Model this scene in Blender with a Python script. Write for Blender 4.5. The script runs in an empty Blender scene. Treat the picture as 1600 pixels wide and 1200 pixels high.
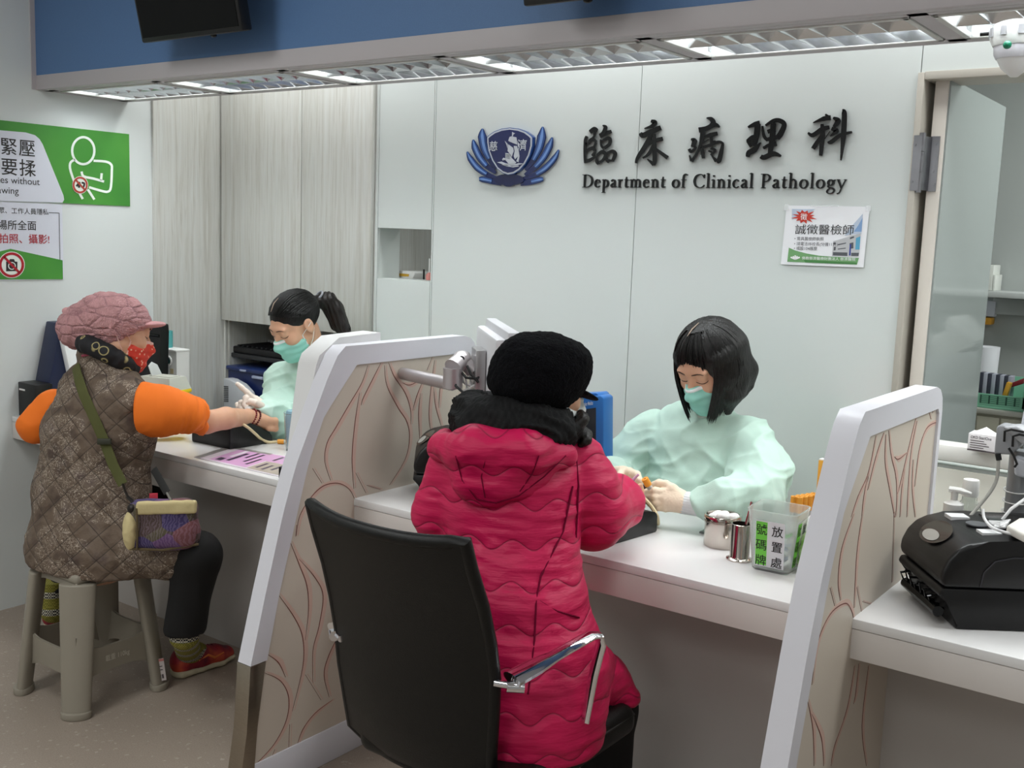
import bpy, bmesh, math, random
import numpy as np
from mathutils import Vector, Matrix, noise
random.seed(7); np.random.seed(7)
SC = bpy.context.scene
COL = SC.collection
# ------------------------------------------------------------------ camera
EYE = np.array([0.0, 0.0, 1.5])
FPX = 1669.2
def cam_axes(yaw, pitch, roll):
    cy, sy = math.cos(yaw), math.sin(yaw)
    d = np.array([-sy*math.cos(pitch), cy*math.cos(pitch), -math.sin(pitch)])
    r = np.array([cy, sy, 0.0]); u = np.cross(r, d)
    return r*math.cos(roll)+u*math.sin(roll), -r*math.sin(roll)+u*math.cos(roll), d
CR, CU, CD = cam_axes(math.radians(36.004), math.radians(8.010), math.radians(2.058))
cam = bpy.data.cameras.new('camera'); cam_ob = bpy.data.objects.new('camera', cam); COL.objects.link(cam_ob)
cam_ob.matrix_world = Matrix(((CR[0], CU[0], -CD[0], EYE[0]), (CR[1], CU[1], -CD[1], EYE[1]), (CR[2], CU[2], -CD[2], EYE[2]), (0, 0, 0, 1)))
cam.sensor_fit = 'HORIZONTAL'; cam.sensor_width = 36.0; cam.lens = FPX*36.0/1600.0
cam.clip_start = 0.05; cam.clip_end = 60
SC.camera = cam_ob
def P(px, py, x=None, y=None, z=None, D=None):
    """a point of the room from where it shows in the photograph and one known coordinate (or depth)"""
    v = CD+CR*(px-800)/FPX-CU*(py-600)/FPX
    if D is not None: t = D
    elif x is not None: t = (x-EYE[0])/v[0]
    elif y is not None: t = (y-EYE[1])/v[1]
    else: t = (z-EYE[2])/v[2]
    return EYE+v*t
# ------------------------------------------------------------------ room measures (metres)
XL, YC, YB, YK = -3.868, 2.107, 3.09, 2.635       # left wall, counter front, back wall, counter back
ZC, ZA, ZS = 0.75, 0.664, 1.967                   # counter top, apron bottom, underside of the soffit
YS0, YS1 = 2.253, 2.63                            # soffit front and back
PX1, PX2 = -2.058, -0.648                         # right faces of the two partitions
XR = 2.6; YN = -2.6; ZCEIL = 2.75                 # rest of the waiting area behind the viewer
# ------------------------------------------------------------------ light and exposure
vs = SC.view_settings
vs.view_transform = 'Standard'; vs.look = 'None'; vs.gamma = 1.0; vs.use_curve_mapping = False
vs.exposure = 0.0
w = bpy.data.worlds.new('world'); SC.world = w; w.use_nodes = True
w.node_tree.nodes['Background'].inputs[0].default_value = (0.75, 0.8, 0.85, 1); w.node_tree.nodes['Background'].inputs[1].default_value = 0.05
def area(name, loc, size, power, color=(1, 1, 1), rot=(0, 0, 0), spread=180):
    l = bpy.data.lights.new(name, 'AREA'); l.shape = 'RECTANGLE'; l.size, l.size_y = size
    l.energy = power; l.color = color; l.spread = math.radians(spread)
    o = bpy.data.objects.new(name, l); o.location = loc; o.rotation_euler = rot; COL.objects.link(o); return o
COOL = (0.97, 1.0, 0.99)
for i, (lx, ly, pw) in enumerate([(-2.6, 0.5, 21), (-0.6, 0.5, 10), (-2.6, -1.3, 25), (-0.6, -1.3, 20), (1.4, 0.3, 7)]):
    area('ceiling_panel_lamp', (lx, ly, ZCEIL-0.03), (0.55, 1.15), pw, COOL)
LX = [-3.793+0.6297*i for i in range(7)]          # left ends of the louvred soffit lamps, 0.56 m each
LAMP_POWER = [4.2, 4.2, 4.2, 4.2, 4.2, 4.2, 4.2]
for i, lx in enumerate(LX):
    area('louvre_lamp', (lx+0.28, 2.44, ZS+0.052), (0.5, 0.2), LAMP_POWER[i]*1.55, COOL)
for lx in (-3.2, -1.9, -0.6, 0.8):
    area('added_aisle_fill', (lx, 2.87, 2.39), (1.1, 0.16), 5.0, COOL)  # added, unseen fill lights that brighten the top of the back wall
area('lab_lamp', (0.3, 4.0, 2.5), (1.2, 0.8), 40, (0.97, 1.0, 0.98))
area('lab_lamp', (-2.4, 4.0, 2.3), (0.8, 0.5), 5, (0.97, 1.0, 0.98))
# ------------------------------------------------------------------ colours and materials
def lin(h):
    if isinstance(h, str):
        h = h.lstrip('#'); c = [int(h[i:i+2], 16)/255 for i in (0, 2, 4)]
    else: c = [v/255 for v in h]
    return tuple(v/12.92 if v <= 0.04045 else ((v+0.055)/1.055)**2.4 for v in c)+(1.0,)
MATS = {}
def M(name, col='#cccccc', rough=0.5, metal=0.0, alpha=1.0, trans=0.0, ior=1.45, emit=None, es=1.0, coat=0.0, sheen=0.0, spec=None,
      noise_scale=None, noise_amt=0.06, bump=None, bump_scale=200.0, col2=None, stretch=None, sss=0.0):
    if name in MATS: return MATS[name]
    m = bpy.data.materials.new(name); m.use_nodes = True; nt = m.node_tree; b = nt.nodes['Principled BSDF']
    c = lin(col); b.inputs['Base Color'].default_value = c; b.inputs['Roughness'].default_value = rough; b.inputs['Metallic'].default_value = metal
    b.inputs['Alpha'].default_value = alpha; b.inputs['IOR'].default_value = ior
    b.inputs['Transmission Weight'].default_value = trans; b.inputs['Coat Weight'].default_value = coat; b.inputs['Sheen Weight'].default_value = sheen
    if spec is not None: b.inputs['Specular IOR Level'].default_value = spec
    if sss: b.inputs['Subsurface Weight'].default_value = sss; b.inputs['Subsurface Radius'].default_value = (0.01, 0.004, 0.002)
    if emit: b.inputs['Emission Color'].default_value = lin(emit); b.inputs['Emission Strength'].default_value = es
    if noise_scale or bump:
        tc = nt.nodes.new('ShaderNodeTexCoord'); src = tc.outputs['Object']
        if stretch:
            mp = nt.nodes.new('ShaderNodeMapping'); mp.inputs['Scale'].default_value = stretch; nt.links.new(src, mp.inputs['Vector']); src = mp.outputs['Vector']
    if noise_scale:
        n = nt.nodes.new('ShaderNodeTexNoise'); n.inputs['Scale'].default_value = noise_scale; n.inputs['Detail'].default_value = 5
        nt.links.new(src, n.inputs['Vector'])
        r = nt.nodes.new('ShaderNodeValToRGB'); e = r.color_ramp.elements
        e[0].position = 0.35; e[1].position = 0.65
        c2 = lin(col2) if col2 else tuple(min(1, v*(1-2*noise_amt)) for v in c[:3])+(1,)
        e[0].color = c2; e[1].color = c
        nt.links.new(n.outputs['Fac'], r.inputs['Fac']); nt.links.new(r.outputs['Color'], b.inputs['Base Color'])
    if bump:
        n2 = nt.nodes.new('ShaderNodeTexNoise'); n2.inputs['Scale'].default_value = bump_scale; n2.inputs['Detail'].default_value = 3
        nt.links.new(src, n2.inputs['Vector'])
        bp = nt.nodes.new('ShaderNodeBump'); bp.inputs['Strength'].default_value = bump; bp.inputs['Distance'].default_value = 0.002
        nt.links.new(n2.outputs['Fac'], bp.inputs['Height']); nt.links.new(bp.outputs['Normal'], b.inputs['Normal'])
    MATS[name] = m; return m
class N:
    """tiny helper for custom node graphs"""
    def __init__(s, name, rough=0.6):
        s.m = bpy.data.materials.new(name); s.m.use_nodes = True; s.nt = s.m.node_tree; s.b = s.nt.nodes['Principled BSDF']
        s.b.inputs['Roughness'].default_value = rough; MATS[name] = s.m
    def n(s, t, **kw):
        nd = s.nt.nodes.new('ShaderNode'+t)
        for k, v in kw.items():
            if k.startswith('i_'): nd.inputs[k[2:].replace('_', ' ')].default_value = v
            else: setattr(nd, k, v)
        return nd
    def l(s, a, b): s.nt.links.new(a, b)
    def math(s, op, a, b=None, c=None):
        nd = s.n('Math', operation=op)
        for i, v in enumerate((a, b, c)):
            if v is None: continue
            if isinstance(v, (int, float)): nd.inputs[i].default_value = v
            else: s.l(v, nd.inputs[i])
        return nd.outputs[0]
    def ramp(s, f, stops, interp='LINEAR'):
        nd = s.n('ValToRGB'); cr = nd.color_ramp; cr.interpolation = interp
        while len(cr.elements) < len(stops): cr.elements.new(0.5)
        for e, (p, c) in zip(cr.elements, stops): e.position = p; e.color = lin(c)
        s.l(f, nd.inputs['Fac']); return nd.outputs['Color']
    def mix(s, f, a, b, mode='MIX'):
        nd = s.n('Mix', data_type='RGBA', blend_type=mode)
        for i, v in ((0, f), (6, a), (7, b)):
            if isinstance(v, (int, float)): nd.inputs[i].default_value = v
            elif isinstance(v, str): nd.inputs[i].default_value = lin(v)
            else: s.l(v, nd.inputs[i])
        return nd.outputs[2]
    def obj(s): return s.n('TexCoord').outputs['Object']
    def bump(s, h, strength=0.5, dist=0.003):
        nd = s.n('Bump'); nd.inputs['Strength'].default_value = strength; nd.inputs['Distance'].default_value = dist
        s.l(h, nd.inputs['Height']); s.l(nd.outputs['Normal'], s.b.inputs['Normal'])
    def color(s, c): s.l(c, s.b.inputs['Base Color']); return s.m
# ------------------------------------------------------------------ objects
ORG = {}
def tag(o, label=None, cat=None, group=None, kind=None):
    if label: o['label'] = label
    if cat: o['category'] = cat
    if group: o['group'] = group
    if kind: o['kind'] = kind
    return o
def thing(name, loc, label, cat, group=None):
    o = bpy.data.objects.new(name, None); o.location = tuple(float(v) for v in loc); o.empty_display_size = 0.05; COL.objects.link(o)
    ORG[o] = np.array([float(v) for v in loc]); return tag(o, label, cat, group)
def link_mesh(name, me, mat, parent=None, origin=None):
    o = bpy.data.objects.new(name, me); COL.objects.link(o)
    for m in (mat if isinstance(mat, (list, tuple)) else [mat]): me.materials.append(m)
    org = ORG[parent] if parent is not None else (np.zeros(3) if origin is None else np.array(origin, float))
    if parent is not None: o.parent = parent
    else: o.location = tuple(org)
    if np.any(org): me.transform(Matrix.Translation(Vector(-org)))
    ORG[o] = org
    return o
class MB:
    """collects shapes (in room coordinates) into ONE mesh"""
    def __init__(s): s.bm = bmesh.new(); s.T = Matrix.Identity(4); s.mi = 0
    def at(s, T): s.T = T; return s
    def _add(s, vs, fs, smooth=False):
        bv = [s.bm.verts.new(s.T @ Vector([float(c) for c in v])) for v in vs]
        for f in fs:
            try:
                bf = s.bm.faces.new([bv[i] for i in f]); bf.smooth = smooth; bf.material_index = s.mi
            except ValueError: pass
        return bv
    def box(s, lo, hi, bev=0.0, seg=2):
        x0, y0, z0 = [min(a, b) for a, b in zip(lo, hi)]; x1, y1, z1 = [max(a, b) for a, b in zip(lo, hi)]
        vs = [(x0,y0,z0),(x1,y0,z0),(x1,y1,z0),(x0,y1,z0),(x0,y0,z1),(x1,y0,z1),(x1,y1,z1),(x0,y1,z1)]
        bv = s._add(vs, [(0,3,2,1),(4,5,6,7),(0,1,5,4),(1,2,6,5),(2,3,7,6),(3,0,4,7)])
        if bev:
            es = list({e for v in bv for e in v.link_edges})
            r = bmesh.ops.bevel(s.bm, geom=es, offset=bev, segments=seg, profile=0.5, affect='EDGES', clamp_overlap=True)
            for f in r['faces']: f.smooth = True; f.material_index = s.mi
        return s
    def rot_box(s, c, half, R=None, bev=0.0, seg=2):
        T0 = s.T; R = Matrix.Identity(3) if R is None else R
        s.T = T0 @ Matrix.Translation(Vector([float(v) for v in c])) @ R.to_4x4()
        s.box([-h for h in half], half, bev, seg); s.T = T0; return s
    def prism(s, pts, d, bev=0.0, seg=2, smooth=False):
        """extrude a closed 3D polygon by vector d"""
        d = np.array(d, float); n = len(pts); pts = [np.array(p, float) for p in pts]
        nrm = sum((np.cross(pts[i]-pts[0], pts[(i+1) % n]-pts[0]) for i in range(1, n-1)), np.zeros(3))
        if np.dot(nrm, d) > 0: pts = pts[::-1]
        vs = pts+[p+d for p in pts]
        bv = s._add(vs, [tuple(range(n)), tuple(range(2*n-1, n-1, -1))])
        for i in range(n):
            j = (i+1) % n
            f = s.bm.faces.new((bv[i], bv[n+i], bv[n+j], bv[j])); f.material_index = s.mi; f.smooth = smooth
        if bev:
            es = [e for v in bv for e in v.link_edges if not all(u in bv[:n] for u in e.verts) or True]
            r = bmesh.ops.bevel(s.bm, geom=list(set(es)), offset=bev, segments=seg, profile=0.5, affect='EDGES', clamp_overlap=True)
            for f in r['faces']: f.smooth = True; f.material_index = s.mi
        return s
    def tube(s, pts, rad, seg=10, cap=True, flat=None, up=None, closed=False):
        """tube along pts; rad number or list; flat=(a,b) scales the section along its two axes"""
        pts = [np.array(p, float) for p in pts]; n = len(pts)
        rad = [rad]*n if isinstance(rad, (int, float)) else list(rad)
        t0 = pts[1]-pts[0]; ref = np.array(up if up is not None else ((0, 0, 1) if abs(t0[2]) < 0.9*np.linalg.norm(t0) else (1, 0, 0)), float)
        rings = []
        for i in range(n):
            t = (pts[(i+1) % n]-pts[i-1]) if closed else (pts[min(i+1, n-1)]-pts[max(i-1, 0)])
            t = t/(np.linalg.norm(t)+1e-12)
            a = ref-t*np.dot(ref, t); a = a/(np.linalg.norm(a)+1e-12); b = np.cross(t, a)
            if up is None: ref = a
            fa, fb = flat if flat else (1, 1)
            rings.append([pts[i]+rad[i]*(fa*math.cos(2*math.pi*k/seg)*a+fb*math.sin(2*math.pi*k/seg)*b) for k in range(seg)])
        vs = [v for r in rings for v in r]; fs = []
        for i in range(n if closed else n-1):
            j = (i+1) % n
            for k in range(seg):
                l = (k+1) % seg; fs.append((i*seg+k, i*seg+l, j*seg+l, j*seg+k))
        if cap and not closed: fs += [tuple(range(seg-1, -1, -1)), tuple((n-1)*seg+k for k in range(seg))]
        s._add(vs, fs, True); return s
    def cyl(s, a, b, r, r2=None, seg=24): return s.tube([a, b], [r, r if r2 is None else r2], seg)
    def lathe(s, c, prof, seg=28, axis=(0, 0, 1)):
        """prof: list of (radius, height) turned about axis through c"""
        ax = Vector(axis).normalized(); q = Vector((0, 0, 1)).rotation_difference(ax).to_matrix()
        vs = []
        for r, h in prof:
            for k in range(seg):
                a = 2*math.pi*k/seg; v = q @ Vector((r*math.cos(a), r*math.sin(a), h)); vs.append(np.array(c, float)+np.array(v))
        fs = []
        for i in range(len(prof)-1):
            for k in range(seg):
                l = (k+1) % seg; fs.append((i*seg+k, i*seg+l, (i+1)*seg+l, (i+1)*seg+k))
        if prof[0][0] > 1e-5: fs.append(tuple(range(seg-1, -1, -1)))
        if prof[-1][0] > 1e-5: fs.append(tuple((len(prof)-1)*seg+k for k in range(seg)))
        s._add(vs, fs, True); return s
    def ball(s, c, r, R=None, seg=20, rings=12):
        r = (r, r, r) if isinstance(r, (int, float)) else r
        vs = []; fs = []
        for i in range(rings+1):
            th = math.pi*i/rings
            for k in range(seg):
                a = 2*math.pi*k/seg
                v = Vector((r[0]*math.sin(th)*math.cos(a), r[1]*math.sin(th)*math.sin(a), r[2]*math.cos(th)))
                if R is not None: v = R @ v
                vs.append(np.array(c, float)+np.array(v))
        for i in range(rings):
            for k in range(seg):
                l = (k+1) % seg; fs.append((i*seg+k, (i+1)*seg+k, (i+1)*seg+l, i*seg+l))
        s._add(vs, fs, True); return s
    def poly(s, pts): s._add(pts, [tuple(range(len(pts)))]); return s
    def obj(s, name, mat, parent=None, origin=None, merge=True):
        if merge: bmesh.ops.remove_doubles(s.bm, verts=s.bm.verts, dist=1e-6)
        me = bpy.data.meshes.new(name); s.bm.to_mesh(me); s.bm.free()
        try: me.set_sharp_from_angle(angle=math.radians(42))
        except Exception: pass
        return link_mesh(name, me, mat, parent, origin)
def ribbon(mb, pts, wid, thick, to3, smooth_n=6):
    """flat brush stroke: 2D pts + widths, to3(x, y, h) puts it on its plane; thick: height"""
    pts = np.array(pts, float); wid = np.array(wid if hasattr(wid, '__len__') else [wid]*len(pts), float)
    if len(wid) != len(pts): wid = np.interp(np.linspace(0, 1, len(pts)), np.linspace(0, 1, len(wid)), wid)
    if smooth_n > 1 and len(pts) > 2:
        n = len(pts); T = np.linspace(0, n-1, (n-1)*smooth_n+1); out = []; wo = []
        for t in T:
            i = min(int(t), n-2); f = t-i
            p0, p1, p2, p3 = pts[max(i-1, 0)], pts[i], pts[i+1], pts[min(i+2, n-1)]
            out.append(0.5*((2*p1)+(-p0+p2)*f+(2*p0-5*p1+4*p2-p3)*f*f+(-p0+3*p1-3*p2+p3)*f**3)); wo.append(wid[i]*(1-f)+wid[i+1]*f)
        pts, wid = np.array(out), np.array(wo)
    tg = np.gradient(pts, axis=0); tg /= np.linalg.norm(tg, axis=1)[:, None]+1e-9
    nr = np.stack([-tg[:, 1], tg[:, 0]], 1)
    L = pts+nr*wid[:, None]/2; Rr = pts-nr*wid[:, None]/2; n = len(pts)
    vs = [to3(*p, thick) for p in L]+[to3(*p, thick) for p in Rr]+[to3(*p, 0) for p in L]+[to3(*p, 0) for p in Rr]
    fs = []
    for i in range(n-1):
        fs += [(i, i+1, n+i+1, n+i), (2*n+i, 2*n+i+1, i+1, i), (n+i, n+i+1, 3*n+i+1, 3*n+i)]
    fs += [(0, n, 3*n, 2*n), (n-1, 3*n-1, 4*n-1, 2*n-1)]
    mb._add(vs, fs)
def text_mesh(body, bold=0.0, align='LEFT', extrude=0.0, spacing=1.0):
    cu = bpy.data.curves.new('txt', 'FONT'); cu.body = body; cu.size = 1.0; cu.align_x = align; cu.offset = bold; cu.extrude = extrude; cu.space_character = spacing; cu.resolution_u = 4
    o = bpy.data.objects.new('txt', cu); COL.objects.link(o); dg = bpy.context.evaluated_depsgraph_get(); dg.update()
    me = bpy.data.meshes.new_from_object(o.evaluated_get(dg)); COL.objects.unlink(o); bpy.data.objects.remove(o); bpy.data.curves.remove(cu)
    return me
def text(mb, body, org, right, up, h, bold=0.0, off=0.0006, align='LEFT', width=None, extrude=0.0, spacing=1.0):
    """add lettering of em height h at org along right/up (into mesh mb); width: squeeze to this width"""
    me = text_mesh(body, bold, align, extrude/h if h else 0, spacing)
    co = np.array([v.co[:] for v in me.vertices]) if len(me.vertices) else np.zeros((1, 3))
    right = np.array(right, float); up = np.array(up, float); right /= np.linalg.norm(right); up /= np.linalg.norm(up); nn = np.cross(right, up)
    sx = h
    if width: sx = width/max(1e-6, co[:, 0].max()-min(0, co[:, 0].min()))
    pts = np.array(org, float)+co[:, :1]*sx*right+co[:, 1:2]*h*up+(co[:, 2:]*h+off)*nn
    mb._add(pts, [tuple(p.vertices) for p in me.polygons]); bpy.data.meshes.remove(me)
# ------------------------------------------------------------------ smooth solids: signed distance fields meshed with surface nets
def unit(v): v = np.array(v, float); return v/(np.linalg.norm(v)+1e-12)
def frame(fwd, up):
    """columns: right, forward, up"""
    f = unit(fwd); u = np.array(up, float); u = unit(u-f*np.dot(u, f)); return np.stack([np.cross(f, u), f, u], 1)
class SDF:
    def __init__(s, h=0.006): s.h = h; s.ops = []
    def add(s, f, lo, hi, k=0.0, mode='u'): s.ops.append((f, np.array(lo, float), np.array(hi, float), k, mode)); return s
    def cone(s, a, b, ra, rb=None, k=0.01, mode='u'):
        a = np.array(a, float); b = np.array(b, float); rb = ra if rb is None else rb; ab = b-a; L2 = max(ab@ab, 1e-9)
        def f(x, y, z):
            px, py, pz = x-a[0], y-a[1], z-a[2]
            t = np.clip((px*ab[0]+py*ab[1]+pz*ab[2])/L2, 0, 1)
            return np.sqrt((px-t*ab[0])**2+(py-t*ab[1])**2+(pz-t*ab[2])**2)-(ra+t*(rb-ra))
        R = max(ra, rb); return s.add(f, np.minimum(a, b)-R, np.maximum(a, b)+R, k, mode)
    def chain(s, pts, rad, k=0.01):
        for i in range(len(pts)-1): s.cone(pts[i], pts[i+1], rad[i], rad[i+1], k)
        return s
    def ell(s, c, r, R=None, k=0.01, mode='u'):
        c = np.array(c, float); r = np.array(r, float); R = np.eye(3) if R is None else np.array(R); rm = r.min()
        def f(x, y, z):
            p = (x-c[0], y-c[1], z-c[2]); q = 0; g = 0
            for i in range(3):
                l = p[0]*R[0, i]+p[1]*R[1, i]+p[2]*R[2, i]; q = q+(l/r[i])**2; g = g+(l/r[i]**2)**2
            q = np.sqrt(q); return q*(q-1)/(np.sqrt(g)+1e-6)
        e = np.sqrt(((R*r)**2).sum(1)); return s.add(f, c-e, c+e, k, mode)
    def loft(s, pts, rs, side, k=0.01):
        """elliptical sections (half width along side, half depth across) along pts"""
        side = np.array(side, float)
        for i in range(len(pts)-1):
            a = np.array(pts[i], float); b = np.array(pts[i+1], float); ab = b-a; L = np.linalg.norm(ab); t_ = ab/L
            e1 = unit(side-t_*np.dot(side, t_)); e2 = np.cross(t_, e1); (a1, a2), (b1, b2) = rs[i], rs[i+1]
            def f(x, y, z, a=a, L=L, t_=t_, e1=e1, e2=e2, a1=a1, a2=a2, b1=b1, b2=b2):
                px, py, pz = x-a[0], y-a[1], z-a[2]
                w = px*t_[0]+py*t_[1]+pz*t_[2]; t = np.clip(w/L, 0, 1); ov = w-t*L
                u = px*e1[0]+py*e1[1]+pz*e1[2]; v = px*e2[0]+py*e2[1]+pz*e2[2]
                r1 = a1+t*(b1-a1); r2 = a2+t*(b2-a2); rm = np.minimum(r1, r2)
                q = np.sqrt((u/r1)**2+(v/r2)**2+(ov/rm)**2); g = np.sqrt((u/r1**2)**2+(v/r2**2)**2+(ov/rm**2)**2)
                return q*(q-1)/(g+1e-6)
            R = max(a1, a2, b1, b2); s.add(f, np.minimum(a, b)-R, np.maximum(a, b)+R, k)
        return s
    def box(s, c, half, R=None, rnd=0.005, k=0.01, mode='u'):
        c = np.array(c, float); hf = np.array(half, float)-rnd; R = np.eye(3) if R is None else np.array(R)
        def f(x, y, z):
            p = (x-c[0], y-c[1], z-c[2]); o = 0; m = -1e9
            for i in range(3):
                d = np.abs(p[0]*R[0, i]+p[1]*R[1, i]+p[2]*R[2, i])-hf[i]; o = o+np.maximum(d, 0)**2; m = np.maximum(m, d)
            return np.sqrt(o)+np.minimum(m, 0)-rnd
        e = np.abs(R) @ np.array(half, float); return s.add(f, c-e, c+e, k, mode)
    def plane(s, p, n, k=0.0):
        """keep only the side the normal points away from"""
        p = np.array(p, float); n = unit(n)
        return s.add(lambda x, y, z: (x-p[0])*n[0]+(y-p[1])*n[1]+(z-p[2])*n[2], p-9, p+9, k, 'i')
    def eval(s, pts):
        x, y, z = np.array(pts, float).T; F = np.full(x.shape, 1.0)
        for f, lo, hi, k, mode in s.ops: F = SDF._comb(F, f(x, y, z), k, mode)
        return F
    @staticmethod
    def _comb(a, b, k, mode):
        if mode == 's': b = -b
        if mode == 'u':
            if k <= 0: return np.minimum(a, b)
            h = np.maximum(k-np.abs(a-b), 0)/k; return np.minimum(a, b)-h*h*k*0.25
        if k <= 0: return np.maximum(a, b)
        h = np.maximum(k-np.abs(a-b), 0)/k; return np.maximum(a, b)+h*h*k*0.25
    def mesh(s, disp=None):
        """returns verts, quads; disp(P, N) -> offset per vertex along the normal"""
        U = [o for o in s.ops if o[4] == 'u']; h = s.h
        lo = np.min([o[1] for o in U], 0)-4*h; hi = np.max([o[2] for o in U], 0)+4*h
        n = np.ceil((hi-lo)/h).astype(int)+1
        ax = [(lo[i]+h*np.arange(n[i])).astype(np.float32) for i in range(3)]
        F = np.full(n, 1.0, np.float32)
        for f, a, b, k, mode in s.ops:
            pad = k+5*h
            i0 = np.clip(np.floor((a-pad-lo)/h).astype(int), 0, n); i1 = np.clip(np.ceil((b+pad-lo)/h).astype(int)+1, 0, n)
            if np.any(i1 <= i0): continue
            sl = tuple(slice(i0[j], i1[j]) for j in range(3))
            d = f(ax[0][sl[0]][:, None, None], ax[1][sl[1]][None, :, None], ax[2][sl[2]][None, None, :]).astype(np.float32)
            F[sl] = SDF._comb(F[sl], d, k, mode)
        ins = F < 0
        c = np.zeros(tuple(n-1), np.int8)
        for dx in (0, 1):
            for dy in (0, 1):
                for dz in (0, 1): c += ins[dx:n[0]-1+dx, dy:n[1]-1+dy, dz:n[2]-1+dz]
        act = (c > 0) & (c < 8); I = np.argwhere(act); idx = np.full(act.shape, -1, np.int64); idx[act] = np.arange(len(I))
        pos = np.zeros((len(I), 3)); cnt = np.zeros(len(I))
        for axis in range(3):
            o = [j for j in range(3) if j != axis]
            for u in (0, 1):
                for v in (0, 1):
                    A = I.copy(); A[:, o[0]] += u; A[:, o[1]] += v; B = A.copy(); B[:, axis] += 1
                    fa = F[tuple(A.T)]; fb = F[tuple(B.T)]; m = (fa < 0) != (fb < 0)
                    t = np.where(m, fa/np.where(m, fa-fb, 1), 0)
                    q = A.astype(float); q[:, axis] += t; pos[m] += q[m]; cnt[m] += 1
        V = lo+h*pos/cnt[:, None]
        Q = []
        for axis in range(3):
            o = [j for j in range(3) if j != axis]
            s0 = [slice(None)]*3; s1 = [slice(None)]*3; s0[axis] = slice(0, -1); s1[axis] = slice(1, None)
            E = np.argwhere(ins[tuple(s0)] != ins[tuple(s1)]); E = E[(E[:, o[0]] > 0) & (E[:, o[1]] > 0)]
            if not len(E): continue
            def cell(du, dv): A = E.copy(); A[:, o[0]] -= du; A[:, o[1]] -= dv; return idx[tuple(A.T)]
            q = np.stack([cell(1, 1), cell(0, 1), cell(0, 0), cell(1, 0)], 1)
            flip = ins[tuple(E.T)]
            if axis == 1: flip = ~flip
            q[~flip] = q[~flip][:, ::-1]; Q.append(q)
        Q = np.concatenate(Q)
        if disp is not None:
            Nn = normals(V, Q); V = V+Nn*disp(V, Nn)[:, None]
        return V, Q
    def obj(s, name, mat, parent=None, disp=None, origin=None, smooth=0):
        V, Q = s.mesh(None)
        for _ in range(smooth): V = relax(V, Q)
        if disp is not None:
            Nn = normals(V, Q); V = V+Nn*disp(V, Nn)[:, None]
        return raw_mesh(name, V, Q, mat, parent, origin)
def normals(V, Q):
    n = np.cross(V[Q[:, 2]]-V[Q[:, 0]], V[Q[:, 3]]-V[Q[:, 1]]); out = np.zeros_like(V)
    for i in range(4): np.add.at(out, Q[:, i], n)
    return out/(np.linalg.norm(out, axis=1)[:, None]+1e-12)
def relax(V, Q):
    a = np.zeros_like(V); c = np.zeros(len(V))
    for i in range(4):
        j = (i+1) % 4; np.add.at(a, Q[:, i], V[Q[:, j]]); np.add.at(c, Q[:, i], 1); np.add.at(a, Q[:, j], V[Q[:, i]]); np.add.at(c, Q[:, j], 1)
    return 0.5*V+0.5*a/c[:, None]
def raw_mesh(name, V, Q, mat, parent=None, origin=None):
    me = bpy.data.meshes.new(name); me.vertices.add(len(V)); me.vertices.foreach_set('co', V.astype(np.float32).ravel())
    me.loops.add(Q.size); me.loops.foreach_set('vertex_index', Q.astype(np.int32).ravel())
    me.polygons.add(len(Q)); me.polygons.foreach_set('loop_start', np.arange(0, Q.size, Q.shape[1], dtype=np.int32))
    me.polygons.foreach_set('loop_total', np.full(len(Q), Q.shape[1], np.int32)); me.polygons.foreach_set('use_smooth', np.ones(len(Q), bool))
    me.update(calc_edges=True); me.validate()
    return link_mesh(name, me, mat, parent, origin)
def nz(Pt, sc, seed=0.0):
    """smooth noise at points, about -1..1"""
    sc = np.array(sc, float)*np.ones(3); return np.array([noise.noise(Vector(p)) for p in (Pt*sc+seed)])
def ridge(v): return 1-2*np.abs(v)
# ================================================================== materials of the room
white_wall = M('white_glossy_panel', '#d9dedd', rough=0.22)
glass_wall = M('pale_glass_panel', '#d2d8d6', rough=0.12, spec=0.45)
paint = M('white_paint', '#dcdcdc', rough=0.7)
ceil_m = M('ceiling_white', '#e0e0df', rough=0.8)
soffit_w = M('soffit_white', '#b9b4b7', rough=0.5)
soffit_b = M('soffit_blue', '#5577a4', rough=0.55, noise_scale=350, noise_amt=0.03)
lam = M('white_laminate', '#e4e3e3', rough=0.25)
lam_frame = M('white_frame_lacquer', '#d8d7de', rough=0.35)
apron_m = M('grey_laminate', '#d6d0cc', rough=0.45)
under_m = M('under_counter_panel', '#bdb8b4', rough=0.35)
steel_m = M('brushed_steel', '#a89e90', rough=0.32, metal=1.0, noise_scale=60, noise_amt=0.08, stretch=(1, 1, 40))
chrome = M('chrome', '#e6e6ea', rough=0.06, metal=1.0)
black_p = M('black_plastic', '#0c0c0e', rough=0.42)
black_g = M('black_gloss', '#060607', rough=0.16, spec=0.3)
lab_wall = M('lab_wall_grey', '#a9aeac', rough=0.7)
beige_m = M('beige_paint', '#d5cfc6', rough=0.5)
dark = M('near_black', '#08080a', rough=0.6)
white_p = M('white_plastic', '#e8e8e6', rough=0.35)
grey_p = M('grey_plastic', '#9a9a9e', rough=0.45)
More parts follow.
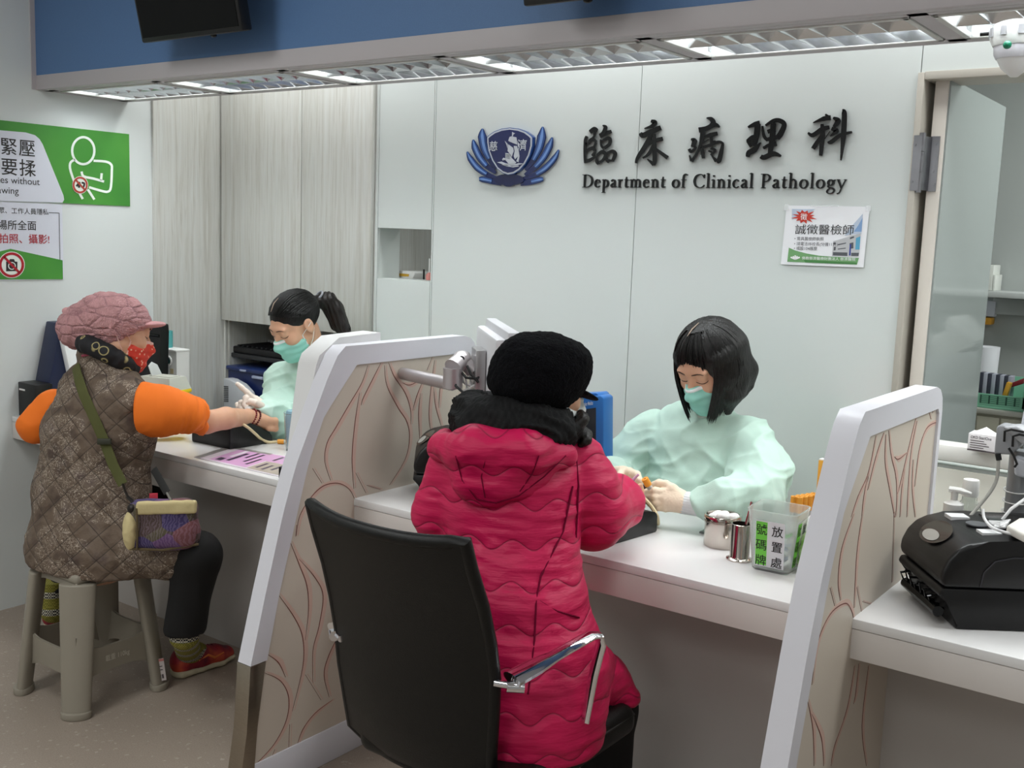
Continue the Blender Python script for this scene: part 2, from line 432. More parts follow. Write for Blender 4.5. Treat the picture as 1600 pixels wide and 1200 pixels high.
def wood():
    g = N('ash_wood_laminate', 0.45); o = g.obj()
    mp = g.n('Mapping'); mp.inputs['Scale'].default_value = (26, 26, 0.9); g.l(o, mp.inputs['Vector'])
    n1 = g.n('TexNoise'); n1.inputs['Scale'].default_value = 1.6; n1.inputs['Detail'].default_value = 8; n1.inputs['Roughness'].default_value = 0.7; n1.inputs['Distortion'].default_value = 1.2
    g.l(mp.outputs['Vector'], n1.inputs['Vector'])
    mp2 = g.n('Mapping'); mp2.inputs['Scale'].default_value = (170, 170, 5); g.l(o, mp2.inputs['Vector'])
    n2 = g.n('TexNoise'); n2.inputs['Scale'].default_value = 1.0; n2.inputs['Detail'].default_value = 4; n2.inputs['Distortion'].default_value = 0.6; g.l(mp2.outputs['Vector'], n2.inputs['Vector'])
    c1 = g.ramp(n1.outputs['Fac'], [(0.3, '#bdbbb2'), (0.48, '#d4d4cf'), (0.66, '#dadcd9')])
    c2 = g.ramp(n2.outputs['Fac'], [(0.34, '#a9a69b'), (0.47, '#d8d8d4'), (0.8, '#e0e1de')])
    return g.color(g.mix(0.3, c1, c2, 'MULTIPLY'))
wood_m = wood()
def floor_mat():
    g = N('beige_terrazzo_vinyl', 0.45); o = g.obj()
    v = g.n('TexVoronoi'); v.inputs['Scale'].default_value = 130; g.l(o, v.inputs['Vector'])
    n = g.n('TexNoise'); n.inputs['Scale'].default_value = 260; n.inputs['Detail'].default_value = 3; g.l(o, n.inputs['Vector'])
    base = g.ramp(n.outputs['Fac'], [(0.3, '#82766b'), (0.5, '#988b7f'), (0.7, '#aa9c8e')])
    sp = g.ramp(v.outputs['Color'], [(0.0, '#85796e'), (0.12, '#9b8e82'), (0.85, '#9b8e82'), (0.9, '#b8aea4'), (1.0, '#c4bab0')])
    return g.color(g.mix(0.55, base, sp))
floor_m = floor_mat()
# ================================================================== setting
def struct(mb, name, mat):
    o = mb.obj(name, mat); o['kind'] = 'structure'; return o
struct(MB().box((XL-0.1, YN-0.1, -0.08), (XR+0.1, 5.3, 0)), 'floor', floor_m)
struct(MB().box((XL-0.1, YN-0.1, ZCEIL), (XR+0.1, YS1+0.02, ZCEIL+0.1)), 'ceiling', ceil_m)
struct(MB().box((XL-0.1, YN-0.1, 0), (XL, YB+0.5, ZCEIL)), 'wall_left', white_wall)
struct(MB().box((XR, YN-0.1, 0), (XR+0.1, YB, ZCEIL)), 'wall_right', paint)
struct(MB().box((XL-0.1, YN-0.1, 0), (XR+0.1, YN, ZCEIL)), 'wall_rear', paint)
# back wall of glass panels with the hatch and the doorway
HX0, HX1, HZ0, HZ1 = -2.921, -2.645, 1.308, 1.503
DX0, DX1, DZ0, DZ1 = -0.897, 1.25, 0.94, 1.972
WT = 0.13
g = 0.0012
b = MB()
def slab(x0, x1, z0, z1): b.box((x0+g, YB, z0+g), (x1-g, YB+0.012, z1-g))
slab(-2.936, HX0, 0.0, 2.4); slab(HX0, HX1, HZ1, 2.4); slab(HX0, HX1, 0.0, HZ0); slab(HX1, -2.637, 0.0, 2.4)
slab(-2.637, -1.773, 0.0, 2.4); slab(-1.773, DX0, 0.0, 2.4); slab(DX0, DX1, DZ1, 2.4); slab(DX1, XR, 0, 2.4)
struct(b, 'wall_back', glass_wall)
b = MB()   # masonry behind the panels, same openings
for (x0, x1, z0, z1) in [(-2.945, HX0, 0, 2.6), (HX0, HX1, HZ1, 2.6), (HX0, HX1, 0, HZ0), (HX1, DX0, 0, 2.6), (DX0, DX1, DZ1, 2.6), (DX1, XR, 0, 2.6), (DX0, DX1, 0, 0.9)]:
    b.box((x0, YB+0.0125, z0), (x1, YB+WT, z1))
struct(b, 'wall_core', M('hatch_white', '#d4dad7', rough=0.6))
# soffit with louvred lamps underneath
b = MB(); b.box((XL, YS0-0.012, ZS+0.052), (XR, YS0, ZCEIL))
o = struct(b, 'wall_soffit', soffit_b)
b = MB(); b.box((XL, YS0-0.014, ZS), (XR, YS0+0.02, ZS+0.052), 0.002)
b.box((XL, YS0-0.004, ZS+0.2), (XR, YS0+0.02, ZCEIL))
b.box((XL, YS1-0.02, ZS), (XR, YS1, ZCEIL)); b.box((XL, YS0+0.02, ZS+0.13), (XR, YS1-0.02, ZS+0.15))
for i in range(len(LX)+1):
    x0 = XL if i == 0 else LX[i-1]+0.575; x1 = LX[i]-0.015 if i < len(LX) else XR
    b.box((x0, YS0+0.02, ZS), (x1, YS1-0.02, ZS+0.02))
b.box((XL, YS0+0.02, ZS), (XR, YS0+0.045, ZS+0.02)); b.box((XL, YS1-0.05, ZS), (XR, YS1-0.02, ZS+0.02))
struct(b, 'trim_1', soffit_w)
b = MB(); b.box((XL-0.02, YS0-0.03, ZS), (XL+0.004, YS0-0.012, ZCEIL)); struct(b, 'trim_2', soffit_w)
# ceiling above the nurses
struct(MB().box((XL-0.1, YS1, 2.4), (XR+0.1, YB+0.02, 2.5)), 'ceiling_back', ceil_m)
# wooden panel along the left wall behind the counter
struct(MB().box((XL, 2.738, 0), (XL+0.012, YB+0.35, 2.4)), 'trim_3', wood_m)
# door frame (jamb) and the lab
b = MB()
b.box((DX0-0.004, YB-0.012, 0.955), (DX0+0.014, YB+WT+0.01, DZ1+0.004), 0.002)
b.box((DX0+0.014, YB-0.012, DZ1-0.016), (DX1, YB+WT+0.01, DZ1+0.006), 0.002)
struct(b, 'trim_4', M('frame_grey_beige', '#b9b4aa', rough=0.5))
struct(MB().box((XL, 4.9, 0), (XR, 5.0, 2.7)), 'wall_lab', lab_wall)
struct(MB().box((XL, YB+WT, 2.62), (XR, 5.0, 2.7)), 'ceiling_lab', ceil_m)
struct(MB().box((1.45, YB+WT, 0), (1.55, 4.9, 2.62)), 'wall_lab_right', lab_wall)
struct(MB().box((-3.3, YB+WT, 0), (-3.2, 4.9, 2.62)), 'wall_lab_left', lab_wall)
struct(MB().box((-2.62, 3.6, 0), (-2.45, 4.9, 2.62)), 'wall_lab_middle', M('lab_wall_dark', '#8e9391', rough=0.7))
b = MB(); b.box((-2.97, 3.5, 1.0), (-2.82, 3.56, 2.2)); struct(b, 'trim_5', M('bluish_panel', '#aeb2b9', rough=0.5))
struct(MB().box((-3.2, YB+WT, 1.26), (-2.45, 3.5, 1.3)), 'trim_6', M('hatch_ledge', '#b4b5b1', rough=0.5))
# the open door leaf: beige edge, tinted face
def door():
    x0, x1 = -0.864, -0.826
    d = MB(); d.box((x0, 3.12, 0.3), (x1-0.002, 3.79, 1.961), 0.002); dl = d.obj('door_1', beige_m, None, (x0, 3.12, 0.3)); dl['kind'] = 'structure'
    d = MB(); d.box((x1-0.002, 3.126, 0.3), (x1+0.003, 3.795, 1.961)); d.obj('door_face', M('tinted_door_face', '#8f9795', rough=0.09, spec=0.6), dl)
    h = MB(); zc = P(1441, 255, y=3.085)[2]
    h.box((-0.897, 3.076, zc-0.075), (-0.874, 3.079, zc+0.075)); h.box((x0+0.002, 3.116, zc-0.075), (x1-0.012, 3.1205, zc+0.075))
    h.cyl((-0.876, 3.085, zc-0.08), (-0.876, 3.085, zc-0.026), 0.0085); h.cyl((-0.876, 3.085, zc-0.024), (-0.876, 3.085, zc+0.03), 0.0085); h.cyl((-0.876, 3.085, zc+0.032), (-0.876, 3.085, zc+0.082), 0.0085)
    h.prism([(-0.876, 3.085, zc-0.073), (x0+0.006, 3.117, zc-0.073), (x0+0.006, 3.121, zc-0.073), (-0.876, 3.089, zc-0.073)], (0, 0, 0.146))
    for z_, x_ in ((0.055, -0.848), (0.02, -0.842), (-0.02, -0.85), (-0.055, -0.844), (0.05, -0.893), (-0.05, -0.893)):
        y_ = 3.114 if x_ > -0.86 else 3.075
        h.cyl((x_, y_, zc+z_), (x_, y_-0.0015, zc+z_), 0.004, seg=10)
    h.obj('door_hinge', M('hinge_metal', '#8f8f93', rough=0.35, metal=1.0), dl)
door()
# white ledge under the lab opening, running along the wall
b = MB(); b.box((DX0+0.05, YB-0.02, 0.915), (DX1+0.4, YB+0.05, 0.965), 0.012); struct(b, 'trim_7', M('ledge_white', '#e6e4e0', rough=0.4))
b = MB(); b.box((DX0+0.05, YB-0.008, 0.1), (DX1+0.4, YB-0.001, 0.895), 0.003); struct(b, 'trim_8', M('ledge_panel', '#d9d6cc', rough=0.5))
# ================================================================== counter and partitions
def counter():
    t = thing('counter', (-1.6, YC, 0), 'long white glossy reception counter running through both partitions', 'counter')
    b = MB(); b.box((XL+0.002, YC, ZC-0.022), (1.4, YK, ZC), 0.004); b.obj('worktop', lam, t)
    b = MB(); b.box((XL+0.002, YC+0.002, ZA), (1.4, YC+0.03, ZC-0.0225), 0.002); b.box((XL+0.002, YC+0.03, ZA), (1.4, YC+0.31, ZA+0.012)); b.obj('apron', apron_m, t)
    b = MB(); b.box((XL+0.002, 2.395, 0), (1.4, 2.43, ZC-0.0225)); b.obj('front_panel', under_m, t)
counter()
vein = M('engraved_line', '#7a4036', rough=0.6)
blush = M('vein_blush', '#d3b4a6', rough=0.5)
infill_m = M('patterned_infill', '#cec3b5', rough=0.4)
L_LINES = ((440, 500, 1200/340), '475,250 440,350 370,470 300,590 250,680 238,780 270,885|548,235 500,330 450,430 438,470|430,400 405,560 388,760 398,930|567,250 580,360 640,480 690,560 705,650 680,770 595,910|590,235 620,310 680,400 710,490 712,575|830,205 800,280|665,345 710,358 785,318|785,318 745,420 722,500|765,405 755,520 762,665|843,222 825,360 812,520 825,632|838,375 850,480 885,600|905,290 875,370 866,485|170,818 222,900|408,843 465,955|470,912 545,935|80,1190 100,1080 160,980 230,915 310,900 370,930 402,985')
L_LINES2 = ((340, 820, 1200/380), '390,0 385,58|358,85 400,190 440,300 448,420 432,570|400,168 480,260 520,350 500,500 470,620 470,780|298,342 380,460 420,560 420,700 368,920|245,638 300,680 335,752|230,730 310,770 350,850 340,960 280,1080 185,1185|433,740 510,865|610,520 550,640 525,740 550,850|567,863 480,930 420,1010 388,1100|355,985 350,1120|282,1108 260,1165')
R_LINES = ((1280, 590, 1200/220), '480,495 420,800 330,1010 270,1190|548,470 480,680 410,960|410,830 375,1040 360,1190|565,485 560,720 600,960 640,1190|590,450 610,650 650,830 660,1000 650,1190|640,675 675,695 745,640|820,350 760,600 690,900 665,990|830,370 780,640 755,960 745,1190|725,780 700,960 685,1190|798,700 790,940 815,1190|1015,400 985,385 910,440 850,620 810,930|935,295 950,355|965,285 965,305')
R_LINES2 = ((1190, 800, 3.0), '430,10 375,170 358,320 368,415|470,10 445,200 432,450|320,355 342,440|445,350 467,467|472,420 510,432|620,0 610,330|235,810 260,620 320,480 390,428 420,460 432,510|215,885 240,1020 245,1190|235,948 280,1060 290,1190|435,720 400,920 340,1100 325,1190|455,710 440,850 430,900|500,720 470,1000 490,1190')
def partition(xf, lines, label, wedge):
    tk = 0.05
    t = thing('partition', (xf-tk/2, 2.1, 0), label, 'partition', 'curved counter partitions')
    # curved front profile, from floor to top (y, z)
    front = [(1.690, 0.0), (1.722, 0.2), (1.735, 0.375), (1.782, 0.55), (1.842, 0.76), (1.885, 0.88), (1.945, 1.0), (1.995, 1.1), (2.035, 1.165), (2.06, 1.182)]
    rear = [(2.575, 1.182), (2.61, 1.172), (2.63, 1.15), (2.637, 1.12), (2.637, 0.0)]
    i0 = 2
    def shrink(y, z):  # inner border of the frame
        return y, z
    out = front[i0:]+rear
    inn_front = [(1.79, 0.375), (1.832, 0.55), (1.894, 0.76), (1.93, 0.88), (1.985, 1.0), (2.105, 1.128)]
    inn_rear = [(2.6, 1.128), (2.612, 1.115), (2.612, 0.375)]
    inn = inn_front+inn_rear
    # frame: resample both outlines and bridge them
    def resample(pl, n):
        pl = np.array(pl); s_ = np.r_[0, np.cumsum(np.linalg.norm(np.diff(pl, axis=0), axis=1))]
        q = np.linspace(0, s_[-1], n); return np.stack([np.interp(q, s_, pl[:, 0]), np.interp(q, s_, pl[:, 1])], 1)
    segs = [(front[i0:], inn_front, 24), (rear[:1]+rear[1:4], inn_rear[:2], 8), (rear[3:], inn_rear[1:], 8)]
    b = MB(); O_ = np.concatenate([resample(front[i0:], 24), resample(rear[:4], 7), resample(rear[3:], 8)[1:]]); I_ = np.concatenate([resample(inn_front, 24), resample(inn_rear[:2], 7), resample(inn_rear[1:], 8)[1:]])
    O_[-1, 1] = I_[-1, 1] = 0.375
    vs = []; n = len(O_)
    for xx in (xf, xf-tk):
        vs += [(xx, y, z) for y, z in O_]+[(xx, y, z) for y, z in I_]
    fs = []
    for i in range(n-1):
        fs += [(i, n+i, n+i+1, i+1), (2*n+i, 2*n+i+1, 3*n+i+1, 3*n+i), (i, i+1, 2*n+i+1, 2*n+i), (n+i, 3*n+i, 3*n+i+1, n+i+1)]
    fs += [(0, 2*n, 3*n, n), (n-1, 2*n-1, 4*n-1, 3*n-1)]
    b._add(vs, fs); b.obj('frame', lam_frame, t)
    b = MB(); b.prism([(xf-0.006, y, z) for y, z in [(1.716, 0.095)]+[(1.775, 0.375)]+[(y-0.006, z) for y, z in inn_front]+[(y+0.006, z) for y, z in inn_rear[:2]]+[(2.618, 0.095)]], (-tk+0.012, 0, 0)); b.obj('infill', infill_m, t)
    b = MB()
    b.prism([(xf+0.001, 1.688, 0), (xf+0.001, 1.74, 0), (xf+0.001, 1.757, 0.2), (xf+0.001, 1.786, 0.374), (xf+0.001, 1.733, 0.374), (xf+0.001, 1.722, 0.2)], (-tk-0.002, 0, 0), 0.0015); b.obj('steel_kick', steel_m, t)
    b = MB(); b.box((xf-0.046, 1.738, 0), (xf-0.002, 2.637, 0.1), 0.002); b.obj('skirting', lam_frame, t)
    db = MB(); ln = MB()
    for (ox, oy, sc), data in lines:
        for st in data.split('|'):
            pts = [tuple(float(c) for c in p.split(',')) for p in st.split()]
            q = [P(ox+x/sc, oy+y/sc, x=xf-0.006) for x, y in pts]; q2 = [(p[1], p[2]) for p in q]
            ribbon(ln, q2, [0.0008, 0.0022, 0.0026, 0.002, 0.0008], 0.0007, lambda u, v, h: (xf-0.006+h, u, v))
            ribbon(db, [(u+0.008, v) for u, v in q2], [0.002, 0.012, 0.016, 0.012, 0.002], 0.0004, lambda u, v, h: (xf-0.006+h, u, v))
    db.obj('line_blush', blush, t); ln.obj('engraved_lines', vein, t)
    if wedge:   # duct box on the far side, above the counter
        b = MB(); x1 = xf-tk; x0 = xf-0.118
        prof = [(1.883, 0.752), (1.955, 0.95), (2.0, 1.13), (2.012, 1.155), (2.085, 1.2), (2.25, 1.205), (2.25, 0.752)]
        w_ = [0.0, 0.75, 1, 1, 1, 1, 1]
        A = [(x1, y, z) for y, z in prof]; Bv = [(x1-(x1-x0)*q-0.002, y, z) for (y, z), q in zip(prof, w_)]
        n = len(prof); b._add(A+Bv, [tuple(range(n)), tuple(range(2*n-1, n-1, -1))]+[(i, (i+1) % n, n+(i+1) % n, n+i)[::-1] for i in range(n)])
        bmesh.ops.recalc_face_normals(b.bm, faces=b.bm.faces)
        b.obj('duct_box', M('duct_white', '#dcdbdb', rough=0.4), t)
partition(PX1, [L_LINES, L_LINES2], 'white framed curved partition with steel foot, between the two seated patients', True)
partition(PX2, [R_LINES, R_LINES2], 'white framed curved partition at the right, beside the big black label printer', False)
# ================================================================== wall cabinet over the left station
def cabinet():
    x0, x1 = XL+0.013, -2.938; zt = 2.2; zd = 1.075; y0 = YB
    t = thing('wall_cabinet', ((x0+x1)/2, y0+0.2, 0.2), 'pale wood wall cabinet with two doors above an open niche', 'cabinet')
    b = MB()
    b.box((x0, y0+0.02, 0.2), (x0+0.018, y0+0.38, zt)); b.box((x1-0.03, y0+0.004, 0.2), (x1, y0+0.38, zt))
    b.box((x0, y0+0.36, 0.2), (x1, y0+0.38, zt)); b.box((x0, y0+0.02, zd+0.005), (x1-0.03, y0+0.36, zd+0.025)); b.box((x0, y0+0.02, 0.62), (x1-0.03, y0+0.36, 0.64))
    b.box((x0, y0+0.02, zt-0.02), (x1, y0+0.38, zt)); b.box((x0, y0+0.004, 0.2), (x0+0.012, y0+0.03, zd)); b.obj('carcass', wood_m, t)
    xm = -3.336
    for a, c, hx in ((x0+0.012, xm-0.002, xm-0.04), (xm+0.002, x1-0.004, xm+0.035)):
        d = MB().box((a, y0-0.018, zd), (c, y0+0.003, zt-0.004), 0.0015).obj('door', wood_m, t)
        h = MB().tube([(hx, y0-0.018, 1.2), (hx, y0-0.04, 1.2), (hx, y0-0.046, 1.192), (hx, y0-0.046, 1.098), (hx, y0-0.04, 1.09), (hx, y0-0.018, 1.09)], 0.0065, 8, flat=(1.4, 0.7))
        h.obj('handle', M('satin_nickel', '#b3b3b5', rough=0.3, metal=1.0), d)
cabinet()
# ================================================================== louvred lamps
louv_m = M('louvre_aluminium', '#dfe2e6', rough=0.18, metal=1.0)
tube_m = M('lamp_tube', '#ffffff', emit='#f6fffd', es=5.0)
ORD = ['at the left wall', 'second from the left wall', 'third from the left wall', 'above the department sign', 'fifth from the left wall', 'at the far right of the photo, beside the smoke detector', '']
def louvre(i):
    x0, x1 = LX[i]-0.012, LX[i]+0.572; y0, y1 = YS0+0.047, YS1-0.052; z0 = ZS-0.003
    t = thing('louvre_light', ((x0+x1)/2, (y0+y1)/2, z0), 'recessed louvred soffit lamp '+ORD[i], 'ceiling light', 'louvred lamps under the soffit')
    b = MB()
    for (a, c) in (((x0, y0, z0), (x1, y0+0.014, z0+0.012)), ((x0, y1-0.014, z0), (x1, y1, z0+0.012)), ((x0, y0, z0), (x0+0.014, y1, z0+0.012)), ((x1-0.014, y0, z0), (x1, y1, z0+0.012))): b.box(a, c, 0.002)
    b.obj('frame', M('lamp_frame', '#c9c9c6', rough=0.4), t)
    b = MB(); zt = ZS+0.07
    for (a, c) in (((x0, y0, z0+0.012), (x1, y0+0.002, zt)), ((x0, y1-0.002, z0+0.012), (x1, y1, zt)), ((x0, y0, z0+0.012), (x0+0.002, y1, zt)), ((x1-0.002, y0, z0+0.012), (x1, y1, zt)), ((x0, y0, zt), (x1, y1, zt+0.002))): b.box(a, c)
    b.obj('housing', M('lamp_housing', '#d8dadb', rough=0.5), t)
    b = MB(); ym = (y0+y1)/2; zl = z0+0.003
    def blade(p0, p1, hw):   # V-shaped louvre blade, wide at the bottom
        p0 = np.array(p0); p1 = np.array(p1); s_ = unit(np.cross(p1-p0, (0, 0, 1)))
        for sg in (-1, 1):
            q = [p0+sg*s_*0.0015, p1+sg*s_*0.0015, p1+sg*s_*hw*1.6+np.array((0, 0, 0.042)), p0+sg*s_*hw*1.6+np.array((0, 0, 0.042))]; b.poly(q if sg > 0 else q[::-1])
        b.poly([p0-s_*0.0015, p0+s_*0.0015, p1+s_*0.0015, p1-s_*0.0015])
    nb = 8
    for r, (ya, yb) in enumerate(((y0+0.014, ym), (ym, y1-0.014))):
        for k in range(1, nb): xx = x0+0.014+(x1-x0-0.028)*k/nb; blade((xx, ya, zl), (xx, yb, zl), 0.008)
    blade((x0+0.014, ym, zl), (x1-0.014, ym, zl), 0.01)
    for yy, sg in ((y0+0.014, 1), (y1-0.014, -1)): b.poly([(x0+0.014, yy, zl), (x1-0.014, yy, zl), (x1-0.014, yy+sg*0.001, zl+0.05), (x0+0.014, yy+sg*0.001, zl+0.05)])
    b.obj('louvre', louv_m, t)
    for yy in (y0+0.075, y1-0.075): MB().cyl((x0+0.02, yy, ZS+0.056), (x1-0.02, yy, ZS+0.056), 0.008, seg=12).obj('lamp_tube', tube_m, t)
for i in range(6): louvre(i)
# ================================================================== lettering on the back wall
sign_black = M('gloss_black_acrylic', '#0a0a0c', rough=0.12)
def wpt(off=0.0):
    return lambda px, py, h: P(px, py, y=YB-off-h)
def back3(ox, oy, sc, off=0.0):
    return lambda x, y, h: P(ox+x/sc, oy+y/sc, y=YB-off-h)
CHARS = [
 ('臨', 'first', (900, 180, 15.0), '250,490 215,600 205,900 210,1120;50 60 55 40|320,395 430,335 505,365;70 110 60|440,400 420,500 320,600;60 45 45|300,615 380,565 480,620;45 75 40|470,630 410,760;50 40|220,680 330,650;60 40|220,850 390,770 455,850;50 80 60|450,860 370,950;55 40|205,1090 330,1050 465,960;60 70 45|620,235 690,285 640,410 555,470;12 85 75 60|555,490 700,425 835,375;80 90 60|570,570 590,700 640,775;25 50 50|600,610 745,540 800,580 780,680 660,770;30 75 75 70 60|640,800 600,860;20 15|480,960 480,1090 520,1155;40 50 35|490,935 610,860 690,920 640,1040 530,1120;45 80 70 60 50|700,925 725,1060 765,1115;40 50 30|710,900 850,845 920,900 890,1000 860,1060;50 70 80 70 60|740,1060 900,1068;45 35'),
 ('床', 'second', (900, 160, 1600/220), '850,210 895,228 865,270 775,296;25 50 40 6|732,345 760,375 860,330 965,285;30 52 52 45|855,350 795,480 705,620 680,690;30 45 35 22|790,480 880,440 988,410;42 40 36|890,360 890,500 895,650 885,715;30 42 45 25|810,645 885,705;12 40|880,480 820,590 755,632;26 30 14|880,510 960,570 1042,630;25 32 38'),
 ('病', 'middle', (1060, 160, 12.0), '525,292 610,312 655,380 600,450;14 70 85 70|380,520 520,490 680,420 778,462;85 75 80 22|455,520 440,680 380,880 250,1110;75 72 40 50|205,990 240,1095;18 45|235,690 300,720 265,840;25 85 60|200,870 240,925 340,830;50 45 30|485,640 600,615 735,580;25 75 60|610,620 620,740 600,840;50 50 40|455,765 570,690;22 18|460,845 600,795 760,740 845,780;45 50 45 40|835,775 805,920 765,1080 720,1125;40 70 80 40|615,990 710,1100;16 60|440,840 455,960 470,1050;45 65 45|600,860 690,900 600,985;35 45 20|560,905 625,935;28 28|640,740 700,730;40 30'),
 ('理', 'fourth', (1140, 160, 1600/210), '218,295 300,262 360,250;18 50 60|335,255 320,400 285,520;62 60 50|208,465 270,420 345,400;35 50 40|213,455 255,530;32 30|215,650 230,600 300,560 372,475;35 55 60 8|390,280 410,400 455,450;20 34 34|425,275 520,220 590,215 650,262 610,370 565,425;20 40 45 50 60 55|450,350 545,320;40 48|520,250 510,420 495,520 480,610;55 60 55 45|430,445 575,410;35 45|400,548 460,512 560,488;25 35 50|405,520 410,550;14 18|370,640 410,655 520,612 615,640;40 50 55 18'),
 ('科', 'last', (1140, 160, 1600/210), '992,242 1120,195 1205,182;6 48 50|1140,140 1180,180;16 40|932,360 990,390 1100,320 1188,295;16 45 48 36|1100,255 1105,400 1085,635;30 55 36|1095,400 1040,480 992,552;36 45 44|1110,470 1195,340;10 8|1232,182 1290,220 1240,295;20 62 30|1212,310 1270,342 1195,402;35 58 8|1165,472 1210,470 1320,390 1458,352;16 45 40 20|1340,105 1366,135 1355,400 1325,690;36 52 55 14')]
for ch, nth, (ox, oy, sc), data in CHARS:
    mb = MB(); to = back3(ox, oy, sc)
    pts = []
    for j, st in enumerate(data.split('|')):
        c, w_ = st.split(';'); q = [tuple(float(v) for v in p.split(',')) for p in c.split()]; pts += q
        ribbon(mb, q, [float(v)*1.2 for v in w_.split()], 0.011+0.0002*(j % 5), to)
    c = np.mean([to(x, y, 0) for x, y in pts], 0)
    tag(mb.obj('sign_character', sign_black, None, c, merge=False), f'raised black brush-written character {ch}, {nth} of the five on the back wall', 'sign character', 'brush characters of the department sign')
# ---- English line in a serif face drawn from pen strokes (cap height 1)
ST, HR = 0.118, 0.05
def sf(x, y, w=0.13): return ([(x-w, y), (x+w, y)], [0.05, 0.05])
def arch(x0, x1, h=0.62): return ([(x0, h*0.72), (x0+0.1, h*0.93), ((x0+x1)/2+0.05, h*0.97), (x1, h*0.72), (x1, 0.0)], [0.05, 0.08, 0.1, ST, ST])
def ring(cx, cy, rx, ry): return ([(cx+rx*math.sin(a), cy+ry*math.cos(a)) for a in np.linspace(0, 2*math.pi, 17)], [0.05+0.085*abs(math.sin(a)) for a in np.linspace(0, 2*math.pi, 17)])
flag = lambda h: ([(0.02, h-0.05), (0.14, h)], [0.04, 0.07])
GL = {
 'D': (0.92, [([(.17, 0), (.17, 1)], ST), ([(.1, .975), (.45, .97), (.72, .8), (.81, .5), (.72, .2), (.45, .03), (.1, .025)], [.05, .06, .11, .15, .11, .06, .05]), sf(.14, .02), sf(.12, .98)]),
 'e': (0.56, [([(.47, .37), (.41, .55), (.27, .61), (.12, .5), (.08, .3), (.14, .1), (.3, .02), (.48, .12)], [.05, .09, .05, .1, .135, .12, .08, .04]), ([(.1, .365), (.49, .38)], [.05, .05])]),
 'p': (0.62, [([(.16, -.4), (.16, .6)], ST), ([(.16, .5), (.3, .59), (.46, .52), (.52, .3), (.46, .1), (.32, .03), (.16, .08)], [.05, .07, .11, .135, .11, .06, .05]), sf(.16, -.39), flag(.6)]),
 'a': (0.53, [([(.1, .47), (.16, .57), (.26, .6), (.36, .54), (.38, .4), (.38, .12), (.43, .03), (.53, .07)], [.1, .08, .06, .1, ST, .12, .08, .04]), ([(.38, .36), (.2, .29), (.1, .16), (.17, .03), (.28, .05), (.38, .14)], [.05, .07, .12, .09, .06, .05])]),
 'r': (0.44, [([(.16, 0), (.16, .6)], ST), sf(.17, .02), flag(.6), ([(.16, .42), (.24, .57), (.38, .57)], [.05, .08, .12])]),
 't': (0.4, [([(.2, .82), (.18, .55), (.18, .14), (.24, .03), (.4, .08)], [.03, .11, .135, .1, .04]), ([(.04, .585), (.38, .585)], [.05, .05])]),
 'm': (0.98, [([(.16, 0), (.16, .6)], ST), arch(.16, .49), arch(.49, .82), sf(.16, .02, .11), sf(.49, .02, .11), sf(.82, .02, .11), flag(.6)]),
 'n': (0.66, [([(.16, 0), (.16, .6)], ST), arch(.16, .5), sf(.16, .02, .12), sf(.5, .02, .12), flag(.6)]),
 'o': (0.62, [ring(.31, .305, .23, .29)]),
 'f': (0.4, [([(.17, 0), (.17, .72), (.23, .95), (.37, 1.0), (.46, .93)], [ST, ST, .09, .07, .1]), ([(.03, .585), (.38, .585)], [.05, .05]), sf(.18, .02)]),
 'C': (0.9, [([(.82, .76), (.7, .93), (.52, .98), (.24, .85), (.12, .5), (.24, .15), (.52, .02), (.72, .06), (.85, .22)], [.08, .06, .06, .12, .15, .12, .06, .06, .04]), ([(.82, .7), (.83, .98)], [.03, .05])]),
 'l': (0.32, [([(.16, 0), (.16, 1.05)], ST), sf(.16, .02), flag(1.05)]),
 'i': (0.32, [([(.16, 0), (.16, .6)], ST), sf(.16, .02), flag(.6), ([(.11, .86), (.21, .86)], [.12, .12])]),
 'c': (0.5, [([(.43, .47), (.36, .58), (.27, .6), (.13, .5), (.08, .3), (.14, .1), (.29, .02), (.46, .12)], [.1, .07, .05, .1, .135, .1, .07, .04])]),
 'P': (0.7, [([(.17, 0), (.17, 1)], ST), ([(.1, .975), (.42, .96), (.58, .83), (.58, .65), (.44, .49), (.2, .46)], [.05, .06, .13, .13, .06, .05]), sf(.18, .02), sf(.12, .98)]),
 'h': (0.66, [([(.16, 0), (.16, 1.05)], ST), arch(.16, .5), sf(.16, .02, .12), sf(.5, .02, .12), flag(1.05)]),
 'g': (0.58, [ring(.26, .4, .16, .19), ([(.38, .53), (.56, .57)], [.05, .08]), ([(.16, .26), (.1, .14), (.2, .06), (.42, .01), (.52, -.13), (.42, -.3), (.22, -.35), (.07, -.25), (.1, -.1), (.22, .02)], [.05, .07, .09, .12, .1, .07, .05, .08, .07, .04])]),
 'y': (0.58, [([(.08, .58), (.31, .03)], [.13, .11]), ([(.53, .58), (.31, .03), (.19, -.28), (.05, -.35)], [.05, .06, .06, .1]), sf(.08, .585, .1), sf(.52, .585, .08)])}
NTH = ['first', 'second', 'third', 'fourth', 'fifth', 'sixth', 'seventh', 'eighth', 'ninth', 'tenth']
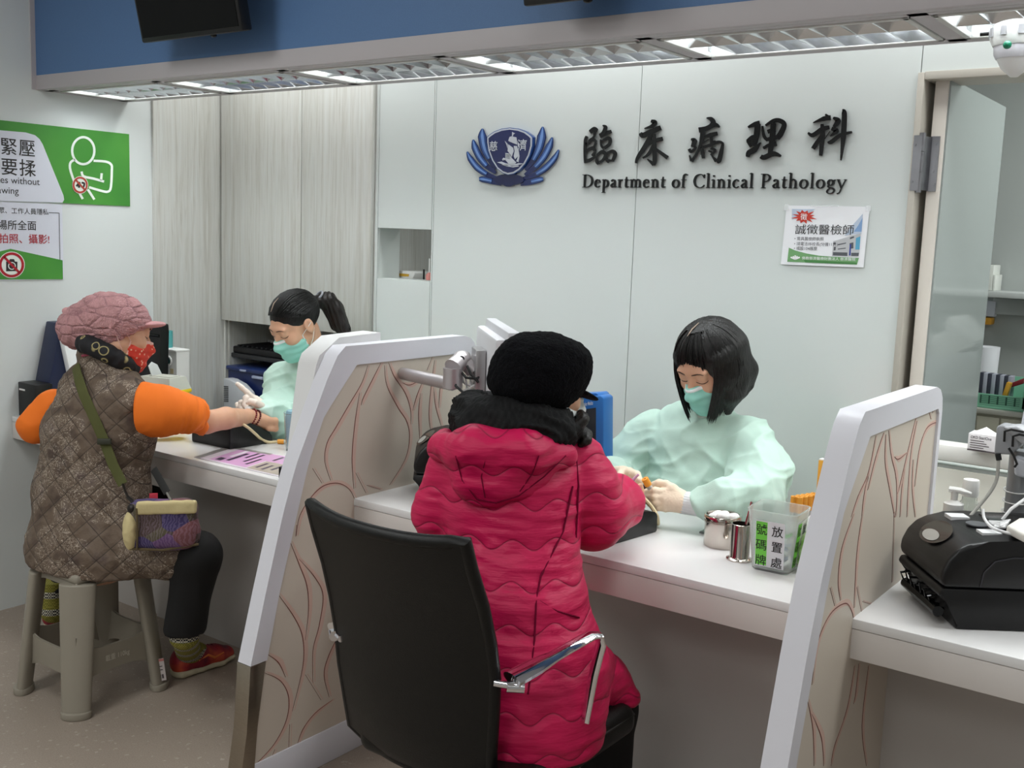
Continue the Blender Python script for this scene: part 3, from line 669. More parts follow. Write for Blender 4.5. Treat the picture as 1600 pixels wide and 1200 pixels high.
def english():
    words = ['Department', 'of', 'Clinical', 'Pathology']; sp, wsp = 0.075, 0.42
    tot = sum(GL[c][0]+sp for w_ in words for c in w_)+wsp*3
    x0, x1, zb, cap = -1.978, -1.076, 1.6625, 0.0425; k = (x1-x0)/tot; cur = x0
    for w_ in words:
        for j, c in enumerate(w_):
            adv, sts = GL[c]; mb = MB()
            for q, (p, wd) in enumerate(sts): ribbon(mb, p, wd, 0.0075+0.0002*q, lambda u, v, h, cur=cur: (cur+u*k, YB-h, zb+v*cap))
            o = mb.obj('sign_letter', sign_black, None, (cur+adv*k/2, YB, zb), merge=False)
            tag(o, f'raised black serif letter {c}, {NTH[j]} letter of the word {w_} on the back wall', 'sign letter', 'letters of the English department sign')
            cur += (adv+sp)*k
        cur += wsp*k
english()
# ================================================================== lotus-shaped emblem
def emblem():
    to = back3(720, 180, 10.0); c = to(780, 650, 0)
    t = thing('emblem', c, 'dark blue lotus-shaped wall emblem with shield and sailing ship', 'emblem')
    nav = M('emblem_navy', '#1d2a5e', rough=0.2, coat=0.5); lite = M('emblem_light_blue', '#6f93cf', rough=0.2, coat=0.5); mid = M('emblem_mid_blue', '#2f5190', rough=0.2, coat=0.5); sil = M('emblem_silver', '#cfd3dc', rough=0.3, metal=0.4)
    petals = ['340,210 335,330 370,520 440,680 545,840;22 125 115 75 40', '192,382 220,500 290,650 400,790 550,905;22 100 100 80 40', '98,570 150,680 260,820 400,920 570,985;20 85 95 75 40', '285,1000 340,1000 480,1030 640,1065;50 85 85 70',
              '1280,180 1265,330 1220,520 1130,700 1010,860;22 130 115 75 40', '1430,345 1385,480 1290,660 1160,810 1000,935;22 100 100 80 40', '1530,540 1465,670 1330,820 1180,920 985,985;20 85 95 75 40', '1290,1000 1230,1008 1100,1040 930,1065;50 85 85 70']
    for d in petals:
        p, w_ = d.split(';'); pts = [tuple(float(v) for v in q.split(',')) for q in p.split()]; wd = [float(v) for v in w_.split()]
        mb = MB(); ribbon(mb, pts, [v*1.12 for v in wd], 0.008, to); pe = mb.obj('petal', nav, t, merge=False)
        mb = MB(); ribbon(mb, pts[:-1], [v*0.8 for v in wd[:-1]], 0.010, to); mb.obj('petal_face', mid, pe, merge=False)
        mb = MB(); q = np.array(pts[:-1]); ribbon(mb, q, [2]+[v*0.36 for v in wd[1:-2]]+[wd[-2]*0.2], 0.0115, to); mb.obj('petal_highlight', lite, pe, merge=False)
    def oval(cx, cy, rx, ry, n=28): return [(cx+rx*math.cos(2*math.pi*i/n), cy+ry*math.sin(2*math.pi*i/n)) for i in range(n)]
    def plate(pts, h, name, mat, h0=0.0): mb = MB(); mb.prism([to(x, y, h0) for x, y in pts], (0, -(h-h0), 0)); return mb.obj(name, mat, t)
    plate(oval(780, 1010, 235, 90), 0.012, 'base', M('emblem_dark', '#121a48', rough=0.15, coat=0.6)); plate(oval(775, 1060, 95, 62), 0.0125, 'base_boss', MATS['emblem_dark'])
    sh = [(448, 350), (480, 318), (560, 262), (680, 218), (810, 200), (950, 218), (1060, 258), (1140, 318), (1168, 350), (1165, 480), (1120, 640), (1050, 770), (960, 870), (870, 925), (780, 942), (700, 915), (610, 845), (530, 720), (470, 560), (450, 430)]
    cx, cy = 808, 560
    sc = lambda k, dy=0: [(cx+(x-cx)*k, cy+(y-cy)*k+dy) for x, y in sh]
    plate(sc(1.0), 0.016, 'shield_rim', mid); plate(sc(0.97), 0.0175, 'shield_border', sil); plate(sc(0.905), 0.0185, 'shield', M('shield_navy', '#1e2658', rough=0.25, coat=0.5))
    mb = MB(); H = 0.0198
    for poly in ('795,330 870,345 880,400 885,460 830,440 770,415 745,400 765,340', '690,400 735,450 735,520 720,470', '745,455 820,510 830,560 800,650 760,590 735,560', '830,480 880,480 905,560 900,640 850,690 830,640 845,560', '890,400 918,480 918,525 895,480', '905,545 920,640 905,735 870,720 900,640', '700,590 760,600 800,670 870,740 840,770 760,770 700,700', '570,735 640,725 700,750 780,765 860,765 900,750 985,755 930,770 860,785 720,790 620,755', '640,770 720,775 800,800 900,785 910,800 820,815 720,800', '805,262 850,285 825,300 815,330 803,330', '650,690 668,665 700,675 690,705 672,690 664,712'):
        q = [tuple(float(v) for v in s_.split(',')) for s_ in poly.split()]; mb.prism([to(x, y, 0.0182) for x, y in q], (0, -0.0016, 0))
    for y0 in (615, 640, 665): ribbon(mb, [(705, y0), (765, y0+8)], [10, 10], H, to)
    mb.obj('ship', sil, t)
    mb = MB(); s1 = np.linalg.norm(to(0, 100, 0)-to(0, 0, 0))/100
    text(mb, '慈', to(495, 555, 0), (1, 0, 0), (0, 0, 1), 165*s1, 0.01, 0.0195); text(mb, '濟', to(935, 545, 0), (1, 0, 0), (0, 0, 1), 180*s1, 0.01, 0.0195)
    mb.obj('lettering', sil, t)
emblem()
# ================================================================== recruiting notice taped to the back wall
def poster():
    to_ = back3(1210, 310, 10.0, 0.0035); to = lambda x, y, h: to_(x, y, h+0.0022*max(0, y-120)/950)
    t = thing('poster', to(800, 600, 0), 'small white recruiting notice with red starburst taped to the back wall', 'poster')
    paper = M('paper_white', '#e9eaee', rough=0.6)
    mb = MB(); mb.prism([to(190, 110, 0), to(1490, 130, 0), to(1390, 1080, 0), to(100, 1030, 0)], (0, 0.0006, 0)); mb.obj('sheet', paper, t)
    def flat(name, col, polys, h=0.0008):
        mb = MB()
        for pl in polys:
            q = [tuple(float(v) for v in s_.split(',')) for s_ in pl.split()]; mb.poly([to(x, y, h) for x, y in q][::-1])
        return mb.obj(name, M('print_'+name, col, rough=0.6), t)
    flat('sky_corner', '#b9c6d8', ['275,165 640,170 560,215 420,260 275,335']); flat('sky', '#b9c6d8', ['1380,240 1355,560 1230,560 1100,580 1200,440 1300,330'])
    flat('sky_deep', '#7f9fca', ['1378,300 1362,520 1240,520 1310,420'], 0.001)
    flat('hill', '#6fa06a', ['225,770 330,815 500,860 700,895 900,910 1320,930 1290,1035 200,990'])
    flat('hill_dark', '#467f45', ['460,960 640,970 900,985 1290,1005 1290,1035 480,1002'], 0.001)
    flat('building', '#b9babd', ['920,670 1250,570 1350,545 1320,880 1300,910 900,900'], 0.001)
    flat('building_dark', '#54575c', ['990,715 1120,690 1120,705 990,735', '990,785 1115,770 1115,785 990,800', '915,840 1140,845 1140,900 915,890', '1180,610 1245,590 1245,615 1180,640', '1175,700 1235,685 1235,780 1175,790', '920,690 960,685 955,720 918,725', '930,760 960,755 955,810 925,815', '1200,850 1320,850 1315,900 1200,900'], 0.0012)
    flat('window_blue', '#5aa3c4', ['1275,620 1345,590 1330,800 1262,800'], 0.0013); flat('banner', '#2c3f8c', ['1178,720 1200,715 1190,895 1165,890'], 0.0014)
    star = []
    for i in range(24):
        a = 2*math.pi*i/24-0.2; r = (1.0 if i % 2 == 0 else 0.58)*(1+0.12*((i*7) % 5-2)/2); star.append(f'{465+190*r*math.cos(a)},{285+115*r*math.sin(a)}')
    flat('starburst', '#c23a2c', [' '.join(star)], 0.0012)
    s1 = np.linalg.norm(to(0, 100, 0)-to(0, 0, 0))/100; k = 0.86
    rt = unit(to(1390, 580, 0)-to(320, 565, 0)); up = (0, 0, 1)
    mb = MB(); text(mb, '誠徵醫檢師', to(318, 545, 0), rt, up, 165*s1, 0.0, 0.0012, width=np.linalg.norm(to(1240, 545, 0)-to(318, 545, 0)))
    mb.obj('headline', M('ink_black', '#1b1b1e', rough=0.6), t)
    mb = MB(); gr = 62*s1
    for y, s_ in ((650, '• 需具醫檢師執照'), (730, '• 請電洽林校長(分機1131)'), (800, '• 或投104履歷')): text(mb, s_, to(312-(y-650)*0.06, y, 0), rt, up, gr, 0.0, 0.0012)
    mb.obj('small_print', M('ink_grey', '#5c5c62', rough=0.6), t)
    mb = MB(); text(mb, '徵', to(405, 330, 0), rt, up, 115*s1, 0.0, 0.0018); text(mb, '佛教慈濟醫療財團法人 慈濟醫院', to(430, 950, 0), rt, up, 52*s1, 0, 0.0018, width=0.16)
    for k_ in range(5): ribbon(mb, [(325, 955), (325+22*(k_-2)*1.6, 890+abs(k_-2)*14)], [14, 26], 0.0016, to)
    mb.obj('white_print', M('ink_white', '#f0f0f2', rough=0.6), t)
    mb = MB()
    for (x, y, a, b_) in ((150, 90, 75, 100), (1430, 110, 80, 90), (560, 112, 430, 14)): mb.poly([to(x, y, 0.0012), to(x, y+b_, 0.0012), to(x+a, y+b_, 0.0012), to(x+a, y, 0.0012)])
    mb.obj('tape', M('clear_tape', '#f4f6f6', rough=0.15, alpha=0.35), t)
poster()
# ================================================================== the two signs on the left wall
def left3(off=0.0045): return lambda x, y, h=0.0: P(x/3.75, 160+y/3.75, x=XL+off+h)
def left_signs():
    to = left3(0.0); Y = (0, 1, 0); Z = (0, 0, 1)
    s1 = np.linalg.norm(to(100, 100)-to(100, 0))/100
    green = N('sign_green', 0.35); o = green.obj(); n = green.n('TexNoise'); n.inputs['Scale'].default_value = 4; green.l(o, n.inputs['Vector'])
    green.color(green.ramp(n.outputs['Fac'], [(0.3, '#3f8a36'), (0.7, '#4f9a3c')]))
    wht = M('sign_white', '#d9dbe6', rough=0.4); ink = M('sign_ink', '#2e2b2b', rough=0.5); red = M('sign_red', '#b3202e', rough=0.5); line = M('sign_line_white', '#eef5ee', rough=0.5)
    # upper sign
    t = thing('wall_sign', to(500, 400), 'green and white pressing-the-puncture notice with figure holding its arm', 'sign')
    tr, br = to(752, 186), to(760, 609); y1 = (tr[1]+br[1])/2; z1, z0 = tr[2], br[2]; y0 = 1.35
    MB().box((XL+0.0005, y0, z0), (XL+0.004, y1, z1)).obj('board', MATS['sign_green'], t)
    mb = MB(); q = [(-420, 130), (0, 163), (150, 176), (205, 192), (232, 215), (250, 245), (372, 545), (376, 570), (366, 588), (0, 577), (-420, 560)]
    mb.poly([P(x/3.75, 160+y/3.75, x=XL+0.0046) for x, y in q][::-1]); mb.obj('text_panel', wht, t)
    mb = MB(); zem = 108*s1
    text(mb, '請緊壓', to(205, 312), Y, Z, zem, 0.006, 0.0052, 'RIGHT', spacing=1.12); text(mb, '不要揉', to(208, 428), Y, Z, zem, 0.006, 0.0052, 'RIGHT', spacing=1.12)
    text(mb, 'for 5 minutes without', to(229, 485), Y, Z, 58*s1, 0.0, 0.0052, 'RIGHT'); text(mb, 'rubbing after drawing', to(106, 538), Y, Z, 58*s1, 0.0, 0.0052, 'RIGHT'); mb.obj('lettering', ink, t)
    mb = MB(); T3 = lambda u, v, h: P(u/3.75, 160+v/3.75, x=XL+0.0042+h)
    ring_ = [(488+65*math.cos(a), 283+79*math.sin(a)) for a in np.linspace(0, 2*math.pi, 25)]
    for q in (ring_, [(440, 335), (415, 350), (410, 385), (430, 450), (460, 520), (485, 566)], [(548, 342), (620, 347), (652, 365), (655, 400), (650, 495), (635, 522), (600, 520), (522, 497)], [(478, 405), (490, 433), (550, 447), (610, 464)], [(596, 415), (592, 458)], [(515, 510), (553, 569)]):
        ribbon(mb, q, 14, 0.0012, T3, 3)
    mb.obj('figure_outline', line, t)
    mb = MB(); mb.poly([P((470+47*math.cos(a))/3.75, 160+(484+52*math.sin(a))/3.75, x=XL+0.006) for a in np.linspace(0, 2*math.pi, 25)[:-1]]); mb.obj('prohibition_disc', line, t)
    mb = MB(); T4 = lambda u, v, h: P(u/3.75, 160+v/3.75, x=XL+0.006+h)
    ribbon(mb, [(470+39*math.cos(a), 484+43*math.sin(a)) for a in np.linspace(0, 2*math.pi, 25)], 11, 0.001, T4, 2); ribbon(mb, [(445, 455), (497, 512)], 11, 0.001, T4); mb.obj('prohibition_ring', M('sign_brick_red', '#b5483a', rough=0.5), t)
    mb = MB(); ribbon(mb, [(448, 492), (466, 470), (462, 500)], 12, 0.0007, T4); ribbon(mb, [(478, 470), (494, 476), (488, 500)], 11, 0.0007, T4); mb.obj('hand_symbol', ink, t)
    # lower sign
    t = thing('wall_sign', to(200, 800), 'white no-photography notice with green base under the green sign', 'sign')
    a, b_ = to(363, 596), to(370, 1037); y1 = (a[1]+b_[1])/2; zt, zb = a[2], b_[2]
    MB().box((XL+0.0005, 1.35, zb), (XL+0.003, y1, zt-0.002)).obj('board', wht, t)
    mb = MB(); mb.poly([P(x/3.75, 160+y/3.75, x=XL+0.0036) for x, y in ((-300, 960), (0, 873), (62, 858), (367, 925), (369, 1036), (-300, 1039))][::-1]); mb.obj('green_base', MATS['sign_green'], t)
    mb = MB(); text(mb, '為尊重民眾、工作人員隱私', to(282, 657), Y, Z, 40*s1, 0.0, 0.0042, 'RIGHT'); text(mb, '本場所全面', to(212, 745), Y, Z, 62*s1, 0.004, 0.0042, 'RIGHT')
    T5 = lambda u, v, h: P(u/3.75, 160+v/3.75, x=XL+0.0034+h)
    ribbon(mb, [(286, 646), (345, 648)], 3, 0.0006, T5); ribbon(mb, [(346, 647), (352, 922)], 3, 0.0006, T5); mb.obj('lettering', ink, t)
    mb = MB(); text(mb, '禁止拍照、攝影!', to(290, 824), Y, Z, 62*s1, 0.005, 0.0042, 'RIGHT'); mb.obj('red_lettering', red, t)
    mb = MB(); mb.poly([P((68+78*math.cos(a))/3.75, 160+(952+78*math.sin(a))/3.75, x=XL+0.0042) for a in np.linspace(0, 2*math.pi, 33)[:-1]]); mb.obj('disc', line, t)
    mb = MB(); T6 = lambda u, v, h: P(u/3.75, 160+v/3.75, x=XL+0.0044+h)
    mb.poly([T6(x, y, 0.0002) for x, y in ((36, 932), (52, 932), (58, 918), (82, 918), (88, 932), (102, 934), (102, 988), (36, 990))][::-1]); mb.obj('camera_symbol', ink, t)
    mb = MB(); ribbon(mb, [(70+20*math.cos(a), 958+20*math.sin(a)) for a in np.linspace(0, 2*math.pi, 21)], 5, 0.0006, T6, 2); mb.obj('lens_symbol', line, t)
    mb = MB(); ribbon(mb, [(68+66*math.cos(a), 952+66*math.sin(a)) for a in np.linspace(0, 2*math.pi, 33)], 15, 0.0009, T6, 2); ribbon(mb, [(24, 905), (114, 998)], 14, 0.0009, T6); mb.obj('prohibition_ring', red, t)
left_signs()
# ================================================================== televisions on the soffit, dome on its underside
def tv(pl, pr, yb, label, lean=0.22):
    A, B_ = P(*pl, y=yb), P(*pr, y=yb); w_ = B_-A; w_[2] = 0; L = np.linalg.norm(w_); ex = unit(w_)
    up = unit(np.array((0, -lean, 1.0))); nrm = np.cross(ex, up)   # nrm points to the viewer side
    R = Matrix([[ex[i], -nrm[i], up[i]] for i in range(3)]); c = A+ex*L/2+up*0.2
    t = thing('television', A+ex*L/2, label, 'television', 'televisions hung on the blue soffit')
    b = MB(); b.rot_box(c+nrm*0.0, (L/2, 0.02, 0.2), R, 0.006); b.obj('casing', black_p, t)
    b = MB(); b.rot_box(c+nrm*0.0206, (L/2-0.012, 0.001, 0.186), R); b.obj('screen', M('tv_screen', '#040405', rough=0.3, spec=0.15), t)
    b = MB(); b.box((c[0]-0.05, c[1]+0.03, c[2]-0.06), (c[0]+0.05, YS0-0.013, c[2]+0.06), 0.004); b.obj('wall_bracket', black_p, t)
    b = MB(); e = A+ex*L*0.68; b.ball(e-np.array((0, 0, 0.002)), (0.012, 0.008, 0.006)); b.obj('sensor', black_g, t)
tv((230, 67), (387, 50), 2.13, 'black television tilted on the blue soffit, above the wood cabinet')
tv((825, 10), (965, -1), 2.13, 'black television on the blue soffit above the emblem, only its lower edge showing')
def dome():
    c = P(1592, 40, z=ZS); t = thing('smoke_detector', c, 'white dome detector with green light under the soffit, top right corner', 'detector')
    s = 0.04
    MB().lathe(c, [(0.0, 0.0), (0.055, 0.0), (0.056, -0.006), (0.053, -0.03), (0.047, -0.042), (0.0, -0.042)]).obj('base', white_p, t)
    MB().lathe(c-np.array((0, 0, 0.042)), [(0.045, 0.0), (0.044, -0.016), (0.039, -0.026), (0.0, -0.026)]).obj('collar', M('detector_grey', '#c9c8cd', rough=0.4), t)
    b = MB().lathe(c-np.array((0, 0, 0.068)), [(0.037, 0.0), (0.028, -0.018), (0.008, -0.036), (0.0, -0.037)])
    b.obj('cone', white_p, t)
    e = P(1574, 70, D=np.dot(c-EYE, CD)-0.05); MB().ball(e, 0.0085).obj('indicator', M('green_lens', '#1f7f5f', rough=0.15), t)
    b = MB()
    for k in range(10):
        a = 2*math.pi*k/10; q = c+np.array((0.0553*math.cos(a), 0.0553*math.sin(a), -0.016)); b.rot_box(q, (0.0012, 0.006, 0.009), Matrix.Rotation(a, 3, 'Z'))
    b.obj('vent_slots', grey_p, t)
    b = MB(); q = P(1548, 49, z=ZS-0.015); b.cyl(c+np.array((-0.04, 0, -0.012)), c+np.array((-0.075, 0, -0.012)), 0.004); b.obj('plug', dark, t)
dome()
# ================================================================== station by the left wall
def wedge_cushion(a, w_, l, h0, h1, label, rot=0.0):
    """black armrest: a = front left corner, w_ across, l deep, h0 front height, h1 rear height"""
    T = Matrix.Translation(Vector(a)) @ Matrix.Rotation(rot, 4, 'Z')
    prof = [(0, 0), (0, h0-0.006), (0.006, h0), (l*0.3, h0), (l*0.5, h0*0.92), (l*0.75, (h0+h1)/2*0.95), (l*0.92, h1), (l-0.006, h1-0.003), (l, h1-0.012), (l, 0)]
    b = MB().at(T); b.prism([(0, y, z) for y, z in prof], (w_, 0, 0), 0.005, 2)
    tag(b.obj('arm_cushion', M('black_vinyl', '#111113', rough=0.38, bump=0.15, bump_scale=500), None, a), label, 'arm cushion', 'black arm cushions')
wedge_cushion((-3.02, 2.285, ZC), 0.205, 0.185, 0.086, 0.034, 'black vinyl arm cushion under the bare forearm of the orange sleeve')
def sharps():
    c = P(244, 674, z=ZC)+np.array((-0.03, 0.05, 0)); T = Matrix.Translation(Vector(c)) @ Matrix.Rotation(0.25, 4, 'Z') @ Matrix.Scale(0.9, 4)
    t = thing('sharps_container', c, 'yellow sharps bin with cloudy lid behind the orange sleeve', 'sharps bin')
    yel = M('sharps_yellow', '#f2cf1b', rough=0.4); cl = M('cloudy_lid', '#dfe0d4', rough=0.3, trans=0.25)
    b = MB().at(T)
    b._add([(-.075, -.055, 0), (.075, -.055, 0), (.075, .055, 0), (-.075, .055, 0), (-.085, -.062, .15), (.085, -.062, .15), (.085, .062, .15), (-.085, .062, .15)], [(0, 3, 2, 1), (0, 1, 5, 4), (1, 2, 6, 5), (2, 3, 7, 6), (3, 0, 4, 7), (4, 5, 6, 7)]); b.obj('bin', yel, t)
    b = MB().at(T); b.box((-.092, -.068, .15), (.092, .068, .165), .003); b.obj('rim', yel, t)
    b = MB().at(T); lo = [(-.09, -.066, .165), (.09, -.066, .165), (.09, .066, .165), (-.09, .066, .165)]; hi = [(-.07, -.05, .215), (.075, -.05, .215), (.075, .05, .215), (-.07, .05, .215)]
    b._add(lo+hi, [(0, 3, 2, 1), (0, 1, 5, 4), (1, 2, 6, 5), (2, 3, 7, 6), (3, 0, 4, 7), (4, 5, 6, 7)]); b.obj('lid', cl, t)
    b = MB().at(T); b.box((-.04, -.03, .2155), (.06, .035, .2175)); b.obj('lid_opening', M('lid_recess', '#b9b9ae', rough=0.5), t)
    b = MB().at(T); b.prism([(-.03, -.03, .216), (-.03, .03, .216), (-.05, .026, .255), (-.056, .0, .268), (-.05, -.026, .255)], (0.004, 0, 0.001), .001); b.obj('flap', M('flap_clear', '#dfe2e0', rough=0.2, trans=0.4), t)
sharps()
def basket():
    a = P(256, 600, y=2.63); x0, x1 = a[0]-0.03, P(286, 590, y=2.63)[0]; z0, z1 = ZC, P(258, 543, y=2.63)[2]; y0, y1 = 2.60, 2.66
    t = thing('storage_basket', ((x0+x1)/2, y0, z0), 'white plastic basket with an oval handle hole behind the sharps bin', 'basket')
    b = MB(); th = 0.004; hx0, hx1, hz0, hz1 = x1-0.115, x1-0.035, z1-0.06, z1-0.03
    for (lo, hi) in (((x0, y0, z0), (hx0, y0+th, z1)), ((hx1, y0, z0), (x1, y0+th, z1)), ((hx0, y0, z0), (hx1, y0+th, hz0)), ((hx0, y0, hz1), (hx1, y0+th, z1)), ((x0, y1-th, z0), (x1, y1, z1)), ((x0, y0+th, z0), (x0+th, y1-th, z1)), ((x1-th, y0+th, z0), (x1, y1-th, z1)), ((x0+th, y0+th, z0), (x1-th, y1-th, z0+th))): b.box(lo, hi)
    b.obj('basket_body', white_p, t)
    b = MB(); xm, zm = (hx0+hx1)/2, (hz0+hz1)/2
    rr = [(xm+(0.026 if math.cos(a_) > 0 else -0.026)+0.017*math.cos(a_), y0-0.001, zm+0.017*math.sin(a_)) for a_ in np.linspace(0, 2*math.pi, 25)[:-1]]
    b.tube(rr, 0.004, 6, closed=True); b.obj('handle_rim', white_p, t)
    b = MB(); b.box((x0-0.002, y0-0.003, z1-0.006), (x1+0.002, y1+0.002, z1+0.002), 0.002); b.obj('top_rim', white_p, t)
    b = MB(); b.box((x1-0.04, y0-0.0012, z1-0.095), (x1-0.02, y0, z1-0.075)); b.obj('latch', M('latch_beige', '#c9b98e', rough=0.5), t)
    q = (x0+0.05, y0+0.03, z0+0.004); b = MB(); zt = P(262, 517, y=2.63)[2]-q[2]
    b.lathe(q, [(0.0, 0), (0.022, 0), (0.025, zt*0.92), (0.025, zt), (0.022, zt), (0.02, 0.01), (0, 0.01)])
    tag(b.obj('cup', M('teal_plastic', '#5fb3b3', rough=0.35), None, q), 'teal cup standing in the white basket', 'cup')
basket()
def small_monitor():
    y = 2.5; a = P(214, 503, y=y); b_ = P(250, 506, y=y); x0, x1, z1 = a[0], b_[0], (a[2]+b_[2])/2
    t = thing('label_scanner', ((x0+x1)/2, y, ZC), 'black upright device with a grooved top, in front of the teal cup', 'scanner')
    b = MB(); b.prism([(x0, y, ZC), (x1-0.012, y, ZC), (x1, y, z1-0.03), (x1, y, z1-0.004), (x1-0.005, y, z1), (x0, y, z1)], (0, 0.04, 0), 0.004); b.obj('body', black_p, t)
    b = MB(); b.tube([(x0+0.004, y-0.002, z1-0.045), (x1-0.004, y-0.002, z1-0.045)], 0.006, 8); b.obj('groove_bar', black_g, t)
small_monitor()
def navy_stand():
    y = 2.33; q = [P(x_, y_, x=XL+0.03) for x_, y_ in ((64, 503), (45, 606))]; zt = q[0][2]
    t = thing('bin_stand', (XL+0.15, 2.25, ZC), 'navy blue sloped stand at the left wall behind the pink knitted hat', 'stand')
    x0 = XL+0.012
    b = MB(); b.prism([(x0, 2.17, ZC), (x0, 2.25, zt), (x0, 2.3, zt), (x0, 2.41, ZC)], (0.1, 0, 0), 0.004); b.obj('housing', M('navy_plastic', '#172242', rough=0.4), t)
    b = MB(); b.prism([(x0+0.1, 2.235, zt-0.03), (x0+0.1, 2.275, zt-0.03), (x0+0.1, 2.39, ZC+0.05), (x0+0.1, 2.29, ZC+0.05)], (0.03, 0, 0), 0.003); b.obj('clear_tray', M('clear_tray_white', '#eef1f2', rough=0.12, spec=0.7), t)
    b = MB(); b.box((x0, 2.13, ZC), (x0+0.12, 2.2, ZC+0.13), 0.004); b.obj('front_box', black_p, t)
    b = MB(); b.box((x0+0.012, 2.1285, ZC+0.1), (x0+0.05, 2.1305, ZC+0.106)); b.obj('label_strip', white_p, t)
navy_stand()
def flyer():
    c = (-2.6, 2.23, ZC+0.0008); t = thing('flyer', c, 'pink and grey printed flyer lying on the counter edge by the left partition', 'flyer')
    A, B_, C_, D_ = np.array((-2.80, 2.128, 0)), np.array((-2.86, 2.315, 0)), np.array((-2.47, 2.365, 0)), np.array((-2.41, 2.135, 0))
    def uv(u, v, h=0.0): p = (A*(1-u)+D_*u)*(1-v)+(B_*(1-u)+C_*u)*v; return np.array((p[0], p[1], ZC+0.001+h))
    def quad(name, col, rects, h):
        b = MB()
        for (u0, v0, u1, v1) in rects: b.poly([uv(u0, v0, h), uv(u1, v0, h), uv(u1, v1, h), uv(u0, v1, h)])
        b.obj(name, M('flyer_'+name, col, rough=0.3), t)
    b = MB(); b.prism([uv(0, 0), uv(1, 0), uv(1, 1), uv(0, 1)], (0, 0, 0.0008)); b.obj('sheet', M('flyer_paper', '#dfd5de', rough=0.3), t)
    quad('pink', '#d7a6d0', [(0.16, 0.06, 0.6, 0.96), (0.6, 0.55, 0.8, 0.96)], 0.0010); quad('grey', '#8e8a88', [(0.0, 0.0, 0.07, 1.0), (0.0, 0.9, 0.5, 1.0)], 0.0011); quad('tan', '#b3a79b', [(0.62, 0.04, 1, 0.54)], 0.0011)
    quad('ink', '#4f3f55', [(0.2, 0.12, 0.27, 0.3), (0.3, 0.2, 0.34, 0.75), (0.38, 0.5, 0.41, 0.88), (0.45, 0.3, 0.48, 0.85), (0.52, 0.2, 0.55, 0.6), (0.66, 0.15, 0.69, 0.45), (0.74, 0.12, 0.77, 0.4), (0.82, 0.18, 0.85, 0.48), (0.64, 0.62, 0.67, 0.9)], 0.0013); quad('white', '#efe9f0', [(0.24, 0.42, 0.28, 0.88)], 0.0013)
flyer()
def tag_sign():
    c = P(443, 742, y=2.125); t = thing('price_tag', (c[0], 2.125, ZC), 'tiny black tag with white mark at the counter edge by the partition', 'tag')
    MB().box((c[0]-0.016, 2.12, ZC), (c[0]+0.02, 2.126, ZC+0.036), 0.001).obj('plate', black_p, t)
    MB().box((c[0]-0.004, 2.1192, ZC+0.006), (c[0]+0.012, 2.12, ZC+0.03)).obj('mark', white_p, t)
tag_sign()
def blood_tube(p, d, L, label, cap_col='#e39a2e', group=None, r=0.0065):
    p = np.array(p, float); d = unit(d); t = thing('blood_tube', p, label, 'blood tube', group)
    MB().lathe(p, [(0, 0), (r*0.7, 0.001), (r, 0.006), (r, L*0.74), (0, L*0.74)], 14, d).obj('glass_tube', M('tube_clear', '#d8d9d6', rough=0.1, trans=0.35), t)
    MB().lathe(p+d*L*0.72, [(0, 0), (r*1.25, 0), (r*1.3, L*0.06), (r*1.25, L*0.26), (r*0.45, L*0.26), (r*0.4, L*0.2), (0, L*0.2)], 16, d).obj('cap', M('cap_'+cap_col[1:], cap_col, rough=0.4), t)
    MB().lathe(p+d*L*0.2, [(r*1.02, 0), (r*1.02, L*0.4)], 14, d).obj('label_wrap', white_p, t)
q = P(437, 690, z=ZC+0.009); blood_tube(q+np.array((0.062, 0.045, 0)), unit(np.array((-0.8, -0.58, 0))), 0.085, 'orange-capped tube lying by the end of the black arm cushion')
def clear_cup():
    c = np.array((-2.67, 2.44, ZC)); t = thing('plastic_cup', c, 'clear plastic cup with blue lining beside the left partition', 'cup')
    MB().lathe(c, [(0, 0), (0.03, 0), (0.038, 0.125), (0.039, 0.128), (0.036, 0.126), (0.028, 0.004), (0, 0.004)], 24).obj('cup', M('clear_plastic', '#eef6f8', rough=0.08, trans=0.9, ior=1.3), t)
    MB().lathe(c, [(0.026, 0.01), (0.033, 0.11), (0.03, 0.135), (0.0, 0.14)], 9).obj('lining', M('pale_blue_film', '#9cc3d6', rough=0.2, alpha=0.75), t)
clear_cup()
def band(name, pts, r, col, label, flat=(1, 1), parent=None):
    """tourniquet"""
    pts = np.array(pts, float); T = np.linspace(0, len(pts)-1, (len(pts)-1)*6+1); out = []
    for t_ in T:
        i = min(int(t_), len(pts)-2); f = t_-i; p0, p1, p2, p3 = pts[max(i-1, 0)], pts[i], pts[i+1], pts[min(i+2, len(pts)-1)]
        out.append(0.5*((2*p1)+(-p0+p2)*f+(2*p0-5*p1+4*p2-p3)*f*f+(-p0+3*p1-3*p2+p3)*f**3))
    return MB().tube(out, r, 8, flat=flat)
b = band('t', [P(356, 661, y=2.33), P(372, 660, y=2.325), P(386, 667, y=2.33), P(398, 677, y=2.37), P(408, 686, y=2.42), (P(420, 691, z=ZC+0.005)), P(432, 690, z=ZC+0.005)], 0.0052, None, None)
tag(b.obj('tourniquet', M('latex_beige', '#d9c79e', rough=0.45), None, P(398, 677, y=2.37)), 'beige rubber tourniquet tube hanging off the left black arm cushion', 'tourniquet')
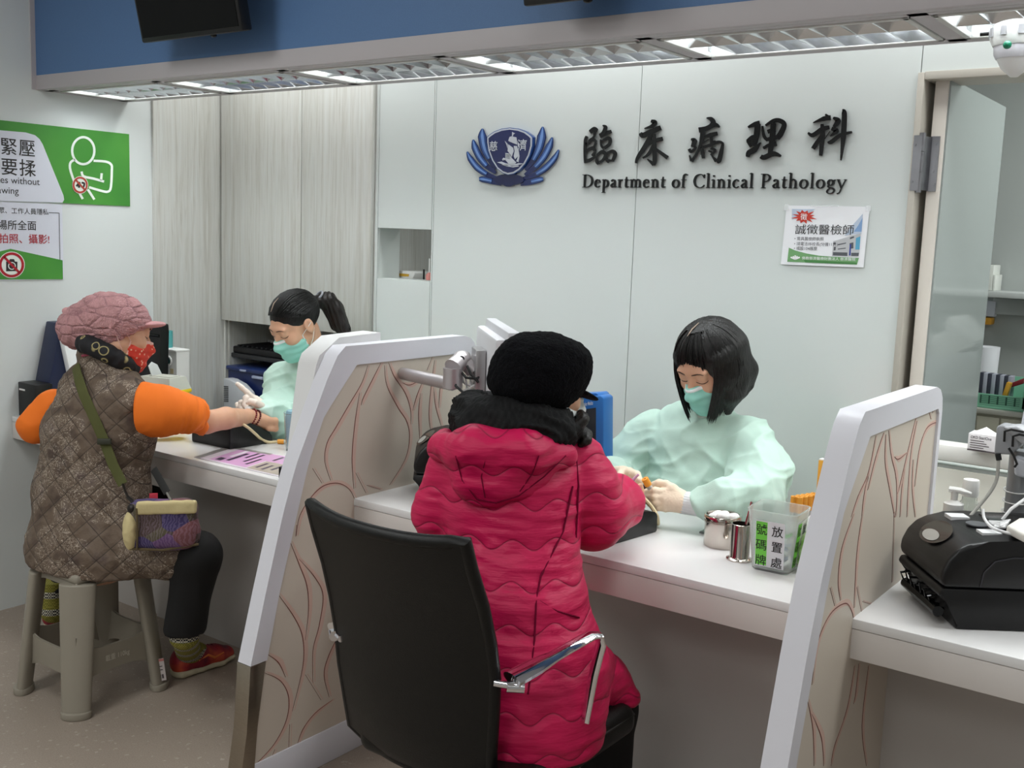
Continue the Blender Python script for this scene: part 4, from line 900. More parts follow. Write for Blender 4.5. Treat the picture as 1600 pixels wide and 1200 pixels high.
# ---- things in the open niche under the wall cabinet
def niche():
    zs = 0.64; x0 = XL+0.03
    t = thing('niche_printer', (x0+0.25, 3.27, zs), 'black ridged device on top of the blue bin in the niche', 'printer')
    b = MB(); b.box((x0, 3.13, 0.925), (x0+0.52, 3.36, 0.955), 0.006); b.obj('tray', M('niche_black', '#111114', rough=0.4), t)
    b = MB(); b.box((x0, 3.12, 0.905), (x0+0.52, 3.36, 0.925), 0.004); b.obj('rail', M('niche_grey', '#2a2b2e', rough=0.4), t)
    b = MB()
    for k in range(16): b.box((x0+0.02+k*0.031, 3.14, 0.955), (x0+0.032+k*0.031, 3.35, 0.962), 0.002)
    b.obj('ribs', M('niche_black2', '#1b1b1f', rough=0.5), t)
    t = thing('storage_bin', (x0+0.28, 3.2, zs), 'dark navy plastic bin in the niche behind the seated nurse', 'bin')
    b = MB(); b.prism([(x0+0.0, 3.1, zs), (x0+0.55, 3.1, zs), (x0+0.58, 3.1, 0.86), (x0+0.0, 3.1, 0.86)], (0, 0.24, 0), 0.01); b.obj('body', M('bin_navy', '#1c2a5c', rough=0.3), t)
    b = MB(); b.box((x0, 3.09, 0.85), (x0+0.58, 3.36, 0.87), 0.006); b.obj('rim', M('bin_navy2', '#243568', rough=0.3), t)
    b = MB(); b.box((x0+0.1, 3.085, 0.853), (x0+0.14, 3.092, 0.862), .002); b.box((x0+0.18, 3.085, 0.83), (x0+0.25, 3.1, 0.842), .003); b.obj('latch', M('bin_latch', '#aab2cc', rough=0.3), t)
    t = thing('centrifuge', (x0+0.06, 3.0, ZC-0.2), 'grey rounded machine with vent slots at the niche edge, left of the nurse', 'centrifuge')
    q = [P(x_, y_, y=3.03) for x_, y_ in ((349, 650), (349, 591), (358, 593), (372, 601), (384, 614), (390, 640), (391, 655))]
    z0 = 0.55; q[0][2] = z0; q[-1][2] = z0
    b = MB(); b.prism(q, (0, 0.05, 0), 0.004); b.obj('housing', M('machine_grey', '#c3c6cb', rough=0.4), t)
    b = MB()
    for k in range(9): u = P(349.5, 604+k*2.9, y=3.027); v = P(356, 604.5+k*2.9, y=3.027); b.prism([u, v, v+np.array((0, 0, 0.0025)), u+np.array((0, 0, 0.0025))], (0, 0.004, 0))
    b.obj('vent_slots', dark, t)
    for k in range(6):
        c = P(416+k*4.6, 549-k*0.35, y=3.33); blood_tube((c[0], c[1], 0.963), (0, 0, 1), c[2]-0.963+0.02, ['orange-capped tube standing in the niche, leftmost of the row', 'orange-capped tube standing in the niche, second of the row', 'orange-capped tube standing in the niche, third of the row', 'orange-capped tube standing in the niche, fourth of the row', 'orange-capped tube standing in the niche, fifth, nearest the nurse', 'orange-capped tube in the niche, hidden edge of the row by the mask'][k], '#c98a2c', 'tube row in the niche', 0.0075)
niche()
# ---- hatch things
def hatch():
    t = thing('sticker_box', P(640, 432, y=3.26), 'white box with a yellow strip on the ledge of the wall hatch', 'box')
    q = [P(x_, y_, y=3.24) for x_, y_ in ((617, 438), (644, 437), (649, 427), (646, 424), (617, 422))]
    MB().prism(q, (0, 0.1, 0), 0.002).obj('case', white_p, t)
    q = [P(x_, y_, y=3.238) for x_, y_ in ((617, 431), (638, 432), (639, 428.5), (617, 426.5))]; MB().prism(q, (0, 0.002, 0)).obj('strip', M('strip_yellow', '#d9ab3a', rough=0.5), t)
    c = P(662, 437.5, y=3.22); tag(MB().cyl(c, c+np.array((0.0, 0, 0.042)), 0.0035).obj('pen', black_p, None, c), 'thin black pen standing on the hatch ledge', 'pen')
    c = P(670.5, 438, y=3.2); t = thing('pump_bottle', c, 'small pink bottle with a white stem at the right of the hatch', 'bottle')
    MB().lathe(c, [(0, 0), (0.013, 0), (0.014, 0.02), (0.006, 0.03), (0, 0.03)], 16).obj('body', M('pink_liquid', '#d98b84', rough=0.3), t); MB().cyl(c+np.array((0, 0, 0.03)), c+np.array((0, 0, 0.085)), 0.003).obj('stem', white_p, t)
hatch()
# ================================================================== middle station
wedge_cushion((-1.475, 2.235, ZC), 0.19, 0.19, 0.075, 0.055, 'black vinyl arm cushion under the pink sleeve', -0.12)
def label_printer(a, ang, label, group, dotted=True):
    """a: near left bottom corner; long axis turned by ang from +x"""
    T = Matrix.Translation(Vector(a)) @ Matrix.Rotation(ang, 4, 'Z')
    t = thing('label_printer', a, label, 'label printer', group); blk = M('printer_black', '#0e0e10', rough=0.36); W_ = 0.235
    top = [(0.0, 0.085), (-0.008, 0.1), (-0.006, 0.12), (0.005, 0.145), (0.022, 0.164), (0.045, 0.176), (0.08, 0.183), (0.13, 0.186), (0.42, 0.187), (0.42, 0.085)]
    b = MB().at(T); b.prism([(x_, 0, z_) for x_, z_ in top], (0, W_, 0), 0.014, 3); b.obj('cover', blk, t)
    low = [(0.03, 0.0), (0.42, 0.0), (0.42, 0.0845), (-0.004, 0.0845), (-0.01, 0.07), (0.02, 0.045)]
    b = MB().at(T); b.prism([(x_, 0.001, z_) for x_, z_ in low], (0, W_-0.002, 0), 0.006, 2); b.obj('base', M('printer_black_lower', '#0a0a0c', rough=0.4), t)
    n_ = unit(np.array((-0.60, 0, 0.80))); c = np.array((0.024, W_*0.52, 0.1655))-n_*0.004
    e1 = unit((0.80, 0, 0.60)); b = MB().at(T)
    b.poly([c+n_*0.006+e1*0.032*math.cos(a_)+np.array((0, 0.056, 0))*math.sin(a_) for a_ in np.linspace(0, 2*math.pi, 29)[:-1]]); b.obj('window', M('printer_window', '#3b3833', rough=0.08), t)
    b = MB().at(T); b.poly([c+n_*0.007+e1*(-0.012)+e1*0.014*math.cos(a_)+np.array((0, 0.034, 0))*math.sin(a_) for a_ in np.linspace(0, math.pi*2, 25)[:-1]]); b.obj('label_roll', M('roll_white', '#a9a7a2', rough=0.5), t)
    if dotted:
        for (x0, y0, x1, y1) in ((0.085, 0.045, 0.125, 0.075), (0.07, 0.165, 0.11, 0.2)): MB().at(T).box((x0, y0, 0.18), (x1, y1, 0.1885)).obj('sticker', M('sticker_white', '#dfe0e2', rough=0.5), t)
        b = MB().at(T); b.lathe((0.105, 0.118, 0.186), [(0.0, 0.0025), (0.022, 0.0025), (0.022, 0)], 24); b.obj('badge', M('badge_grey', '#7d7f85', rough=0.3, metal=0.6), t)
        b = MB().at(T); b.box((0.145, 0.02, 0.1865), (0.4, W_-0.03, 0.189), 0.002); b.obj('top_panel', black_g, t)
        b = MB().at(T); b.tube([(0.07, -0.001, 0.09), (0.075, -0.001, 0.12), (0.095, -0.001, 0.143), (0.13, -0.001, 0.152), (0.4, -0.001, 0.154)], 0.0018, 6); b.obj('side_groove', M('groove_grey', '#3a3a3f', rough=0.25), t)
        b = MB().at(T)
        for k in range(7):
            y_ = 0.04+k*0.026; b.tube([(0.022, y_, 0.06), (-0.012, y_+0.006, 0.052+0.006*(k % 3)), (0.0, y_+0.012, 0.03), (0.03, y_+0.01, 0.025)], 0.003, 6)
        b.cyl((0.0, 0.02, 0.03), (0.0, 0.2, 0.03), 0.011); b.obj('paper_guide', black_g, t)
    return t
label_printer((-0.497, 2.165, ZC), math.radians(36), 'big black label printer with window and stickers on the right counter', 'black label printers')
label_printer((-1.893, 2.172, ZC), math.radians(40), 'black label printer half hidden behind the pink coat', 'black label printers', False)
def monitor():
    Nn, Ff, z0, z1 = np.array((-1.585, 2.185)), np.array((-1.90, 2.5)), 0.95, 1.252
    ex = unit(np.r_[Ff-Nn, 0]); nr = unit(np.array((0.707, 0.707, 0))); L = np.linalg.norm(Ff-Nn); c = np.r_[(Nn+Ff)/2, (z0+z1)/2]
    R = Matrix([[ex[i], nr[i], (0, 0, 1)[i]] for i in range(3)])
    t = thing('computer_monitor', (c[0], c[1], ZC), 'silver flat monitor on an arm, its ribbed back towards the partition', 'monitor')
    sil = M('monitor_silver', '#c9c9ce', rough=0.35)
    MB().rot_box(c, (L/2, 0.017, (z1-z0)/2), R, 0.006).obj('bezel', sil, t); MB().rot_box(c+nr*0.0175, (L/2-0.014, 0.001, (z1-z0)/2-0.014), R).obj('screen', black_g, t)
    MB().rot_box(c-nr*0.03, (L/2-0.022, 0.016, (z1-z0)/2-0.02), R, 0.01).obj('back_shell', M('monitor_back', '#d4d4d8', rough=0.4), t)
    b = MB()
    for k in range(14): b.rot_box(c-ex*(L/2-0.022)-nr*0.03+np.array((0, 0, 0.07-k*0.011)), (0.001, 0.012, 0.0022), R)
    b.obj('vent_slots', dark, t)
    m = c-nr*0.062; MB().rot_box(m, (0.05, 0.014, 0.085), R, 0.003).obj('mount_plate', M('mount_steel', '#a9a7a8', rough=0.35, metal=0.8), t)
    al = M('cast_aluminium', '#bdb7b9', rough=0.38, metal=0.7); a0 = m-nr*0.014+np.array((0, 0, 0.02)); a1 = P(722, 561, D=2.93); a2 = P(708, 575, D=2.9)
    MB().tube([a0, a1], 0.02, 16).obj('arm_head', al, t); k_ = MB(); k_.ball(a1, (0.026, 0.026, 0.024)); k_.tube([a1, (a1+a2)/2, a2], [0.024, 0.025, 0.027], 16); k_.obj('elbow', al, t)
    MB().cyl(a1-CD*0.03, a1-CD*0.02, 0.008).obj('bolt', dark, t)
    MB().tube([a2, a2-np.array((0, 0, 0.055))], 0.027, 20).obj('swivel', al, t)
    e = a2-np.array((0, 0, 0.045)); b = MB().tube([e, np.array((PX1+0.03, e[1]+0.05, e[2])), np.array((PX1+0.002, e[1]+0.06, e[2]))], 0.018, 12); b.obj('wall_arm', al, t)
    b = MB()
    for k in range(7):
        s0 = P(715+k*6, 575+(k % 3)*5, D=2.93); s1 = P(722+k*5, 612-(k % 2)*12, D=2.92); s2 = P(745+k*4, 600+(k % 4)*8, D=2.9); s3 = P(748+k*3, 575, D=2.94); b.tube([s0, s0*0.4+s1*0.6-np.array((0, 0, .01)), s1, s2, s3], 0.0032, 6)
    b.obj('white_cables', M('cable_white', '#d9d9da', rough=0.5), t)
    b = MB(); b.tube([P(712, 590, D=2.9), P(712, 603, D=2.88), P(722, 612, D=2.87), P(738, 622, D=2.86), P(745, 640, D=2.86)], 0.0035, 6); b.tube([P(718, 578, D=2.9), P(728, 590, D=2.88), P(745, 592, D=2.88), P(752, 585, D=2.9)], 0.004, 6); b.tube([P(730, 572, D=2.9), P(736, 585, D=2.88), P(748, 598, D=2.88)], 0.0035, 6); b.obj('black_cables', dark, t)
monitor()
def blue_monitor():
    y = 2.56; q = [P(x_, y_, y=y) for x_, y_ in ((880, 742), (930, 736), (943, 729), (943, 622), (938, 618), (880, 622))]
    t = thing('patient_monitor', P(915, 740, y=y), 'blue framed device with dark screen beside the curly hair', 'medical device')
    bl = M('device_blue', '#2f6fb8', rough=0.35)
    q[0][2] = q[1][2] = ZC; b = MB(); b.prism(q, (0, 0.055, 0), 0.005); b.obj('frame', bl, t)
    b = MB(); b.prism([P(x_, y_, y=y+0.01) for x_, y_ in ((885, 625), (936, 618), (931, 614), (885, 617))], (0, 0.06, 0), 0.002); b.obj('top_ridge', bl, t)
    b = MB(); b.prism([P(x_, y_, y=y-0.001) for x_, y_ in ((880, 714), (931, 713), (931, 637), (880, 645))], (0, 0.002, 0)); b.obj('screen', M('screen_dark_grey', '#3c3f44', rough=0.15), t)
    b = MB(); o = P(910, 635, y=y-0.001); text(b, 'Becker Medica', o, unit(P(927, 632, y=y)-P(910, 635, y=y)), (0, 0, 1), 0.016, 0.015, 0.0015, width=0.037); b.obj('lettering', M('ink_white2', '#eef2f6', rough=0.4), t)
    b = MB(); b.prism([P(x_, y_, y=y-0.001) for x_, y_ in ((930, 729), (933, 728), (933, 720), (931, 720))], (0, 0.0018, 0)); b.obj('sticker', white_p, t)
blue_monitor()
# stainless jar with cotton balls, tweezers cup
ss = M('stainless', '#c8c0b8', rough=0.14, metal=1.0)
def jar():
    c = P(1127, 852, z=ZC); c[2] = ZC; r = 0.044; h = 0.079
    t = thing('steel_jar', c, 'round stainless steel jar full of cotton balls', 'jar')
    MB().lathe(c, [(0, 0), (r-0.002, 0), (r, 0.003), (r, h-0.012), (r+0.0025, h-0.010), (r+0.0025, h-0.002), (r+0.001, h), (r-0.003, h), (r-0.003, 0.008), (0, 0.008)], 40).obj('jar', ss, t)
    MB().tube([c+np.array(((r+0.002)*math.cos(a_), (r+0.002)*math.sin(a_), h-0.016)) for a_ in np.linspace(0, 2*math.pi, 33)[:-1]], 0.0016, 6, closed=True).obj('rim_band', ss, t)
    cot = M('cotton', '#f3f2f0', rough=0.95, bump=0.6, bump_scale=150)
    pos = [(-0.02, -0.012, 0), (0.004, -0.018, 0.006), (0.022, -0.004, 0.004), (-0.004, 0.012, 0.003), (0.02, 0.018, 0), (-0.022, 0.014, 0)]
    nm = ['front left', 'front middle', 'front right', 'centre', 'back right', 'back left']
    for (x_, y_, z_), n_ in zip(pos, nm):
        o = c+np.array((x_, y_, h-0.008+z_)); S = SDF(0.002); S.ell(o, (0.014, 0.011, 0.010)); S.ell(o+np.array((0.004, 0.002, 0.003)), (0.009, 0.009, 0.008), k=0.006)
        tag(S.obj('cotton_ball', cot, None, None, o), 'white cotton ball in the steel jar, '+n_, 'cotton ball', 'cotton balls in the steel jar')
    c = P(1155, 874, z=ZC); c[2] = ZC; r = 0.0235; h = 0.088
    t = thing('steel_cup', c, 'tall narrow stainless cup between the jar and the ticket box', 'cup')
    MB().lathe(c, [(0, 0), (r+0.008, 0), (r+0.008, 0.003), (r+0.001, 0.006), (r, 0.008), (r, h-0.001), (r-0.002, h), (r-0.002, 0.01), (0, 0.01)], 32).obj('cup', ss, t)
    t = thing('tweezers', c+np.array((0.006, 0, 0.012)), 'steel tweezers standing in the tall stainless cup', 'tweezers')
    for s_ in (-1, 1):
        MB().tube([c+np.array((0.004, s_*0.007, 0.012)), c+np.array((0.012, s_*0.006, 0.08)), c+np.array((0.022, 0.0005*s_, 0.145))], [0.0025, 0.004, 0.003], 8, flat=(1, 0.5)).obj('arm', ss, t)
jar()
def ticket_box():
    cb = P(1207, 893, z=ZC); cb[2] = ZC; ang = math.radians(4)
    c = cb+np.array((-0.006, 0.030, 0)); T = Matrix.Translation(Vector(c)) @ Matrix.Rotation(ang, 4, 'Z') @ Matrix.Scale(1.1, 4)
    t = thing('ticket_box', c, 'clear plastic box with green lettered label for used number tickets', 'plastic box')
    cl = M('clear_box', '#f4f8f6', rough=0.22, trans=0.8, ior=1.15)
    hb, ht, H = 0.041, 0.053, 0.132
    def rr(h_, r_): return [(sx*(h_-r_)+r_*math.cos(a_), sy*(h_-r_)+r_*math.sin(a_)) for (sx, sy, a0) in ((1, 1, 0), (-1, 1, 90), (-1, -1, 180), (1, -1, 270)) for a_ in np.radians(np.linspace(a0, a0+90, 6))]
    rings = [(hb-0.004, 0.012, 0.0), (hb, 0.014, 0.004), (hb+(ht-hb)*0.93, 0.016, H*0.93), (ht, 0.017, H*0.94), (ht+0.002, 0.017, H), (ht-0.001, 0.016, H), (hb+(ht-hb)*0.9-0.002, 0.014, H*0.92), (hb-0.002, 0.012, 0.006), (hb-0.02, 0.01, 0.005)]
    b = MB().at(T); vs = []
    for h_, r_, z_ in rings: vs += [(x_, y_, z_) for x_, y_ in rr(h_, r_)]
    n = 24; fs = [(i*n+k, i*n+(k+1) % n, (i+1)*n+(k+1) % n, (i+1)*n+k) for i in range(len(rings)-1) for k in range(n)]+[tuple(range(n-1, -1, -1)), tuple((len(rings)-1)*n+k for k in range(n))]
    b._add(vs, fs, True); b.obj('box', cl, t)
    # labels on the front (-y) and the right (+x) side
    lab = M('label_card', '#dcdde2', rough=0.5); grn = M('label_green', '#74d04a', rough=0.5); ink = M('label_ink', '#151515', rough=0.5)
    def side(rot, which):
        Tr = T @ Matrix.Rotation(rot, 4, 'Z'); slope = (ht-hb)/H; yy = lambda z_: -(hb+slope*z_)-0.0012
        def uv(u, z_, o=0.0): return Tr @ Vector((u, yy(z_)-o, z_))
        z0, z1 = 0.012, 0.112; b = MB(); b.poly([uv(-0.031, z0), uv(0.031, z0), uv(0.031, z1), uv(-0.031, z1)]); b.obj('label', lab, t)
        b = MB(); b.poly([uv(-0.03, z0+0.003, 0.0004), uv(-0.006, z0+0.003, 0.0004), uv(-0.006, z1-0.003, 0.0004), uv(-0.03, z1-0.003, 0.0004)]); b.obj('label_green_band', grn, t)
        b = MB(); rt = np.array(uv(1, 0))-np.array(uv(0, 0)); up = np.array(uv(0, 1))-np.array(uv(0, 0))
        for col, s_ in ((-0.0305, '號碼牌'), (0.003, '放置處')):
            for k, ch in enumerate(s_): text(b, ch, np.array(uv(col, 0.083-k*0.0335, 0.0)), rt, up, 0.0275, 0.006, 0.0008)
        b.obj('label_lettering', ink, t)
    side(0, 0); side(math.pi/2, 1)
    paper = [M('slip_white', '#dfe3e6', rough=0.7), M('slip_green', '#3f8f3c', rough=0.7), M('slip_grey', '#8f99a2', rough=0.7), M('slip_blue', '#8fa3c2', rough=0.7)]
    rnd = random.Random(3)
    for k in range(14):
        o = T @ Vector((rnd.uniform(-0.022, 0.026), rnd.uniform(-0.022, 0.022), 0.012+0.0045*k)); R = Matrix.Rotation(rnd.uniform(0, 3), 3, 'Z') @ Matrix.Rotation(rnd.uniform(-0.5, 0.5), 3, 'X')
        nm = ['white', 'green', 'grey', 'bluish'][k % 4]
        b = MB(); a_ = np.array(o); ex = np.array(R.col[0]); ey = np.array(R.col[1]); ez = np.array(R.col[2])
        for i in range(4):
            p0 = -1+i*0.5; p1 = p0+0.5; h0 = 0.004*math.sin(i*1.7+k); h1 = 0.004*math.sin((i+1)*1.7+k)
            b.poly([a_+ex*0.013*p0-ey*0.009+ez*h0, a_+ex*0.013*p1-ey*0.009+ez*h1, a_+ex*0.013*p1+ey*0.009+ez*h1, a_+ex*0.013*p0+ey*0.009+ez*h0])
        tag(b.obj('number_ticket', paper[k % 4], None, a_), f'crumpled {nm} number ticket in the clear lettered box', 'ticket', nm+' tickets in the clear box')
ticket_box()
def right_corner_items():
    c = P(1272, 840, z=ZC); c[2] = ZC
    c = np.array((-0.832, 2.35, ZC)); t = thing('foil_bag', c, 'crumpled clear and green wrapper bag beside the right partition', 'bag')
    S = SDF(0.004); S.ell(c+np.array((0, 0, 0.045)), (0.038, 0.035, 0.045)); S.ell(c+np.array((0.01, 0, 0.085)), (0.025, 0.025, 0.025), k=0.02)
    S.obj('wrapper', M('wrapper_foil', '#cfe3b8', rough=0.15, spec=0.8, noise_scale=40, col2='#7fae58'), t, lambda V, Nn: 0.006*ridge(nz(V, 45)))
    c = np.array((-0.856, 2.435, ZC)); t = thing('round_bottle', c, 'white round-shouldered bottle behind the clear lettered box', 'bottle')
    MB().lathe(c, [(0, 0), (0.03, 0), (0.033, 0.01), (0.033, 0.075), (0.028, 0.1), (0.014, 0.118), (0, 0.122)], 28).obj('body', white_p, t)
    for r_ in range(2):
        for k in range(5):
            o = np.array((-0.934+0.006*k+r_*0.014, 2.475+0.017*k, ZC+0.004)); blood_tube(o, (0, 0, 1), 0.138, f'orange-capped tube behind the clear box, {NTH[k]} from the front, {["left", "right"][r_]} row', '#e39a2e', 'orange tubes in the counter rack', 0.0065)
    t = thing('tube_rack', (-0.91, 2.51, ZC), 'tube rack behind the clear lettered box', 'rack')
    b = MB(); b.box((-0.947, 2.463, ZC), (-0.885, 2.557, ZC+0.004)); b.obj('foot', grey_p, t)
    b = MB()
    for z_ in (0.045,): b.box((-0.949, 2.462, ZC+z_), (-0.945, 2.558, ZC+z_+0.02)); b.box((-0.887, 2.462, ZC+z_), (-0.883, 2.558, ZC+z_+0.02)); b.box((-0.945, 2.462, ZC+z_), (-0.887, 2.466, ZC+z_+0.02))
    b.obj('rail', grey_p, t)
    c = np.array((-0.885, 2.58, ZC)); t = thing('box', c, 'pink carton leaning behind the orange tubes', 'box')
    b = MB().at(Matrix.Translation(Vector(c)) @ Matrix.Rotation(0.18, 4, 'Y')); b.box((-0.045, -0.02, 0), (0.03, 0.02, 0.155), 0.002); b.obj('carton', M('carton_pink', '#e39bcb', rough=0.5), t)
    q = P(1279, 719, y=2.6); t = thing('folder', (q[0]+0.04, 2.6, ZC), 'yellow orange folder standing behind the right partition', 'folder')
    b = MB(); b.box((q[0], 2.6, ZC), (q[0]+0.1, 2.625, q[2]), 0.001); b.obj('cover', M('folder_yellow', '#e0a53a', rough=0.5), t)
    b = MB(); b.box((q[0]+0.001, 2.602, q[2]-0.002), (q[0]+0.099, 2.622, q[2]+0.003)); b.obj('paper_edge', white_p, t)
    c = P(1095, 832, z=ZC); t = thing('acrylic_holder', c, 'small clear acrylic plate on the counter left of the steel jar', 'plate')
    b = MB(); b.box((c[0], c[1]-0.01, ZC), (c[0]+0.09, c[1]+0.07, ZC+0.005), 0.001); b.obj('plate', M('acrylic', '#e6ecec', rough=0.05, trans=0.85, ior=1.3), t)
right_corner_items()
# ================================================================== right station
def right_station():
    c = np.array((-0.53, 2.45, ZC)); c = P(1489, 800, y=2.47); c[2] = ZC; zt = P(1489, 758, y=2.47)[2]-ZC; k = zt/0.225
    t = thing('pump_bottle', c, 'white pump bottle behind the big black label printer', 'bottle')
    MB().lathe(c, [(0, 0), (0.038*k, 0), (0.04*k, 0.01*k), (0.04*k, 0.11*k), (0.034*k, 0.135*k), (0.021*k, 0.15*k), (0.019*k, 0.155*k)], 28).obj('body', M('bottle_milky', '#e9ecee', rough=0.3), t)
    MB().lathe(c+np.array((0, 0, 0.155*k)), [(0.021*k, 0), (0.021*k, 0.03*k), (0.013*k, 0.034*k), (0.007*k, 0.038*k), (0.008*k, 0.062*k)], 24).obj('collar', white_p, t)
    b = MB(); h = c+np.array((0, 0, 0.215*k)); b.tube([h+np.array((-0.012, 0, 0)), h+np.array((0.012, 0.002, 0)), h+np.array((0.034, 0.004, -0.004))], [0.010, 0.010, 0.005], 10, flat=(0.7, 1)); b.obj('pump_head', white_p, t)
    c = P(1514, 790, y=2.54); c[2] = ZC; zt = P(1514, 748, y=2.54)[2]-ZC; k = zt/0.24
    t = thing('clear_bottle', c, 'clear bottle with a white cap next to the pump bottle', 'bottle')
    MB().lathe(c, [(0, 0), (0.034*k, 0), (0.036*k, 0.01*k), (0.036*k, 0.13*k), (0.026*k, 0.175*k), (0.017*k, 0.19*k), (0.016*k, 0.205*k), (0.013*k, 0.205*k), (0.014*k, 0.188*k), (0.033*k, 0.128*k), (0.033*k, 0.012*k), (0, 0.01*k)], 28).obj('body', M('clear_pet', '#eef2f0', rough=0.06, trans=0.92, ior=1.25), t)
    MB().lathe(c+np.array((0, 0, 0.205*k)), [(0.0175*k, -0.005), (0.0185*k, 0.0), (0.0185*k, 0.03*k), (0.017*k, 0.034*k), (0, 0.034*k)], 24).obj('cap', white_p, t)
    b = MB(); fr = unit(EYE-c); fr[2] = 0; fr = unit(fr); rt = np.cross((0, 0, 1), fr)
    text(b, 'Lotion', c+np.array((0, 0, 0.075*k))+fr*0.0365*k-rt*0.016, rt, (0, 0, 1), 0.013, 0.0, 0.0012); b.obj('lettering', M('ink_grey2', '#55585a', rough=0.5), t)
    # carton with print on the ledge
    z = 0.966; a = P(1511, 703, z=z); b_ = P(1556, 706, z=z); x0, x1 = a[0], b_[0]; y0 = a[1]; h = P(1512, 676, y=y0)[2]-z
    t = thing('glove_box', ((x0+x1)/2, y0, z), 'white printed carton lying on the ledge of the lab opening', 'box')
    b = MB(); b.box((x0, y0, z), (x1+0.012, y0+0.06, z+h), 0.001); b.obj('carton', M('carton_white', '#e3dfe1', rough=0.6), t)
    b = MB(); b.prism([(x0+0.006, y0+0.008, z+h), (x1, y0+0.008, z+h), ((x0+x1)/2, y0+0.02, z+h+0.014)], (0, 0.03, 0)); b.obj('flap', M('tissue', '#efefef', rough=0.7), t)
    b = MB(); text(b, 'OKD SteriOne', (x0+0.006, y0-0.0005, z+h*0.72), (1, 0, 0), (0, 0, 1), 0.011, 0.01, 0.0006, width=(x1-x0)*0.8)
    for k in range(5): b.box((x0+0.006, y0-0.0008, z+h*0.58-k*0.0062), (x0+(x1-x0)*(0.62+0.1*((k*7) % 3)), y0, z+h*0.58-k*0.0062+0.002))
    b.box((x0, y0-0.0008, z), (x1+0.012, y0, z+0.004)); b.obj('print', M('ink_brown', '#5b5356', rough=0.6), t)
    # monitor arm at the right picture edge
    al = M('arm_grey', '#8f9195', rough=0.45); t = thing('monitor_arm', (-0.42, 2.5, ZC), 'grey jointed monitor arm on a pole at the right picture edge', 'monitor arm')
    pc = P(1590, 760, y=2.52); pb = pc.copy(); pb[2] = ZC
    b = MB().tube([pb, (pc[0], pc[1], 1.07)], 0.023, 20); b.obj('pole', M('pole_grey', '#8b8d90', rough=0.35, metal=0.5), t)
    b = MB()
    for k in range(5): z_ = 0.885+0.024*k; b.tube([(pc[0]+0.027*math.cos(a_), pc[1]+0.027*math.sin(a_), z_+0.003*math.sin(a_)) for a_ in np.linspace(0, 2*math.pi, 21)[:-1]], 0.0015, 5, closed=True)
    b.obj('wire_coil', M('wire_white', '#d5d5d3', rough=0.5), t)
    q = [P(x_, y_, y=2.46) for x_, y_ in ((1553, 709), (1557, 667), (1562, 664), (1588, 668), (1592, 700), (1578, 711))]; b = MB(); b.prism(q, (0, 0.05, 0), 0.006, 3); b.obj('joint_block', al, t)
    q = [P(x_, y_, y=2.455) for x_, y_ in ((1566, 667), (1590, 666), (1625, 692), (1625, 712), (1590, 690))]; b = MB(); b.prism(q, (0, 0.05, 0), 0.005, 3); b.obj('arm_link', M('arm_light_grey', '#a7a9ad', rough=0.4), t)
    q = [P(x_, y_, y=2.47) for x_, y_ in ((1583, 712), (1612, 722), (1612, 748), (1600, 748), (1584, 744))]; b = MB(); b.prism(q, (0, 0.05, 0), 0.008, 3); b.obj('lower_joint', M('arm_clear_grey', '#b9bcc4', rough=0.2), t)
    b = MB()
    for dx in (0, 13): b.tube([P(1569+dx, 690+dx*0.6, y=2.448), P(1570+dx, 674+dx*0.6, y=2.446), P(1580+dx, 671+dx*0.6, y=2.446), P(1600+dx, 675+dx*0.6, y=2.448)], 0.0026, 6)
    b.tube([P(1576, 700, y=2.45), P(1584, 712, y=2.45), P(1589, 725, y=2.45), P(1585, 730, y=2.45)], 0.0026, 6); b.obj('cable_tie', dark, t)
    b = MB(); b.tube([P(1559, 709, y=2.46), P(1561, 719, y=2.46)], 0.006, 10); b.obj('plug', dark, t)
    b = MB(); b.prism([P(x_, y_, y=2.6) for x_, y_ in ((1594, 668), (1602, 630), (1640, 620), (1640, 690))], (0, 0.02, 0), 0.002)
    tag(b.obj('paper_sheet', M('paper_bluish', '#dfe3ee', rough=0.6), None, P(1600, 660, y=2.6)), 'white sheet at the right picture edge behind the monitor arm', 'paper')
    wc = M('cable_grey', '#a3a29c', rough=0.5)
    b = band('c', [P(1560, 715, y=2.46), P(1558, 745, y=2.45), P(1549, 766, y=2.44), P(1530, 790, y=2.42), P(1515, 808, y=2.4), P(1512, 818, y=2.39)], 0.0038, None, None)
    tag(b.obj('cable', wc, None, P(1549, 766, y=2.44)), 'grey cable from the monitor arm down behind the black printer', 'cable')
    zt = ZC+0.19
    b = band('c', [P(1566, 832, z=zt+0.05), P(1537, 797, z=zt+0.05), P(1540, 815, z=zt+0.02), P(1556, 828, z=zt+0.008), P(1580, 835, z=zt+0.006), P(1596, 835, z=zt+0.012)], 0.003, None, None)
    b = band('c', [P(1536, 796, z=zt+0.03), P(1538, 810, z=zt+0.015), P(1550, 824, z=zt+0.006), P(1575, 833, z=zt+0.006), P(1596, 836, z=zt+0.01)], 0.0032, None, None)
    b.tube([P(1566, 812, z=zt+0.006), P(1580, 795, z=zt+0.03), P(1604, 778, z=zt+0.05)], 0.0035, 8)
    for k in range(3): b.tube([P(1545+k*2, 815+k*2, z=zt+0.005), P(1562, 816+k*3, z=zt+0.008), P(1578-k, 813+k*2, z=zt+0.008), P(1570, 820+k*2, z=zt+0.006), P(1553, 821+k, z=zt+0.005)], 0.003, 6)
    tag(b.obj('cable', M('cable_white', '#d9d9da', rough=0.5), None, P(1562, 818, z=zt)), 'white cable coiled on top of the big black printer', 'cable')
    q = [P(x_, y_, z=zt+0.002) for x_, y_ in ((1571, 834), (1600, 849), (1650, 845), (1640, 820), (1590, 822))]
